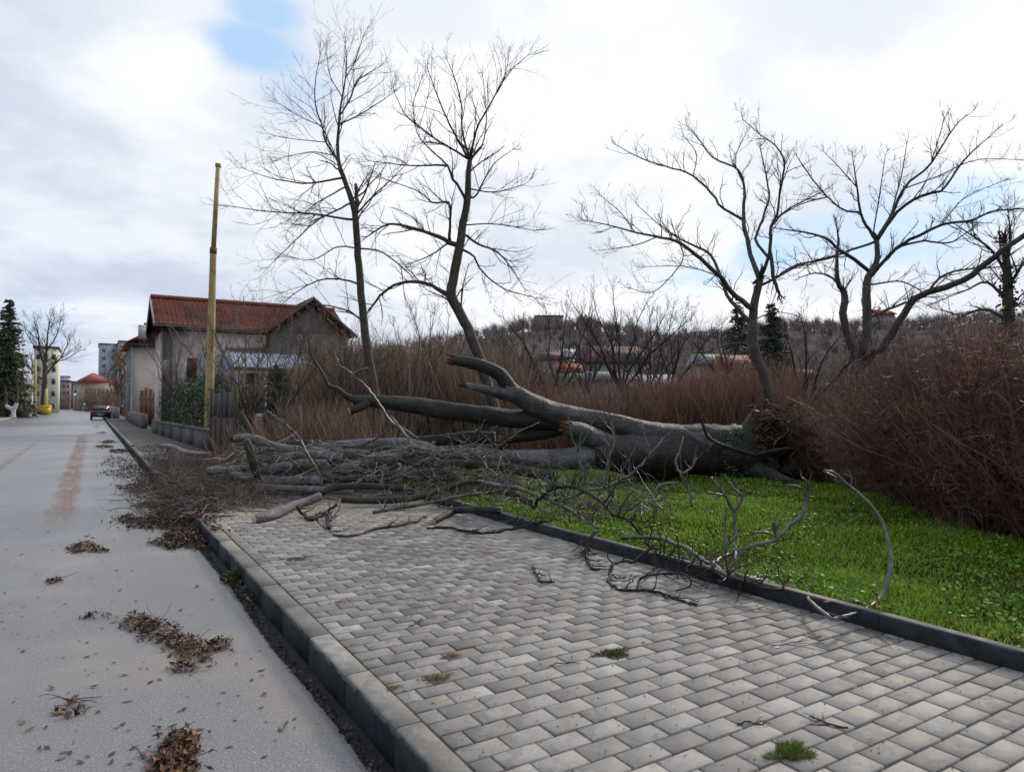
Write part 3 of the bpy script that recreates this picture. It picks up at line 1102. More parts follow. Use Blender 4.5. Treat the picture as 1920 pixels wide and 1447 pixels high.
def splinters(pl, end, n=14, length=0.12):
    i, j = (0, 1) if end == 0 else (-1, -2)
    c, t = pl[i, :3], nrm(pl[i, :3] - pl[j, :3])
    r = pl[i, 3]
    a = nrm(np.cross(t, np.array([0.3, 0.1, 0.9])))
    b = np.cross(t, a)
    an = rng.uniform(0, 2 * np.pi, n)
    rr = np.sqrt(rng.random(n)) * r * 0.85
    P0 = c - t * 0.03 + (np.cos(an) * rr)[:, None] * a + (np.sin(an) * rr)[:, None] * b
    L = rng.uniform(0.25, 1.0, n) * length
    P1 = P0 + (t + rng.normal(0, 0.10, (n, 3))) * (L[:, None] + 0.03)
    mb = MB().tubes(np.stack([P0, (P0 + P1) / 2, P1], 1), np.stack([np.full(n, r * 0.33), np.full(n, r * 0.24), np.full(n, r * 0.05)], 1), 5, cap=True)
    return mb


def bark_tube(pl, s=14, lump=0.035):
    """a limb with flutes, swellings and knots rather than a clean pipe"""
    K0 = len(pl)
    if pl[:, 3].max() < 0.05:
        return MB().tubes(pl[:, :3], pl[:, 3], s, cap=True, lump=lump)
    K = max(K0, int(np.linalg.norm(np.diff(pl[:, :3], axis=0), axis=1).sum() / max(0.35 * pl[:, 3].mean(), 0.02)))
    K = min(K, 140)
    t = np.linspace(0, K0 - 1, K)
    pq = np.column_stack([np.interp(t, np.arange(K0), pl[:, c]) for c in range(4)])
    wob = np.column_stack([np.convolve(rng.normal(0, 1, K + 8), np.ones(9) / 9, 'valid') for _ in range(3)])
    e = np.sin(np.linspace(0, np.pi, K))[:, None]
    pq[:, :3] += wob * pq[:, 3:4] * 0.16 * e
    s = max(s, 20)
    mb = MB().tubes(pq[:, :3], pq[:, 3], s, cap=True)
    V = mb.v[0].reshape(K, s, 3)
    C = pq[:, None, :3]
    th = np.arange(s)[None] * 2 * np.pi / s
    x = np.cumsum(np.concatenate([[0], np.linalg.norm(np.diff(pq[:, :3], axis=0), axis=1)]))[:, None] / pq[:, 3].mean()
    p = rng.uniform(0, 6.28, 6)
    f = 1 + 0.035 * np.sin(2 * th + 0.35 * x + p[0]) + 0.03 * np.sin(3 * th - 0.5 * x + p[1]) + 0.02 * np.sin(5 * th + 0.9 * np.sin(0.6 * x) + p[2]) + 0.03 * np.sin(0.9 * x + p[3] + np.sin(th)) + rng.normal(0, 0.010, (K, s))
    for _ in range(int(2 + x[-1, 0] / 7)):
        kx, kt = rng.uniform(1, x[-1, 0] - 0.5), rng.uniform(0, 6.28)
        dth = np.angle(np.exp(1j * (th - kt)))
        f = f + rng.uniform(0.08, 0.2) * np.exp(-((x - kx) / 0.35) ** 2 - (dth / 0.35) ** 2) - 0.10 * np.exp(-((x - kx) / 0.12) ** 2 - (dth / 0.12) ** 2)
    mb.v[0] = (C + (V - C) * f[..., None]).reshape(-1, 3)
    return mb


def log(name, px, d0, d1, m, label, ends=(1, 1), group='sawn logs heaped across the pavement', cat='log', cut=None, stubs=0):
    pl = path3(px, d0, d1)
    root = thing(name, pl[len(pl) // 2, :3] * np.array([1, 1, 0]) + np.array([0, 0, ground_z(pl[len(pl) // 2])]), label, cat, group)
    bark_tube(pl).build('bark', m, root, smooth=True)
    for e in (0, 1):
        if ends[e] == 1:
            end_disc(pl, e).build('cut_face', cut or M_CUT, root)
        elif ends[e] == 2:
            splinters(pl, e).build('torn_end', M_TORN, root)
    for _ in range(stubs):
        i = int(rng.integers(2, len(pl) - 2))
        sd = nrm(rng.normal(0, 1, 3) + np.array([-0.3, -0.5, 0.6]))
        p0 = pl[i, :3]
        sl = np.stack([np.append(p0 + sd * pl[i, 3] * f, pl[i, 3] * 0.36) for f in (0.5, 1.2, 1.7)])
        st = MB().tubes(sl[:, :3], sl[:, 3], 8, cap=True).build('branch_stub', m, root, smooth=True)
        end_disc(sl, 1, 8).build('cut_face', M_CUT, st)
    return root


# ---- the fallen trunk with its torn root plate
base = at(1405, 850, 12.3)
FT = thing('fallen_tree', (base[0], base[1], LAWN_Z), 'huge grey uprooted tree trunk lying across the lawn, torn roots at its right', 'tree')
tr = path3([(1440, 846, 36), (1415, 846, 46), (1385, 848, 48), (1340, 849, 47), (1290, 849, 46), (1235, 850, 44), (1185, 850, 38), (1150, 850, 33), (1110, 853, 24)],
           [12.25, 12.25, 12.2, 12.15, 12.05, 11.9, 11.75, 11.6, 11.5], K=40)
bark_tube(tr, 32, 0.014).build('trunk', M_BUTT, FT, smooth=True)


def ft_limb(px, d0, d1, m=M_BEECH, end=0, name='limb', s=18, par=None, lump=0.025, K=None):
    pl = path3(px, d0, d1, K)
    o = bark_tube(pl, s, lump).build(name, m, par or FT, smooth=True)
    if end == 1:
        end_disc(pl, 1).build('cut_face', M_CUT, o)
    elif end == 2:
        splinters(pl, 1, 16, 0.16).build('torn_end', M_TORN, o)
    return pl, o


# the long low limb running left
ft_limb([(1200, 850, 24), (1160, 852, 28), (1110, 856, 24), (1050, 860, 18), (980, 859, 15), (900, 853, 13), (830, 850, 12.5), (790, 846, 13), (768, 846, 12)], [11.9, 11.76, 11.52, 11.42, 11.35, 11.28, 11.18, 11.06, 11.0], None)
ft_limb([(800, 846, 12), (768, 847, 13), (720, 858, 12.5), (672, 873, 12), (630, 885, 12), (599, 894, 11.5), (562, 901, 10.5)], 11.05, 10.5, end=1)
ft_limb([(815, 848, 11), (790, 838, 12), (750, 832, 11), (701, 832, 10.5), (628, 836, 10), (575, 842, 8.5)], 11.1, 11.3, end=1)
# the upper limb, arching left and up
ft_limb([(1380, 846, 22), (1330, 832, 24), (1270, 817, 21), (1210, 806, 19), (1150, 795, 17.5), (1090, 784, 18), (1040, 774, 20), (1000, 758, 20), (965, 738, 17), (945, 727, 15)], 12.0, 11.7, M_BEECHM)
ft_limb([(975, 745, 16), (952, 722, 13.5), (938, 703, 12.5), (915, 690, 12), (885, 681, 11), (850, 675, 9)], 11.75, 11.5, M_BEECHD, end=2)
ft_limb([(965, 740, 14), (935, 737, 11), (905, 729, 7.5), (872, 723, 5)], 11.7, 11.4, M_BEECHM, end=2)
# the dark limb stretching left in the air, mossy tip bending up
ft_limb([(1080, 788, 20), (1020, 788, 19), (950, 783, 18), (880, 777, 17), (820, 768, 16), (760, 758, 14.5), (700, 752, 12), (662, 751, 10)], 12.0, 11.4, M_BEECHD)
_, o_ = ft_limb([(672, 752, 8), (652, 744, 6), (632, 729, 5), (614, 722, 3.6), (611, 711, 2.8), (600, 692, 2.4), (585, 668, 1.9), (580, 645, 1.4), (577, 612, 1)], 11.4, 11.2, M_MOSSY, name='mossy_branch', s=10)
ft_limb([(690, 755, 9), (672, 765, 8), (655, 771, 7)], 11.4, 11.25, M_BEECHD, end=1, name='branch_stub', s=10)
# broken stub lit from above, and the dark fork under the upper limb
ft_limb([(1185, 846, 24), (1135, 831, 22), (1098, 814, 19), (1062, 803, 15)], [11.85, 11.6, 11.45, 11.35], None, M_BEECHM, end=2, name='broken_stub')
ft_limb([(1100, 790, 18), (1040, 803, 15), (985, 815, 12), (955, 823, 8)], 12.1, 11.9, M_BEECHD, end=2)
ft_limb([(1420, 852, 4), (1467, 842, 3.4), (1537, 837, 3), (1565, 826, 2.2), (1595, 812, 1.5)], 11.6, 11.5, M_BEECHD, name='thin_branch', s=7)
ft_limb([(1420, 855, 4), (1363, 838, 3.6), (1328, 820, 3.4), (1320, 800, 2.8), (1314, 787, 2.2), (1320, 777, 1.8)], 11.6, 11.5, M_BEECHD, name='thin_branch', s=7)

# root plate: a lumpy wad of torn wood and soil, then roots splaying out
c0 = at(1452, 832, 12.35)
axis = nrm(tr[0, :3] - tr[6, :3])
sid = nrm(np.cross(axis, np.array([0, 0, 1.0])))
upv = np.cross(sid, axis)


def lumpy(center, axes, radii, n=(20, 14), amp=0.22, name='clod', m=None, parent=None, seed=1):
    lr = np.random.default_rng(seed)
    th = np.linspace(0, 2 * np.pi, n[0], endpoint=False)
    ph = np.linspace(0.06, np.pi - 0.06, n[1])
    V = []
    for p in ph:
        for t in th:
            dv = np.array([np.sin(p) * np.cos(t), np.sin(p) * np.sin(t), np.cos(p)])
            k = 1 + amp * (np.sin(3 * t + 2 * p + seed) * 0.5 + np.sin(5 * p - 2 * t + seed * 2) * 0.5) + lr.normal(0, amp * 0.35)
            V.append(center + (axes[0] * dv[0] * radii[0] + axes[1] * dv[1] * radii[1] + axes[2] * dv[2] * radii[2]) * k)
    q = [(j * n[0] + i, j * n[0] + (i + 1) % n[0], (j + 1) * n[0] + (i + 1) % n[0], (j + 1) * n[0] + i) for j in range(n[1] - 1) for i in range(n[0])]
    return MB().raw(V, q).build(name, m, parent)


M_ROOTSOIL = mat('root_soil', (0.045, 0.030, 0.020), (0.018, 0.013, 0.010), scale=7, rough=0.95, bump=0.05, bscale=14)
lumpy(at(1468, 846, 12.25), (sid, upv, axis), (0.55, 0.50, 0.46), (72, 50), 0.30, 'root_plate', M_ROOTSOIL, FT, 3)
for (u_, v_, r_, sd_) in ((1424, 806, 0.16, 11), (1438, 786, 0.15, 12), (1490, 888, 0.22, 13), (1530, 893, 0.16, 14), (1458, 790, 0.15, 15), (1430, 860, 0.24, 16), (1440, 885, 0.22, 17), (1508, 838, 0.2, 18), (1500, 812, 0.14, 19), (1465, 815, 0.18, 12.5), (1545, 880, 0.12, 20)):
    lumpy(atz(u_, v_, 12.2, r_ * 0.7), (sid, upv, axis), (r_, r_ * 0.9, r_ * 0.8), (22, 16), 0.34, 'clod', M_ROOTSOIL if sd_ > 12.6 else M_TORN, FT, int(sd_ * 2))
bp = path3([(1345, 842, 36), (1382, 834, 38), (1402, 820, 32), (1412, 802, 22), (1417, 784, 15), (1420, 770, 9)], 12.2, 12.1, K=22)
bark_tube(bp, 20, 0.03).build('buttress', M_BEECHD, FT, smooth=True)
bp = path3([(1350, 868, 26), (1400, 874, 22), (1440, 888, 15), (1470, 900, 9), (1500, 907, 4)], 12.1, 11.9, K=22)
bark_tube(bp, 18, 0.04).build('buttress', M_BUTT, FT, smooth=True)
# torn wood standing out of the break: shards side by side
n = 260
uu = rng.uniform(1412, 1500, n)
vv = 800 + (uu - 1412) * 0.45 + rng.normal(0, 30, n)
P0 = np.array([at(u, v, 11.75 + rng.uniform(0, 0.4)) for u, v in zip(uu, vv)])
dv = nrm(axis * 0.6 + np.array([0, 0, 0.45]) + rng.normal(0, 0.65, (n, 3)))
L = rng.uniform(0.05, 0.26, n) ** 1.0
a_ = np.stack([P0, P0 + dv * L[:, None] * 0.55 + rng.normal(0, 0.015, (n, 3)), P0 + dv * L[:, None]], 1)
r_ = np.stack([rng.uniform(0.008, 0.035, n), rng.uniform(0.006, 0.025, n), np.full(n, 0.003)], 1)
MB().tubes(a_, r_, 5, cap=True, lump=0.15).build('torn_wood', M_TORN, FT, kind='stuff')
for i in range(90):
    a = rng.uniform(0, 2 * np.pi)
    rr = rng.uniform(0.05, 0.55)
    p = at(1468, 842, 12.0) + sid * math.cos(a) * rr + upv * math.sin(a) * rr * 0.9
    dv = axis * rng.uniform(0.3, 1.0) + (sid * math.cos(a) + upv * math.sin(a)) * rng.uniform(0.4, 1.2) + np.array([0, 0, -0.35])
    L = rng.uniform(0.3, 1.1)
    r0 = 0.006 + 0.034 * rng.random() ** 2.5
    a_, r_ = grow(p[None], dv[None], np.array([L]), np.array([r0]), 8, 0.34, -0.05, 0.25)
    a_[..., 2] = np.maximum(a_[..., 2], LAWN_Z)
    MB().tubes(a_, r_, 7, cap=True).build('root', M_TORN if i % 3 == 0 else M_BEECHD, FT, smooth=True)
rt = MB()
n = 2600
a = rng.uniform(0, 2 * np.pi, n)
rr = np.sqrt(rng.random(n)) * 0.6
p = at(1475, 852, 12.1) + np.outer(np.cos(a) * rr, sid) + np.outer(np.sin(a) * rr, upv)
dv = np.outer(rng.uniform(0.2, 1, n), axis) + rng.normal(0, 0.6, (n, 3)) + np.array([0, 0, -0.3])
a_, r_ = grow(p - FW * 0.35, dv, rng.uniform(0.1, 0.6, n), rng.uniform(0.002, 0.007, n), 6, 0.36, -0.12, 0.4)
rt.tubes(a_, r_, 3)
rt.build('rootlets', mat('rootlet', (0.16, 0.085, 0.045), (0.05, 0.032, 0.022), scale=6, island=0.5), FT, kind='stuff')
# ivy on the butt of the trunk
n = 420
ang = rng.uniform(1.7, 4.6, n)
ii = rng.integers(0, 8, n)
pc = tr[ii, :3]
rad = tr[ii, 3] * 1.03
tow = nrm(CAM - pc)
Pv = pc + np.outer(np.sin(ang * 0 + rng.uniform(-1.0, 0.9, n)) * rad, np.array([0, 0, 1.0])) + tow * rad[:, None] * 0.85 + rng.normal(0, 0.03, (n, 3)) - axis * rng.uniform(0, 0.25, (n, 1))
ivy = MB().leaves(Pv, rng.uniform(0.03, 0.06, n), asp=0.9, curl=0.2, N=nrm(tow + rng.normal(0, 0.4, (n, 3))))
M_IVY = mat('ivy_leaf', (0.035, 0.085, 0.018), (0.06, 0.13, 0.03), island=0.5, rough=0.35, spec=0.5)
ivy.build('ivy', M_IVY, FT, kind='stuff')

# ---- sawn logs and limbs heaped over pavement and kerb
log('log', [(928, 821, 12), (880, 821, 12), (830, 824, 11.5), (788, 828, 11), (740, 832, 10)], 11.9, 11.9, M_BEECHD, 'long dark log highest at the back of the heap, orange sawn right face', (1, 1))
log('log', [(438, 823, 7), (458, 821, 8.5), (480, 824, 9), (505, 836, 9.5), (535, 842, 9.5), (575, 845, 9.5), (613, 850, 9.5), (660, 850, 9), (715, 848, 9)], 10.9, 11.2, M_BEECH, 'long grey log with an S-bend, its left tip splintered, near the top of the heap', (2, 1))
log('log', [(474, 862, 8.5), (510, 860, 8.5), (540, 858, 9), (584, 853, 9), (640, 858, 8)], 10.8, 10.9, M_BEECH, 'straight grey log in mid-heap behind the upright mossy stub', (1, 1))
log('log', [(389, 884, 7), (425, 880, 7), (467, 876, 7), (500, 874, 6.5)], 10.6, 10.7, M_BEECH, 'short grey log poking farthest left out of the heap over the brushwood', (1, 1))
log('log', [(488, 884, 7), (510, 878, 8), (535, 873, 8), (570, 869, 8), (612, 869, 8)], 10.4, 10.5, M_BEECH, 'pale grey log with a blunt right end lying above the lowest logs', (1, 1), cut=M_BEECH)
log('log', [(435, 891, 8), (485, 897, 8), (540, 900, 8.5), (600, 900, 8.5)], 10.25, 10.35, M_BEECH, 'low grey log marked by broken twigs, left end round, at the front of the heap', (1, 1), cut=M_BEECH, stubs=1)
log('log', [(482, 911, 5.5), (543, 915, 6), (601, 918, 6.5), (660, 921, 6)], 10.0, 10.0, M_BEECH, 'thin grey log lowest of the heap, just above the brick paving', (1, 1))
log('log', [(476, 973, 8), (495, 969, 9), (511, 964, 9), (530, 957, 8.5), (549, 949, 8), (575, 940, 8), (600, 930, 8)], 8.4, 9.2, M_BEECH, 'crooked light grey log lying alone on the brick paving in front of the heap', (1, 1), cut=M_CUTP)
log('mossy_stub', [(461, 826, 6.5), (467, 838, 7.5), (472, 856, 8), (476, 875, 8), (482, 893, 8)], 10.2, 10.2, M_MOSSY, 'curved mossy stub standing upright in the left of the heap, pale sawn top', (1, 0), cat='log', stubs=0)
log('mossy_log', [(820, 871, 8), (865, 870, 9), (907, 872, 9.5), (966, 880, 9.5), (1005, 887, 9), (1040, 893, 8)], 10.5, 10.6, M_MOSSY, 'mossy olive log lying on the lawn below the main limb', (1, 1), cut=M_CUTP)
log('dark_log', [(600, 927, 6), (618, 917, 6.5), (640, 912, 6.5), (690, 911, 6.5), (759, 915, 6.5)], 9.6, 9.7, M_BEECHD, 'black bent branch wood lying on the lower edge of the heap', (1, 1), stubs=1)
log('dark_log', [(640, 936, 6.5), (680, 938, 6.5), (735, 937, 6.5), (788, 931, 6), (832, 917, 5.5), (872, 905, 5), (905, 903, 4)], 9.1, 9.4, M_MOSSY, 'long black branch wood rising to the right, nearest to the paving', (1, 1), stubs=2)
log('dark_log', [(812, 978, 5), (835, 966, 5.5), (855, 957, 6.5), (895, 955, 7), (940, 957, 6.5)], 8.4, 8.5, M_BEECHD, 'dark forked log resting on the lawn edging with orange cut spots', (1, 1), stubs=3)
log('short_log', [(948, 922, 6.5), (972, 931, 6.5), (1000, 944, 7)], 8.3, 8.2, M_MOSSY, 'short stout log with a round white sawn face on the lawn edge', (1, 1), cut=mat('white_cut', (0.62, 0.60, 0.55), (0.5, 0.48, 0.42), scale=20))
log('pale_stick', [(300, 834, 3), (322, 836, 3.6), (345, 846, 4), (372, 850, 3.6), (392, 850, 3)], 13.4, 13.2, mat('bleached_wood', (0.36, 0.31, 0.27), (0.22, 0.19, 0.165), scale=9), 'bare bleached stick lying across the old footpath by the garden wall', (1, 1), cat='stick', group=None)
log('leaning_stick', [(452, 775, 4), (462, 790, 4), (470, 806, 3.6), (474, 818, 3.6)], 11.2, 11.0, M_MOSSY, 'thin sawn branch standing out of the heap against the gate, pale top', (1, 0), cat='stick', group=None)
# under-layer of the heap: darker pieces that carry the upper logs
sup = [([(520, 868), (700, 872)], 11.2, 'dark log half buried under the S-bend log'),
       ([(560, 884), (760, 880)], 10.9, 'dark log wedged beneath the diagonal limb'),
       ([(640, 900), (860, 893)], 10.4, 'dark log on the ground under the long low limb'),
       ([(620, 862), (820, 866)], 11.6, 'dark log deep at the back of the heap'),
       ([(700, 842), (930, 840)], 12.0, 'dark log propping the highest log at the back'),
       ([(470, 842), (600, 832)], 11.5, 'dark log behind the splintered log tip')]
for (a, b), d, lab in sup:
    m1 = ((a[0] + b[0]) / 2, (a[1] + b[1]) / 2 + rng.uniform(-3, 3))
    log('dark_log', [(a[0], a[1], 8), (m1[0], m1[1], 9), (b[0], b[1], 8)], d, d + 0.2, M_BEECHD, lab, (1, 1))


# ---- leafless crown branches broken off over lawn, edging and paving
def crown_branch(name, px, d0, d1, label, twig=26, length=(0.12, 0.42), m=M_TWIGG, up=0.55, trop=0.16, levels=2, rtw=0.0032, group='broken crown branches on lawn and paving', extra=(), wig=0.26, parent=None):
    pl = path3(px, d0, d1, K=max(14, len(px) * 4))
    pl[1:-1, :3] += rng.normal(0, 0.006, (len(pl) - 2, 3))
    root = thing(name, pl[0, :3], label, 'branch', group)
    MB().tubes(pl[:, :3], np.maximum(pl[:, 3], 0.003), 8, cap=True, lump=0.06).build('stem', m, root, smooth=True)
    allp = [pl]
    for e in extra:
        ep = path3(e[0], e[1], e[2], K=max(10, len(e[0]) * 4))
        MB().tubes(ep[:, :3], np.maximum(ep[:, 3], 0.0025), 7, cap=True, lump=0.06).build('side_branch', m, root, smooth=True)
        allp.append(ep)
    mb = MB()
    for pl in allp:
        n = max(3, int(twig / len(allp)))
        c = spawn(pl[None, :, :3], pl[None, :, 3], n, 0.08, 1.0, 0.95, length=length, rr=0.55, up=up, rmin=rtw)
        c = (c[0], c[1], c[2], np.minimum(c[3], 0.008))
        a, r = grow(*c, 8, wig, trop, 0.45)
        a[..., 2] = np.maximum(a[..., 2], 0.165)
        mb.tubes(a, r, 5, lump=0.12)
        for lv in range(levels - 1):
            c = spawn(a, r, 2, 0.25, 1.0, 0.8, (0.25, 0.55), 0.75, up * 0.7, rmin=rtw * 0.8)
            a, r = grow(*c, 6, wig, trop, 0.5)
            a[..., 2] = np.maximum(a[..., 2], 0.165)
            mb.tubes(a, r, 4, lump=0.12)
    mb.build('twigs', m, root, kind='stuff')
    return root


crown_branch('fallen_branch', [(1165, 1008, 4.2), (1225, 1008, 4), (1277, 1022, 4.2), (1342, 1064, 4.5), (1395, 1082, 4.2), (1450, 1092, 3.6), (1500, 1108, 3.2), (1530, 1136, 3), (1561, 1160, 3)],
             [6.6, 6.4, 6.1, 5.6, 5.3, 5.1, 4.9, 4.6, 4.4], None, 'longest fallen branch, lying along the lawn edging and ending in a tall hooped tip', 14, (0.05, 0.16), up=0.1, trop=0.05,
             extra=(([(1561, 1160, 3), (1600, 1151, 3.4), (1631, 1138, 4.4), (1652, 1118, 4.6), (1664, 1090, 4.4), (1671, 1055, 4.2), (1664, 1010, 3.6), (1644, 961, 3.2), (1605, 921, 2.8), (1570, 897, 2.4), (1544, 883, 1.8)],
                     [4.4, 4.42, 4.45, 4.5, 4.55, 4.6, 4.7, 4.8, 4.9, 4.95, 5.0], None),
                    ([(1605, 921, 2.6), (1585, 905, 2.6), (1562, 885, 2.6), (1545, 882, 2)], 4.9, 4.95),
                    ([(1631, 1138, 3), (1600, 1124, 3.4), (1570, 1128, 2.6), (1545, 1128, 2)], 4.45, 4.6)))
crown_branch('fallen_branch', [(1330, 1062, 3.4), (1365, 1040, 3.2), (1420, 1022, 3.4), (1456, 1007, 3.4), (1491, 975, 3.2), (1510, 950, 3), (1512, 930, 2.6), (1502, 914, 2.4), (1480, 911, 2)],
             [5.9, 5.9, 5.9, 5.9, 5.95, 6, 6, 6, 6], None, 'fallen branch rising over the lawn with a claw of two tips, left of the hoop', 12, (0.08, 0.22),
             extra=(([(1509, 940, 2.4), (1516, 920, 2.2), (1512, 902, 2.2), (1504, 895, 1.6)], 6, 6), ([(1456, 1007, 2.6), (1450, 985, 2.4), (1448, 978, 1.8)], 5.9, 5.9), ([(1456, 1007, 2.4), (1438, 998, 2.4), (1412, 998, 1.8)], 5.9, 5.85)))
crown_branch('fallen_branch', [(1380, 1052, 3), (1378, 1005, 3), (1377, 962, 3), (1366, 942, 3), (1352, 918, 2.8), (1333, 894, 2)],
             [5.9, 5.95, 6, 6, 6, 6], None, 'upright thin branch with a tangled top standing on the lawn, mid-right', 14, (0.08, 0.2),
             extra=(([(1377, 960, 2.6), (1388, 942, 2.6), (1392, 930, 2.4), (1375, 915, 2.2), (1366, 902, 1.8)], 6, 6), ([(1360, 930, 2), (1345, 926, 2), (1325, 922, 1.6)], 6, 6), ([(1362, 1040, 2.4), (1358, 1000, 2.2), (1362, 950, 2)], 5.9, 6)))
crown_branch('fallen_branch', [(1000, 952, 3), (1017, 928, 3.4), (1046, 913, 3.6), (1087, 916, 3.6), (1121, 935, 3.4), (1150, 962, 3.2), (1186, 982, 3), (1207, 1006, 2.6), (1224, 1034, 2.2)],
             [8.2, 7.9, 7.6, 7.3, 7.0, 6.8, 6.6, 6.5, 6.3], None, 'dark arched branch bowing over the lawn in front of the trunk', 26, (0.12, 0.4), m=M_TWIGD)
crown_branch('fallen_branch', [(1060, 935, 3), (1100, 920, 3), (1129, 915, 3), (1160, 902, 2.8), (1186, 886, 2.6), (1212, 860, 2.4), (1235, 832, 2), (1255, 812, 1.6)],
             7.4, 7.6, 'pale slanting branch reaching up in front of the broken stub', 30, (0.12, 0.45),
             extra=(([(1132, 914, 2.6), (1139, 880, 2.6), (1142, 858, 2.4), (1152, 830, 2.2), (1150, 808, 1.8), (1144, 792, 1.4)], 7.4, 7.5), ([(1090, 921, 2.4), (1098, 890, 2.2), (1082, 860, 2), (1088, 838, 1.6)], 7.4, 7.5)))
crown_branch('fallen_branch', [(1298, 950, 2.4), (1291, 917, 2.6), (1277, 889, 2.6), (1267, 864, 2.4), (1277, 840, 2.2), (1281, 818, 1.6)],
             7.0, 7.2, 'thin wavy branch standing before the dark trunk above the lawn', 14, (0.1, 0.3),
             extra=(([(1277, 889, 2), (1296, 877, 2), (1306, 858, 1.5)], 7.1, 7.2), ([(1275, 905, 2), (1240, 908, 2), (1225, 925, 1.6), (1215, 945, 1.4)], 7.0, 6.8)))
crown_branch('fallen_branch', [(1225, 1020, 3.4), (1190, 1050, 3), (1160, 1052, 3), (1146, 1063, 3.4), (1142, 1085, 3.2), (1150, 1098, 3), (1167, 1105, 3), (1195, 1105, 2.8), (1224, 1109, 2.6), (1262, 1120, 2.4), (1307, 1133, 2)],
             5.7, 4.9, 'curled dark branch forming low loops on the paving beside the edging', 22, (0.08, 0.24), m=M_TWIGD, up=0.2, trop=0.05,
             extra=(([(1195, 1104, 2.6), (1200, 1086, 2.4), (1220, 1078, 2.4), (1270, 1074, 2.2), (1292, 1082, 2), (1294, 1098, 1.8), (1268, 1107, 1.5)], 5.2, 5.0),))
crown_branch('fallen_branch', [(1190, 1030, 3.4), (1260, 1046, 3.6), (1330, 1068, 3.8), (1400, 1092, 3.4), (1450, 1103, 2.8), (1490, 1100, 2.2)], 6.2, 5.2,
             'dark branch lying flat along the top of the lawn edging', 30, (0.08, 0.28), m=M_TWIGD, up=0.25, trop=0.08)
crown_branch('fallen_branch', [(1240, 1040, 2.6), (1300, 1050, 2.8), (1370, 1078, 2.8), (1430, 1080, 2.4), (1480, 1090, 1.8)], 6.3, 5.5,
             'thin grey branch tangled with the dark one on the edging', 22, (0.08, 0.3), m=M_TWIGG, up=0.3, trop=0.1)
crown_branch('fallen_branch', [(1120, 995, 3), (1105, 1010, 3), (1098, 1028, 3), (1100, 1048, 2.8), (1112, 1066, 2.4), (1125, 1066, 2)], 6.4, 6.0,
             'small hooked twig branch hanging over the edging onto the bricks', 16, (0.08, 0.26), m=M_TWIGD, up=0.1, trop=-0.02)
crown_branch('fallen_branch', [(1000, 1062, 2.2), (1006, 1078, 2), (1018, 1092, 2), (1040, 1090, 1.6)], 5.7, 5.4, 'tiny forked twig lying by itself on the bricks left of the loops', 6, (0.04, 0.12), m=M_TWIGD, up=0.05, trop=0.0, levels=1)
crown_branch('fallen_branch', [(905, 905, 4), (950, 912, 4), (1000, 925, 3.8), (1050, 945, 3.6), (1085, 968, 3.2), (1120, 990, 2.8)], 8.8, 6.9,
             'grey branch running down over the lawn towards the edging', 34, (0.15, 0.45))
crown_branch('fallen_branch', [(800, 990, 2.4), (832, 987, 2.4), (893, 998, 2.4), (934, 996, 2.6), (980, 986, 3), (1020, 976, 3.2)], 7.6, 7.3,
             'long thin twig branch stretched across the bricks to the edging', 18, (0.08, 0.25), m=M_TWIGD, up=0.08, trop=0.0)
crown_branch('fallen_branch', [(625, 1002, 2), (660, 1004, 2.2), (710, 990, 2.2), (768, 981, 2.2), (800, 968, 2)], 7.4, 8.2,
             'bent wire-thin twig lying on the bricks before the heap', 10, (0.05, 0.18), m=M_TWIG, up=0.05, trop=0.0, levels=1)
crown_branch('fallen_branch', [(556, 948, 2.6), (568, 964, 3.2), (584, 974, 3.4), (603, 962, 3.2), (616, 958, 3), (632, 944, 2.4)], 8.3, 8.5,
             'black antler-like branch on the bricks in front of the crooked log', 12, (0.1, 0.28), m=M_TWIGD, up=0.3, trop=0.05, extra=(([(612, 960, 3), (614, 975, 3.4), (617, 990, 3.6)], 8.2, 7.9),))
crown_branch('fallen_branch', [(700, 960, 3), (740, 952, 3.2), (790, 945, 3.4), (850, 932, 3.4), (900, 925, 3.2), (960, 915, 2.8)], 8.8, 9.0,
             'twiggy grey branch low in front of the mossy log', 40, (0.15, 0.5), m=M_TWIGG)
crown_branch('fallen_branch', [(690, 690, 1.6), (660, 703, 2), (680, 718, 2.4), (700, 742, 2.6), (722, 775, 2.8), (738, 796, 2.8), (764, 808, 2.8), (785, 825, 2.6)], 10.9, 10.9,
             'bare pale branch standing high out of the heap, crossing the tree trunk behind', 7, (0.1, 0.3), m=M_TWIGG, extra=(([(664, 705, 2), (645, 690, 1.8), (620, 682, 1.4)], 10.9, 10.8),))
crown_branch('fallen_branch', [(500, 770, 2), (540, 800, 2.4), (560, 820, 2.6), (575, 850, 2.6), (600, 890, 2.6), (604, 910, 2.4)], 10.2, 10.0,
             'thin pale branch dangling down the front of the left logs', 16, (0.1, 0.35), m=M_TWIGG)
crown_branch('fallen_branch', [(880, 800, 1.8), (905, 815, 2), (935, 838, 2), (955, 822, 1.6)], 10.6, 10.6, 'small twig caught between the long dark log and the main limb', 10, (0.1, 0.3), m=M_TWIGD)

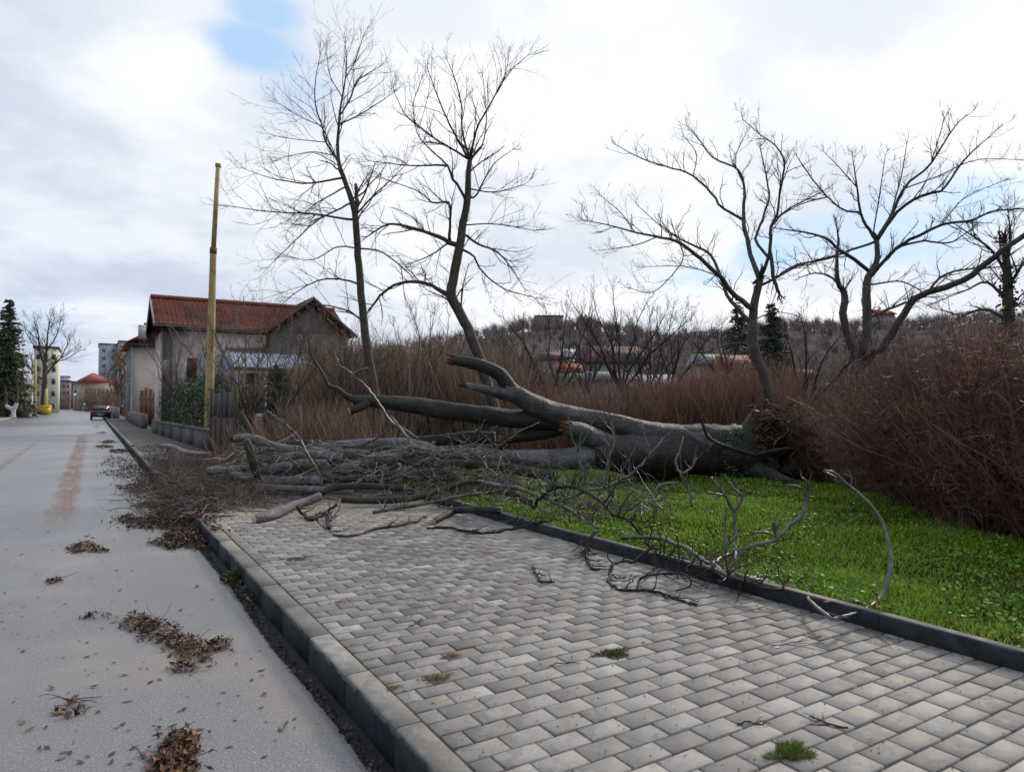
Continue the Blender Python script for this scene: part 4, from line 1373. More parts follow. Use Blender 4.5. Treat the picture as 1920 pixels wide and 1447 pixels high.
# tangle of twigs under and between the branches: nobody could count it
mb = MB()
n = 300
uu = rng.uniform(640, 1250, n)
vv = 905 + (uu - 640) * 0.10 + rng.normal(0, 16, n)
P = np.array([gnd(u, v, 0.22) for u, v in zip(uu, vv)])
P[:, 2] += rng.uniform(0, 0.25, n)
D = nrm(rng.normal(0, 1, (n, 3)) * np.array([1, 1, 0.45]))
a, r = grow(P, D, rng.uniform(0.25, 0.8, n), rng.uniform(0.003, 0.008, n), 8, 0.22, 0.03, 0.5)
a[..., 2] = np.maximum(a[..., 2], 0.2)
mb.tubes(a, r, 5)
c = spawn(a, r, 3, 0.2, 1, 0.9, (0.25, 0.6), 0.7, 0.3, rmin=0.0022)
a, r = grow(*c, 5, 0.25, 0.08, 0.5)
mb.tubes(a, r, 4)
mb.build('twig_tangle', [M_TWIGG], kind='stuff', label='tangle of thin broken twigs on the lawn in front of the trunk')

# ---- brushwood and leaf litter over kerb and road edge
mb, mg = MB(), MB()
n = 1900
t = rng.beta(1.3, 1.6, n)
Y = 9.2 + t * 8.5
X = 0.55 + 0.05 * (Y - 9) + rng.normal(0.95, 0.42, n)
X = np.clip(X, 0.62, 3.0)
gz = np.where(X < KX0, 0.0, 0.15)
hmax = 0.20 * np.exp(-((X - 1.3) / 0.9) ** 2) * np.exp(-((Y - 11.2) / 2.6) ** 2) + 0.05
P = np.column_stack([X, Y, gz + 0.01 + rng.random(n) * hmax])
D = nrm(rng.normal(0, 1, (n, 3)) * np.array([1, 1, 0.10]))
a, r = grow(P, D, rng.uniform(0.15, 0.7, n), rng.uniform(0.0025, 0.008, n), 8, 0.26, -0.02, 0.5)
gg = np.where(a[..., 0] < KX0, 0.005, 0.155)
a[..., 2] = np.maximum(a[..., 2], gg)
mb.tubes(a, r, 5)
c = spawn(a, r, 2, 0.2, 1, 0.8, (0.3, 0.6), 0.65, 0.0, rmin=0.0022)
a, r = grow(*c, 5, 0.28, -0.02, 0.5)
a[..., 2] = np.maximum(a[..., 2], np.where(a[..., 0] < KX0, 0.005, 0.155))
mb.tubes(a, r, 3)
mb.build('brushwood', mat('brush_twigs', (0.22, 0.17, 0.135), (0.07, 0.05, 0.04), scale=4, island=0.5, rough=0.7), kind='stuff', label='heap of fine grey brushwood spilling over the kerb onto the road')
# loose twigs, bark strips and splinters between the logs
mb = MB()
n = 760
uu = rng.uniform(430, 960, n)
vv = rng.uniform(835, 925, n)
P = np.array([atz(u, v, 10.3 + rng.uniform(-0.3, 0.9), 0.01) for u, v in zip(uu, vv)])
D = nrm(rng.normal(0, 1, (n, 3)) * np.array([1, 1, 0.35]) + RT * rng.choice([-1, 1], (n, 1)) * 0.8)
a, r = grow(P, D, rng.uniform(0.12, 0.7, n), rng.uniform(0.0025, 0.009, n), 8, 0.22, -0.02, 0.5)
a[..., 2] = np.maximum(a[..., 2], 0.16)
mb.tubes(a, r, 5, lump=0.1)
n2 = 70
u2, v2 = rng.uniform(430, 900, n2), rng.uniform(838, 925, n2)
P2 = np.array([atz(u, v, 10.5 + rng.uniform(-0.2, 0.9), 0.02) for u, v in zip(u2, v2)])
a2, r2 = grow(P2, nrm(rng.normal(0, 0.3, (n2, 3)) + RT * rng.choice([-1, 1], (n2, 1))), rng.uniform(0.4, 1.3, n2), rng.uniform(0.008, 0.024, n2), 10, 0.12, -0.01, 0.6)
a2[..., 2] = np.maximum(a2[..., 2], 0.17)
mb.tubes(a2, r2, 8, cap=True, lump=0.06)
c = spawn(a, r, 2, 0.2, 1, 0.8, (0.3, 0.6), 0.65, 0.1, rmin=0.0022)
a, r = grow(*c, 5, 0.28, 0.0, 0.5)
mb.tubes(a, r, 3)
mb.build('heap_twigs', mat('heap_twigs', (0.30, 0.25, 0.21), (0.075, 0.06, 0.05), scale=6, island=0.6, rough=0.55), kind='stuff', label='broken twigs and bark strips lodged between the heaped logs')
n = 70
uu = rng.uniform(430, 960, n)
vv = rng.uniform(818, 935, n)
P = np.array([atz(u, v, 10.2 + rng.uniform(-0.2, 0.5), 0.012) for u, v in zip(uu, vv)])
D = nrm(rng.normal(0, 1, (n, 3)) + RT * 0.8)
L = rng.uniform(0.015, 0.07, n)
MB().tubes(np.stack([P, P + D * L[:, None] * 0.5, P + D * L[:, None]], 1), np.stack([rng.uniform(0.004, 0.016, n)] * 2 + [np.full(n, 0.002)], 1), 5, cap=True).build('splinters', M_CUT, kind='stuff', label='pale splinters scattered over the heaped logs')
# chips of pale wood in the brush
n = 80
Pc = np.column_stack([rng.normal(1.7, 0.8, n), rng.normal(10.6, 1.4, n), np.zeros(n)])
Pc[:, 2] = np.where(Pc[:, 0] < KX0, 0.02, 0.17) + rng.random(n) * 0.2
MB().leaves(Pc, rng.uniform(0.015, 0.045, n), flat=0.3, asp=0.7).build('wood_chips', M_CUT, kind='stuff', label='pale fresh wood chips scattered through the brushwood')

M_LEAF = mat('dead_leaves', (0.115, 0.058, 0.030), (0.045, 0.024, 0.016), scale=6, island=0.75, rough=0.55, spec=0.4)
M_LEAFN = mat('dead_leaves_mixed', (0.20, 0.095, 0.035), (0.055, 0.028, 0.018), scale=11, island=0.8, rough=0.5, spec=0.4, c3=(0.30, 0.21, 0.07), c3scale=14, c3lo=0.62, c3hi=0.7)


def blob_points(blobs, n):
    w_ = np.array([b[2] * b[3] for b in blobs], float)
    k = rng.choice(len(blobs), n, p=w_ / w_.sum())
    a = rng.uniform(0, 2 * np.pi, n)
    r = np.sqrt(rng.random(n)) * (1 + 0.22 * np.sin(3 * a + k) + 0.18 * np.sin(7 * a + 2 * k)) * rng.choice([1, 1, 1, 1, 1.25, 1.7], n, p=[.3, .3, .15, .1, .1, .05])
    B = np.array(blobs, float)[k]
    u, v = B[:, 0] + np.cos(a) * r * B[:, 2], B[:, 1] + np.sin(a) * r * B[:, 3]
    return u, v, np.clip(1 - r, 0, 1)


def leaf_pile(name, blobs, n, size, h, label, m=M_LEAFN, cat='leaf pile', group='leaf piles washed up on the road', z0=0.0, twigs=10, stuff=False):
    u, v, f = blob_points(blobs, n)
    P = np.array([gnd(a, b, z0) for a, b in zip(u, v)])
    onk = P[:, 0] > KX0 + 0.01
    P[:, 2] = np.where(onk, 0.152, z0 + 0.004) + rng.random(n) * h * (0.25 + f)
    mb = MB().leaves(P, size * (0.35 + 1.1 * rng.random(n) ** 1.6), flat=0.62, asp=0.36, curl=0.26)
    if stuff:
        return mb.build(name, m, kind='stuff', label=label)
    c = P.mean(0)
    c[2] = z0
    root = thing(name, c, label, cat, group)
    mb.build('leaves', m, root, kind='stuff')
    if twigs:
        i = rng.integers(0, n, twigs)
        D = nrm(rng.normal(0, 1, (twigs, 3)) * np.array([1, 1, 0.15]))
        a, r = grow(P[i] + np.array([0, 0, 0.01]), D, rng.uniform(1.5, 4, twigs) * size, np.full(twigs, 0.0022), 6, 0.2, 0.0, 0.6)
        a[..., 2] = np.maximum(a[..., 2], z0 + 0.004)
        MB().tubes(a, r, 4).build('twigs', M_TWIGD, root, kind='stuff')
    return root


leaf_pile('leaf_drift', [(345, 1014, 52, 17), (355, 1000, 40, 18), (290, 982, 62, 9), (340, 978, 60, 16), (258, 915, 34, 8), (290, 918, 50, 9), (268, 884, 62, 14), (222, 866, 32, 9), (330, 905, 80, 30), (395, 885, 90, 36), (310, 852, 70, 11), (350, 950, 60, 30), (275, 950, 22, 5), (240, 974, 18, 5)], 26000, 0.055, 0.08,
          'dark mass of wet brown leaves washed against the kerb', M_LEAF, stuff=True)
leaf_pile('leaf_drift', [(205, 829, 14, 3), (196, 838, 18, 2.5), (225, 846, 22, 3), (180, 800, 6, 1.5), (192, 812, 8, 2)], 1500, 0.07, 0.06, 'far streaks of wet leaves along the road edge', M_LEAF, stuff=True)
leaf_pile('leaf_pile', [(160, 1027, 32, 9), (188, 1033, 14, 3), (145, 1033, 16, 4)], 420, 0.05, 0.035, 'small oval heap of brown leaves on the road beside the leaf mass')
leaf_pile('leaf_pile', [(190, 1158, 38, 3.5), (262, 1168, 34, 15), (292, 1182, 40, 20), (330, 1205, 32, 16), (365, 1222, 40, 20), (412, 1212, 26, 10), (345, 1252, 24, 9)], 1250, 0.045, 0.05, 'long ragged leaf pile with a thin tail on the left, largest on the open road', twigs=34)
leaf_pile('leaf_pile', [(335, 1400, 34, 22), (322, 1440, 42, 30), (352, 1385, 20, 9)], 900, 0.042, 0.05, 'leaf pile cut off by the bottom edge of the picture', twigs=18)
leaf_pile('leaf_pile', [(105, 1088, 14, 4), (98, 1092, 9, 3)], 70, 0.045, 0.02, 'tiny clump of brown leaves alone near the left edge of the road', twigs=3)
leaf_pile('leaf_pile', [(110, 1335, 16, 6), (136, 1320, 14, 10), (160, 1330, 12, 7), (130, 1345, 20, 5)], 52, 0.05, 0.02, 'loose cluster of a few curled dark leaves, bottom left of the road', twigs=8)
leaf_pile('leaf_pile', [(450, 1110, 14, 12), (470, 1125, 10, 8)], 110, 0.035, 0.03, 'brown leaves trapped in the gutter under the green weed', twigs=6)

# green weed in the gutter
wp = gnd(440, 1090, -0.01)
wd = thing('weed', wp, 'green leafy weed clump growing in the gutter against the kerb', 'weed')
n = 210
a = rng.uniform(0, 2 * np.pi, n)
rr = np.sqrt(rng.random(n)) * 0.13
Pw = wp + np.column_stack([np.cos(a) * rr * 0.75 - 0.02, np.sin(a) * rr * 1.5, 0.015 + rng.random(n) * 0.10 * (1.1 - rr / 0.14)])
MB().leaves(Pw, rng.uniform(0.018, 0.05, n), flat=0.4, asp=0.6).build('leaves', mat('weed_green', (0.05, 0.065, 0.018), (0.075, 0.10, 0.025), island=0.6, c3=(0.10, 0.06, 0.025), c3scale=16, c3lo=0.48, c3hi=0.58), wd, kind='stuff')
st = np.repeat(wp[None], 26, 0) + np.column_stack([rng.normal(0, 0.02, 26), rng.normal(0, 0.04, 26), np.zeros(26)])
aw, rw = grow(st, nrm(rng.normal(0, 0.6, (26, 3)) + np.array([0, 0, 1])), rng.uniform(0.06, 0.13, 26), np.full(26, 0.002), 5, 0.15, 0, 0.5)
MB().tubes(aw, rw, 4).build('stems', mat('weed_stem', (0.10, 0.12, 0.04)), wd, kind='stuff')


# moss cushions and dry tufts in the paver joints
def tuft(name, u, v, ru, n, h, c1, c2, label, cat='moss'):
    p = gnd(u, v, PATH_Z)
    d = float(np.dot(p - CAM, FW))
    R = ru * d / F
    a = rng.uniform(0, 2 * np.pi, n)
    rr = rng.random(n) ** 0.62 * R * (1 + 0.3 * np.sin(3 * a + u) + 0.2 * np.sin(5 * a))
    B = p + np.column_stack([np.cos(a) * rr * 1.25, np.sin(a) * rr * 0.8, np.zeros(n)])
    D = nrm(np.column_stack([np.cos(a) * rr / R, np.sin(a) * rr / R, np.full(n, 0.9)]) + rng.normal(0, 0.4, (n, 3)))
    q, r = grow(B, D, rng.uniform(0.4, 1.1, n) * h, np.full(n, 0.0016), 4, 0.2, 0.0, 0.4)
    q[..., 2] = np.maximum(q[..., 2], PATH_Z + 0.002)
    o = MB().tubes(q, r, 3).build(name, mat(name + '_' + str(u), c1, c2, scale=30, island=0.5), smooth=False)
    return tag(o, label, cat, 'tufts in the paver joints')


tuft('moss_tuft', 1150, 1226, 26, 900, 0.022, (0.13, 0.135, 0.04), (0.075, 0.08, 0.025), 'olive moss cushion on the bricks in mid-pavement')
tuft('moss_tuft', 1482, 1410, 32, 1100, 0.028, (0.11, 0.17, 0.03), (0.15, 0.20, 0.04), 'green moss cushion on the bricks near the bottom edge, right')
tuft('moss_tuft', 553, 1048, 22, 420, 0.014, (0.09, 0.09, 0.045), (0.055, 0.06, 0.025), 'flat faint moss patch on the bricks near the kerb')
tuft('moss_tuft', 420, 968, 18, 420, 0.02, (0.08, 0.11, 0.03), (0.05, 0.07, 0.02), 'small green moss patch at the kerb corner under the brushwood')
tuft('moss_tuft', 630, 996, 16, 300, 0.014, (0.10, 0.09, 0.035), (0.06, 0.055, 0.02), 'thin yellowish moss patch beside the antler-like branch')
tuft('dry_tuft', 818, 1272, 24, 330, 0.020, (0.30, 0.20, 0.09), (0.20, 0.13, 0.06), 'straw-brown dry tuft in a joint near the kerb, the larger one', 'dry grass')
tuft('dry_tuft', 846, 1230, 13, 170, 0.018, (0.32, 0.20, 0.09), (0.20, 0.13, 0.06), 'straw-brown dry tuft in a joint, above the larger one', 'dry grass')
tuft('dry_tuft', 738, 1290, 11, 120, 0.016, (0.28, 0.20, 0.09), (0.20, 0.14, 0.07), 'small dry tuft right at the inner kerb joint', 'dry grass')
tuft('moss_tuft', 640, 1128, 15, 160, 0.012, (0.28, 0.20, 0.10), (0.18, 0.13, 0.07), 'faint tan tuft on the bricks near the kerb, upper one')

# sticks on the bricks


def stick(u0, v0, u1, v1, r, label, forks=2, m=M_TWIGD, lift=0.01):
    p0, p1 = gnd(u0, v0, PATH_Z + r), gnd(u1, v1, PATH_Z + r)
    L = np.linalg.norm(p1 - p0)
    a, rr = grow(p0[None], nrm((p1 - p0)[None]), np.array([L]), np.array([r]), 9, 0.12, 0.0, 0.5)
    a[..., 2] = PATH_Z + r + np.abs(rng.normal(0, lift, 9)) * 0.5
    root = thing('stick', p0 * np.array([1, 1, 0]) + np.array([0, 0, PATH_Z]), label, 'stick', 'sticks on the paving')
    MB().tubes(a, rr, 6, cap=True, lump=0.1).build('stem', m, root, smooth=True)
    if forks:
        c = spawn(a, rr, forks, 0.2, 0.9, 0.8, (0.3, 0.7), 0.7, 0.0, rmin=0.0018)
        a, rr = grow(*c, 6, 0.15, 0.0, 0.5)
        a[..., 2] = np.maximum(np.minimum(a[..., 2], PATH_Z + 0.02), PATH_Z + 0.003)
        MB().tubes(a, rr, 4).build('side_twig', m, root)
    return root


stick(1590, 1366, 1512, 1348, 0.0055, 'knobbly grey stick with a forked end on the bricks, right of the short twig', 4)
stick(1382, 1358, 1440, 1350, 0.004, 'short curled twig on the bricks, left of the knobbly stick', 3)
stick(790, 1160, 768, 1178, 0.004, 'small hooked black twig on the bricks near the kerb', 1)
stick(1445, 1212, 1545, 1192, 0.0025, 'branching hair-thin twig on the bricks beside the white leaf', 6)
stick(1640, 1190, 1700, 1215, 0.003, 'thin brown twig on the bricks below the lawn edging', 2)
stick(1030, 1248, 1085, 1238, 0.003, 'tiny brown twig left of the olive moss cushion', 1)

# ---- loose leaves on the road, the paving and the lawn
lf = {}


def leaf_obj(kind, u, v, z, size, m, label, group, name='fallen_leaf', cat='leaf'):
    key = (kind, int(rng.integers(0, 4)))
    if key not in lf:
        o = MB().leaves(np.zeros((1, 3)), 1.0, flat=0.92, asp=0.42, curl=0.22).build(name, m)
        lf[key] = o.data
        bpy.data.objects.remove(o)
    o = link(name, lf[key])
    P = gnd(u, v, z)
    o.location = P + np.array([0, 0, 0.003])
    o.scale = (size, size, size)
    o.rotation_euler = (0, 0, rng.uniform(0, 6.28))
    return tag(o, label, cat, group)


M_LL = mat('loose_leaf', (0.16, 0.08, 0.045), (0.06, 0.04, 0.03), scale=20, obj_rand=0.6, rough=0.6)
k = 0
while k < 95:
    v = 800 + 640 * rng.random() ** 0.85
    u = rng.uniform(0, 600)
    P = gnd(u, v, 0)
    if not (-4.2 < P[0] < 0.9) or u < 3 or (v > 1360 and u > 560):
        continue
    leaf_obj('road', u, v, 0.0, rng.uniform(0.025, 0.065), M_LL, 'small dry leaf lying loose on the wet grey road', 'loose leaves on the road')
    k += 1
# crumbs of leaf and twig ground into the road
n = 900
Xc = rng.normal(-0.9, 0.9, n)
Yc = 2.0 + rng.gamma(2.2, 3.2, n)
kp = (Xc < 0.95) & (Xc > -4)
Pc = np.column_stack([Xc, Yc, np.full(n, 0.003)])[kp]
MB().leaves(Pc, rng.uniform(0.008, 0.035, len(Pc)), flat=0.9, asp=0.35, curl=0.15).build('leaf_crumbs', M_LL, kind='stuff', label='crumbs of leaf and twig strewn over the wet road')
n = 1100
Pc = lawn_points(n * 3, EX1 + 0.03, 11, 0, 11)
Pc = np.column_stack([Pc, LAWN_Z + hmap(Pc[:, 0], Pc[:, 1]) + rng.uniform(0.01, 0.05, len(Pc))])
MB().leaves(Pc, rng.uniform(0.02, 0.055, len(Pc)), flat=0.7, asp=0.5).build('lawn_litter', mat('lawn_litter', (0.15, 0.085, 0.04), (0.07, 0.045, 0.025), scale=9, island=0.6), kind='stuff', label='brown leaf litter scattered in the lawn grass')
M_OL = mat('orange_leaf', (0.42, 0.13, 0.04), (0.25, 0.08, 0.03), scale=20, obj_rand=0.4)
for (u, v, s) in ((1800, 1157, .075), (1648, 1139, .06), (1762, 1038, .06), (1405, 1055, .05), (1190, 963, .07), (1335, 967, .06), (1595, 985, .06), (1878, 1030, .07), (1235, 1000, .06), (1100, 955, .07)):
    leaf_obj('lawn', u, v, 0.255, s, M_OL, 'orange-brown leaf caught in the lawn grass', 'orange leaves on the lawn')
leaf_obj('tan', 1852, 1130, 0.26, 0.08, mat('tan_leaf', (0.36, 0.25, 0.16), scale=20), 'pale tan leaf in the grass near the right edge', None)
leaf_obj('yellow', 1521, 933, 0.26, 0.13, mat('yellow_leaf', (0.75, 0.52, 0.03), scale=20), 'bright yellow leaf on the grass below the torn roots', None)
leaf_obj('white', 1457, 1214, PATH_Z, 0.055, mat('white_leaf', (0.62, 0.55, 0.50), scale=20), 'pale pinkish-white leaf on the bricks', None)
leaf_obj('rust', 1206, 1205, PATH_Z, 0.035, mat('black_bit', (0.03, 0.03, 0.03), scale=20), 'small black curled leaf on the bricks above the olive moss', None)
for (u, v, s) in ((1072, 1232, .03), (678, 1092, .03), (700, 1110, .025), (796, 1140, .03), (1230, 1378, .025), (812, 1318, .035), (1108, 1098, .03), (1003, 1132, .025), (1420, 1135, .03), (652, 1046, .03)):
    leaf_obj('brick', u, v, PATH_Z, s, M_OL, 'tiny rust-coloured leaf scrap lying on the bricks', 'leaf scraps on the paving')

# ================================================================== STANDING TREES
t1 = Tree('bare_tree', 14.5, 'tallest bare tree, straight trunk with a snapped-off stub, left of the pair', M_TRUNK, M_TWIG, group='bare trees behind the fallen trunk', spread=0.55, k=0.68)
t1.limb([(716, 822, 16), (703, 740, 13.5), (690, 660, 12), (678, 560, 10.5), (670, 460, 9.5), (665, 398, 9), (656, 366, 7.5), (645, 335, 7), (635, 304, 6), (633, 270, 5), (635, 238, 4.4), (638, 204, 3.6), (647, 152, 2.6), (650, 112, 1.8), (647, 80, 1)], 'trunk', 0.2)
t1.limb([(668, 410, 8), (668, 380, 6), (667, 345, 5)], 'broken_stub', 0.1)
for px in ([(632, 300, 4), (611, 266, 3.4), (604, 235, 3), (593, 204, 2.4), (590, 173, 2), (593, 141, 1.6), (600, 105, 1)],
           [(643, 335, 4), (580, 344, 3), (538, 340, 2.4), (504, 333, 1.8), (462, 318, 1)],
           [(664, 420, 4.6), (635, 409, 3.8), (587, 401, 3), (504, 397, 2.2), (430, 386, 1.2)],
           [(658, 387, 3.6), (625, 397, 3), (593, 415, 2.6), (566, 439, 2.2), (538, 466, 1.8), (504, 500, 1)],
           [(640, 345, 3.2), (607, 373, 2.4), (573, 397, 1.6), (540, 430, 1)],
           [(668, 402, 3.6), (694, 373, 2.8), (732, 338, 2), (760, 310, 1)],
           [(637, 231, 3), (663, 221, 2.4), (704, 197, 1.8), (735, 176, 1)],
           [(640, 215, 3), (656, 187, 3), (668, 155, 2.6), (690, 138, 1.8), (711, 126, 1)],
           [(674, 533, 3.8), (647, 525, 3.2), (613, 523, 2.8), (580, 533, 2.2), (545, 556, 1.6), (517, 580, 1)],
           [(679, 597, 3.6), (650, 582, 3), (607, 572, 2.2), (575, 575, 1.2)],
           [(671, 463, 3.4), (717, 473, 2.8), (760, 507, 2.2), (785, 530, 1.4)],
           [(670, 457, 3), (633, 463, 2.4), (587, 487, 1.8), (547, 483, 1)],
           [(647, 152, 2), (668, 110, 1.5), (680, 70, 1)], [(640, 190, 2), (618, 140, 1.5), (612, 90, 1)],
           [(606, 240, 2), (565, 220, 1.5), (525, 195, 1)], [(612, 268, 2), (560, 262, 1.5), (515, 255, 1)], [(632, 290, 2.2), (585, 285, 1.6), (530, 295, 1)]):
    t1.limb(px)
t1.finish(dens=7.0, levels=3, length=(0.35, 1.15), up=0.2, trop=0.04, rtw=0.0029, per=(4, 2), bare_below=3.0)

t2 = Tree('bare_tree', 15.0, 'bare tree with a bent trunk and curved low limbs, right of the tall pair', M_TRUNK, M_TWIG, group='bare trees behind the fallen trunk', spread=0.55, k=0.80)
t2.limb([(948, 840, 15), (930, 775, 13), (912, 715, 12.5), (895, 660, 12), (875, 612, 12), (858, 580, 12), (846, 555, 12), (850, 520, 11), (855, 495, 11), (862, 460, 10), (870, 410, 9), (877, 370, 8), (878, 330, 7), (881, 300, 6)], 'trunk', 0.3)
for px in ([(881, 304, 4), (863, 270, 3.2), (839, 225, 2.6), (815, 166, 1.8), (802, 130, 1)],
           [(881, 302, 3.6), (866, 242, 2.8), (866, 200, 2.4), (853, 148, 1.8), (838, 112, 1)],
           [(882, 300, 4), (894, 242, 3), (918, 197, 2.4), (942, 155, 1.8), (953, 115, 1)],
           [(880, 304, 3.6), (825, 266, 2.8), (783, 235, 2.2), (759, 214, 1.8), (739, 173, 1)],
           [(918, 197, 2), (953, 138, 1.5), (990, 104, 1)],
           [(848, 557, 7), (813, 537, 5), (780, 528, 4.4), (743, 533, 4), (717, 550, 3.6), (693, 580, 2.8)],
           [(858, 467, 7), (837, 450, 6), (793, 433, 4.4), (750, 422, 3.6), (723, 422, 3), (690, 443, 2)],
           [(846, 455, 5), (842, 436, 4.2), (844, 415, 3.6), (841, 380, 3), (811, 380, 2.6), (784, 359, 2), (711, 332, 1)],
           [(874, 380, 4.4), (860, 349, 4), (846, 332, 3.8), (839, 311, 3.4), (773, 311, 2.2), (694, 302, 1.1)],
           [(839, 309, 3), (822, 294, 2.4), (787, 259, 1.8), (776, 225, 1)],
           [(877, 375, 3.4), (891, 368, 3), (911, 332, 2.2), (929, 304, 1.7), (963, 280, 1)],
           [(866, 435, 4), (900, 460, 3.4), (923, 467, 2.8), (947, 487, 2.2), (983, 540, 1.2)],
           [(862, 462, 4), (887, 480, 3.2), (900, 503, 2.8), (927, 530, 2.2), (960, 547, 1.8), (1013, 560, 1)],
           [(838, 452, 3), (810, 477, 2.2), (773, 493, 1.4)],
           [(877, 350, 2.4), (930, 360, 1.8), (985, 345, 1)], [(868, 420, 2.4), (930, 420, 1.8), (1000, 432, 1)],
           [(880, 303, 2.6), (905, 270, 2), (912, 215, 1.5), (905, 140, 1)], [(783, 235, 1.8), (775, 195, 1.4), (790, 150, 1)]):
    t2.limb(px)
t2.finish(dens=7.0, levels=3, length=(0.3, 1.05), up=0.25, trop=0.05, rtw=0.0029, per=(4, 2), bare_below=2.6)

t3 = Tree('bare_tree', 14.5, 'bare grey tree with an S-curved trunk rising behind the torn roots', M_TRUNK2, M_TWIGD, group='bare trees behind the fallen trunk', spread=0.6, k=0.82)
t3.limb([(1446, 800, 13), (1443, 757, 12), (1437, 717, 11.5), (1421, 677, 11), (1413, 645, 11), (1411, 609, 10), (1413, 577, 9.5), (1421, 541, 8.5), (1425, 528, 8)], 'trunk', 0.1)
for px in ([(1425, 530, 7), (1413, 497, 6), (1403, 456, 5.5), (1395, 416, 5), (1395, 348, 3.5), (1381, 316, 3), (1337, 296, 2.4), (1312, 264, 1.9), (1288, 236, 1.1)],
           [(1395, 410, 4), (1353, 388, 3.5), (1337, 366, 3.3), (1296, 328, 2.8), (1248, 312, 2.3), (1200, 296, 1.8), (1156, 272, 1.1)],
           [(1425, 528, 5), (1441, 480, 4.5), (1445, 456, 4.5), (1445, 428, 4), (1457, 400, 3.5), (1463, 352, 3), (1471, 308, 2.8), (1457, 276, 2.2), (1425, 252, 1.7), (1393, 224, 1)],
           [(1441, 478, 4), (1417, 452, 4), (1425, 424, 3.5), (1441, 372, 3), (1437, 332, 2.4), (1425, 275, 1.4)],
           [(1413, 582, 7), (1373, 549, 6), (1349, 517, 5.5), (1312, 484, 5), (1276, 456, 4.3), (1232, 444, 3.5), (1192, 436, 2.8), (1148, 424, 2), (1092, 412, 1.2)],
           [(1411, 612, 6), (1369, 561, 5), (1357, 537, 4.5), (1337, 484, 4), (1316, 468, 3.5), (1276, 448, 2.6), (1235, 420, 1.6), (1195, 385, 1)],
           [(1443, 470, 4.5), (1447, 490, 5), (1451, 521, 5), (1461, 549, 4.5)],
           [(1425, 533, 4), (1461, 517, 3.5), (1500, 497, 2.8), (1560, 480, 1.6)],
           [(1446, 424, 3), (1473, 396, 2.6), (1500, 380, 2.2), (1545, 358, 1.2)],
           [(1276, 458, 2), (1280, 488, 1.8), (1240, 537, 1.6), (1216, 549, 1.4), (1184, 541, 1)],
           [(1296, 330, 1.8), (1306, 290, 1.5), (1288, 262, 1)], [(1395, 350, 2), (1378, 300, 1.5), (1398, 252, 1)],
           [(1192, 436, 2), (1165, 400, 1.5), (1130, 370, 1)], [(1232, 444, 2), (1190, 460, 1.8), (1150, 466, 1.2)], [(1349, 517, 2), (1290, 500, 1.5), (1210, 500, 1)],
           [(1409, 640, 2.4), (1370, 645, 2), (1325, 660, 1.3)], [(1413, 600, 2), (1450, 585, 1.6), (1490, 590, 1)]):
    t3.limb(px)
t3.finish(dens=6.0, levels=3, length=(0.2, 0.72), up=0.18, trop=0.10, rtw=0.0033, per=(3, 3), bare_below=2.3, wig=0.2)

t4 = Tree('bare_tree', 16.0, 'dark many-stemmed bare tree with a limb leaning far right, behind the red shrub', M_TRUNK, M_TWIGD, group='bare trees behind the fallen trunk', spread=0.55, k=0.76)
t4.limb([(1600, 800, 17), (1603, 740, 16), (1607, 700, 15), (1610, 672, 13)], 'trunk', 0.0)
for px in ([(1608, 690, 10), (1602, 664, 10), (1586, 618, 9), (1581, 587, 9), (1584, 552, 8), (1571, 529, 6), (1569, 482, 4.6), (1572, 450, 3.4), (1568, 420, 2)],
           [(1609, 690, 11), (1613, 668, 11.5), (1625, 626, 11), (1625, 571, 10), (1627, 525, 9), (1644, 490, 7), (1644, 452, 6)],
           [(1612, 690, 9), (1635, 668, 9), (1668, 633, 9), (1699, 583, 8.5), (1722, 554, 8), (1768, 541, 8), (1826, 513, 7.5), (1877, 471, 7), (1920, 440, 6.5), (1990, 400, 5)],
           [(1643, 455, 5), (1617, 409, 4), (1610, 378, 3.5), (1606, 345, 2.6), (1598, 290, 1.2)],
           [(1646, 452, 5.5), (1668, 409, 5), (1699, 347, 4), (1741, 312, 3.3), (1792, 235, 2), (1826, 208, 1.1)],
           [(1646, 452, 5), (1683, 397, 4.6), (1730, 366, 4.2), (1768, 355, 3.6), (1807, 301, 2.6), (1869, 243, 1.3)],
           [(1628, 523, 6), (1660, 486, 5), (1691, 459, 5), (1768, 421, 4), (1822, 413, 3.5), (1865, 395, 3), (1930, 392, 2.2)],
           [(1691, 458, 3.8), (1730, 452, 3.2), (1780, 455, 2.5), (1819, 432, 1.6)],
           [(1626, 512, 5.6), (1586, 475, 5), (1571, 467, 4.5), (1552, 448, 4), (1521, 438, 3.2), (1455, 428, 1.6)],
           [(1643, 454, 4), (1590, 471, 3.5), (1548, 486, 3.6), (1490, 498, 2.8), (1443, 529, 1.6)],
           [(1612, 401, 3.4), (1583, 394, 3), (1548, 366, 2.5), (1509, 316, 2), (1494, 293, 1.1)],
           [(1548, 368, 2.4), (1505, 382, 2), (1455, 409, 1.4)],
           [(1735, 547, 4), (1761, 521, 3.5), (1807, 506, 3), (1919, 498, 1.8)],
           [(1625, 600, 4), (1665, 580, 4), (1706, 565, 3.6)],
           [(1584, 550, 4), (1560, 520, 3), (1530, 512, 2.4), (1500, 520, 1.4)], [(1627, 530, 3), (1690, 528, 2.4), (1730, 548, 1.8)],
           [(1699, 347, 2.4), (1760, 330, 2), (1830, 300, 1.6), (1925, 300, 1)], [(1668, 409, 2.4), (1690, 330, 2), (1700, 270, 1.2)], [(1640, 440, 2.4), (1650, 360, 1.8), (1660, 290, 1)],
           [(1741, 312, 1.8), (1760, 260, 1.4), (1770, 225, 1)], [(1768, 421, 2), (1810, 370, 1.6), (1880, 340, 1)], [(1606, 350, 2), (1570, 310, 1.5), (1545, 285, 1)]):
    t4.limb(px)
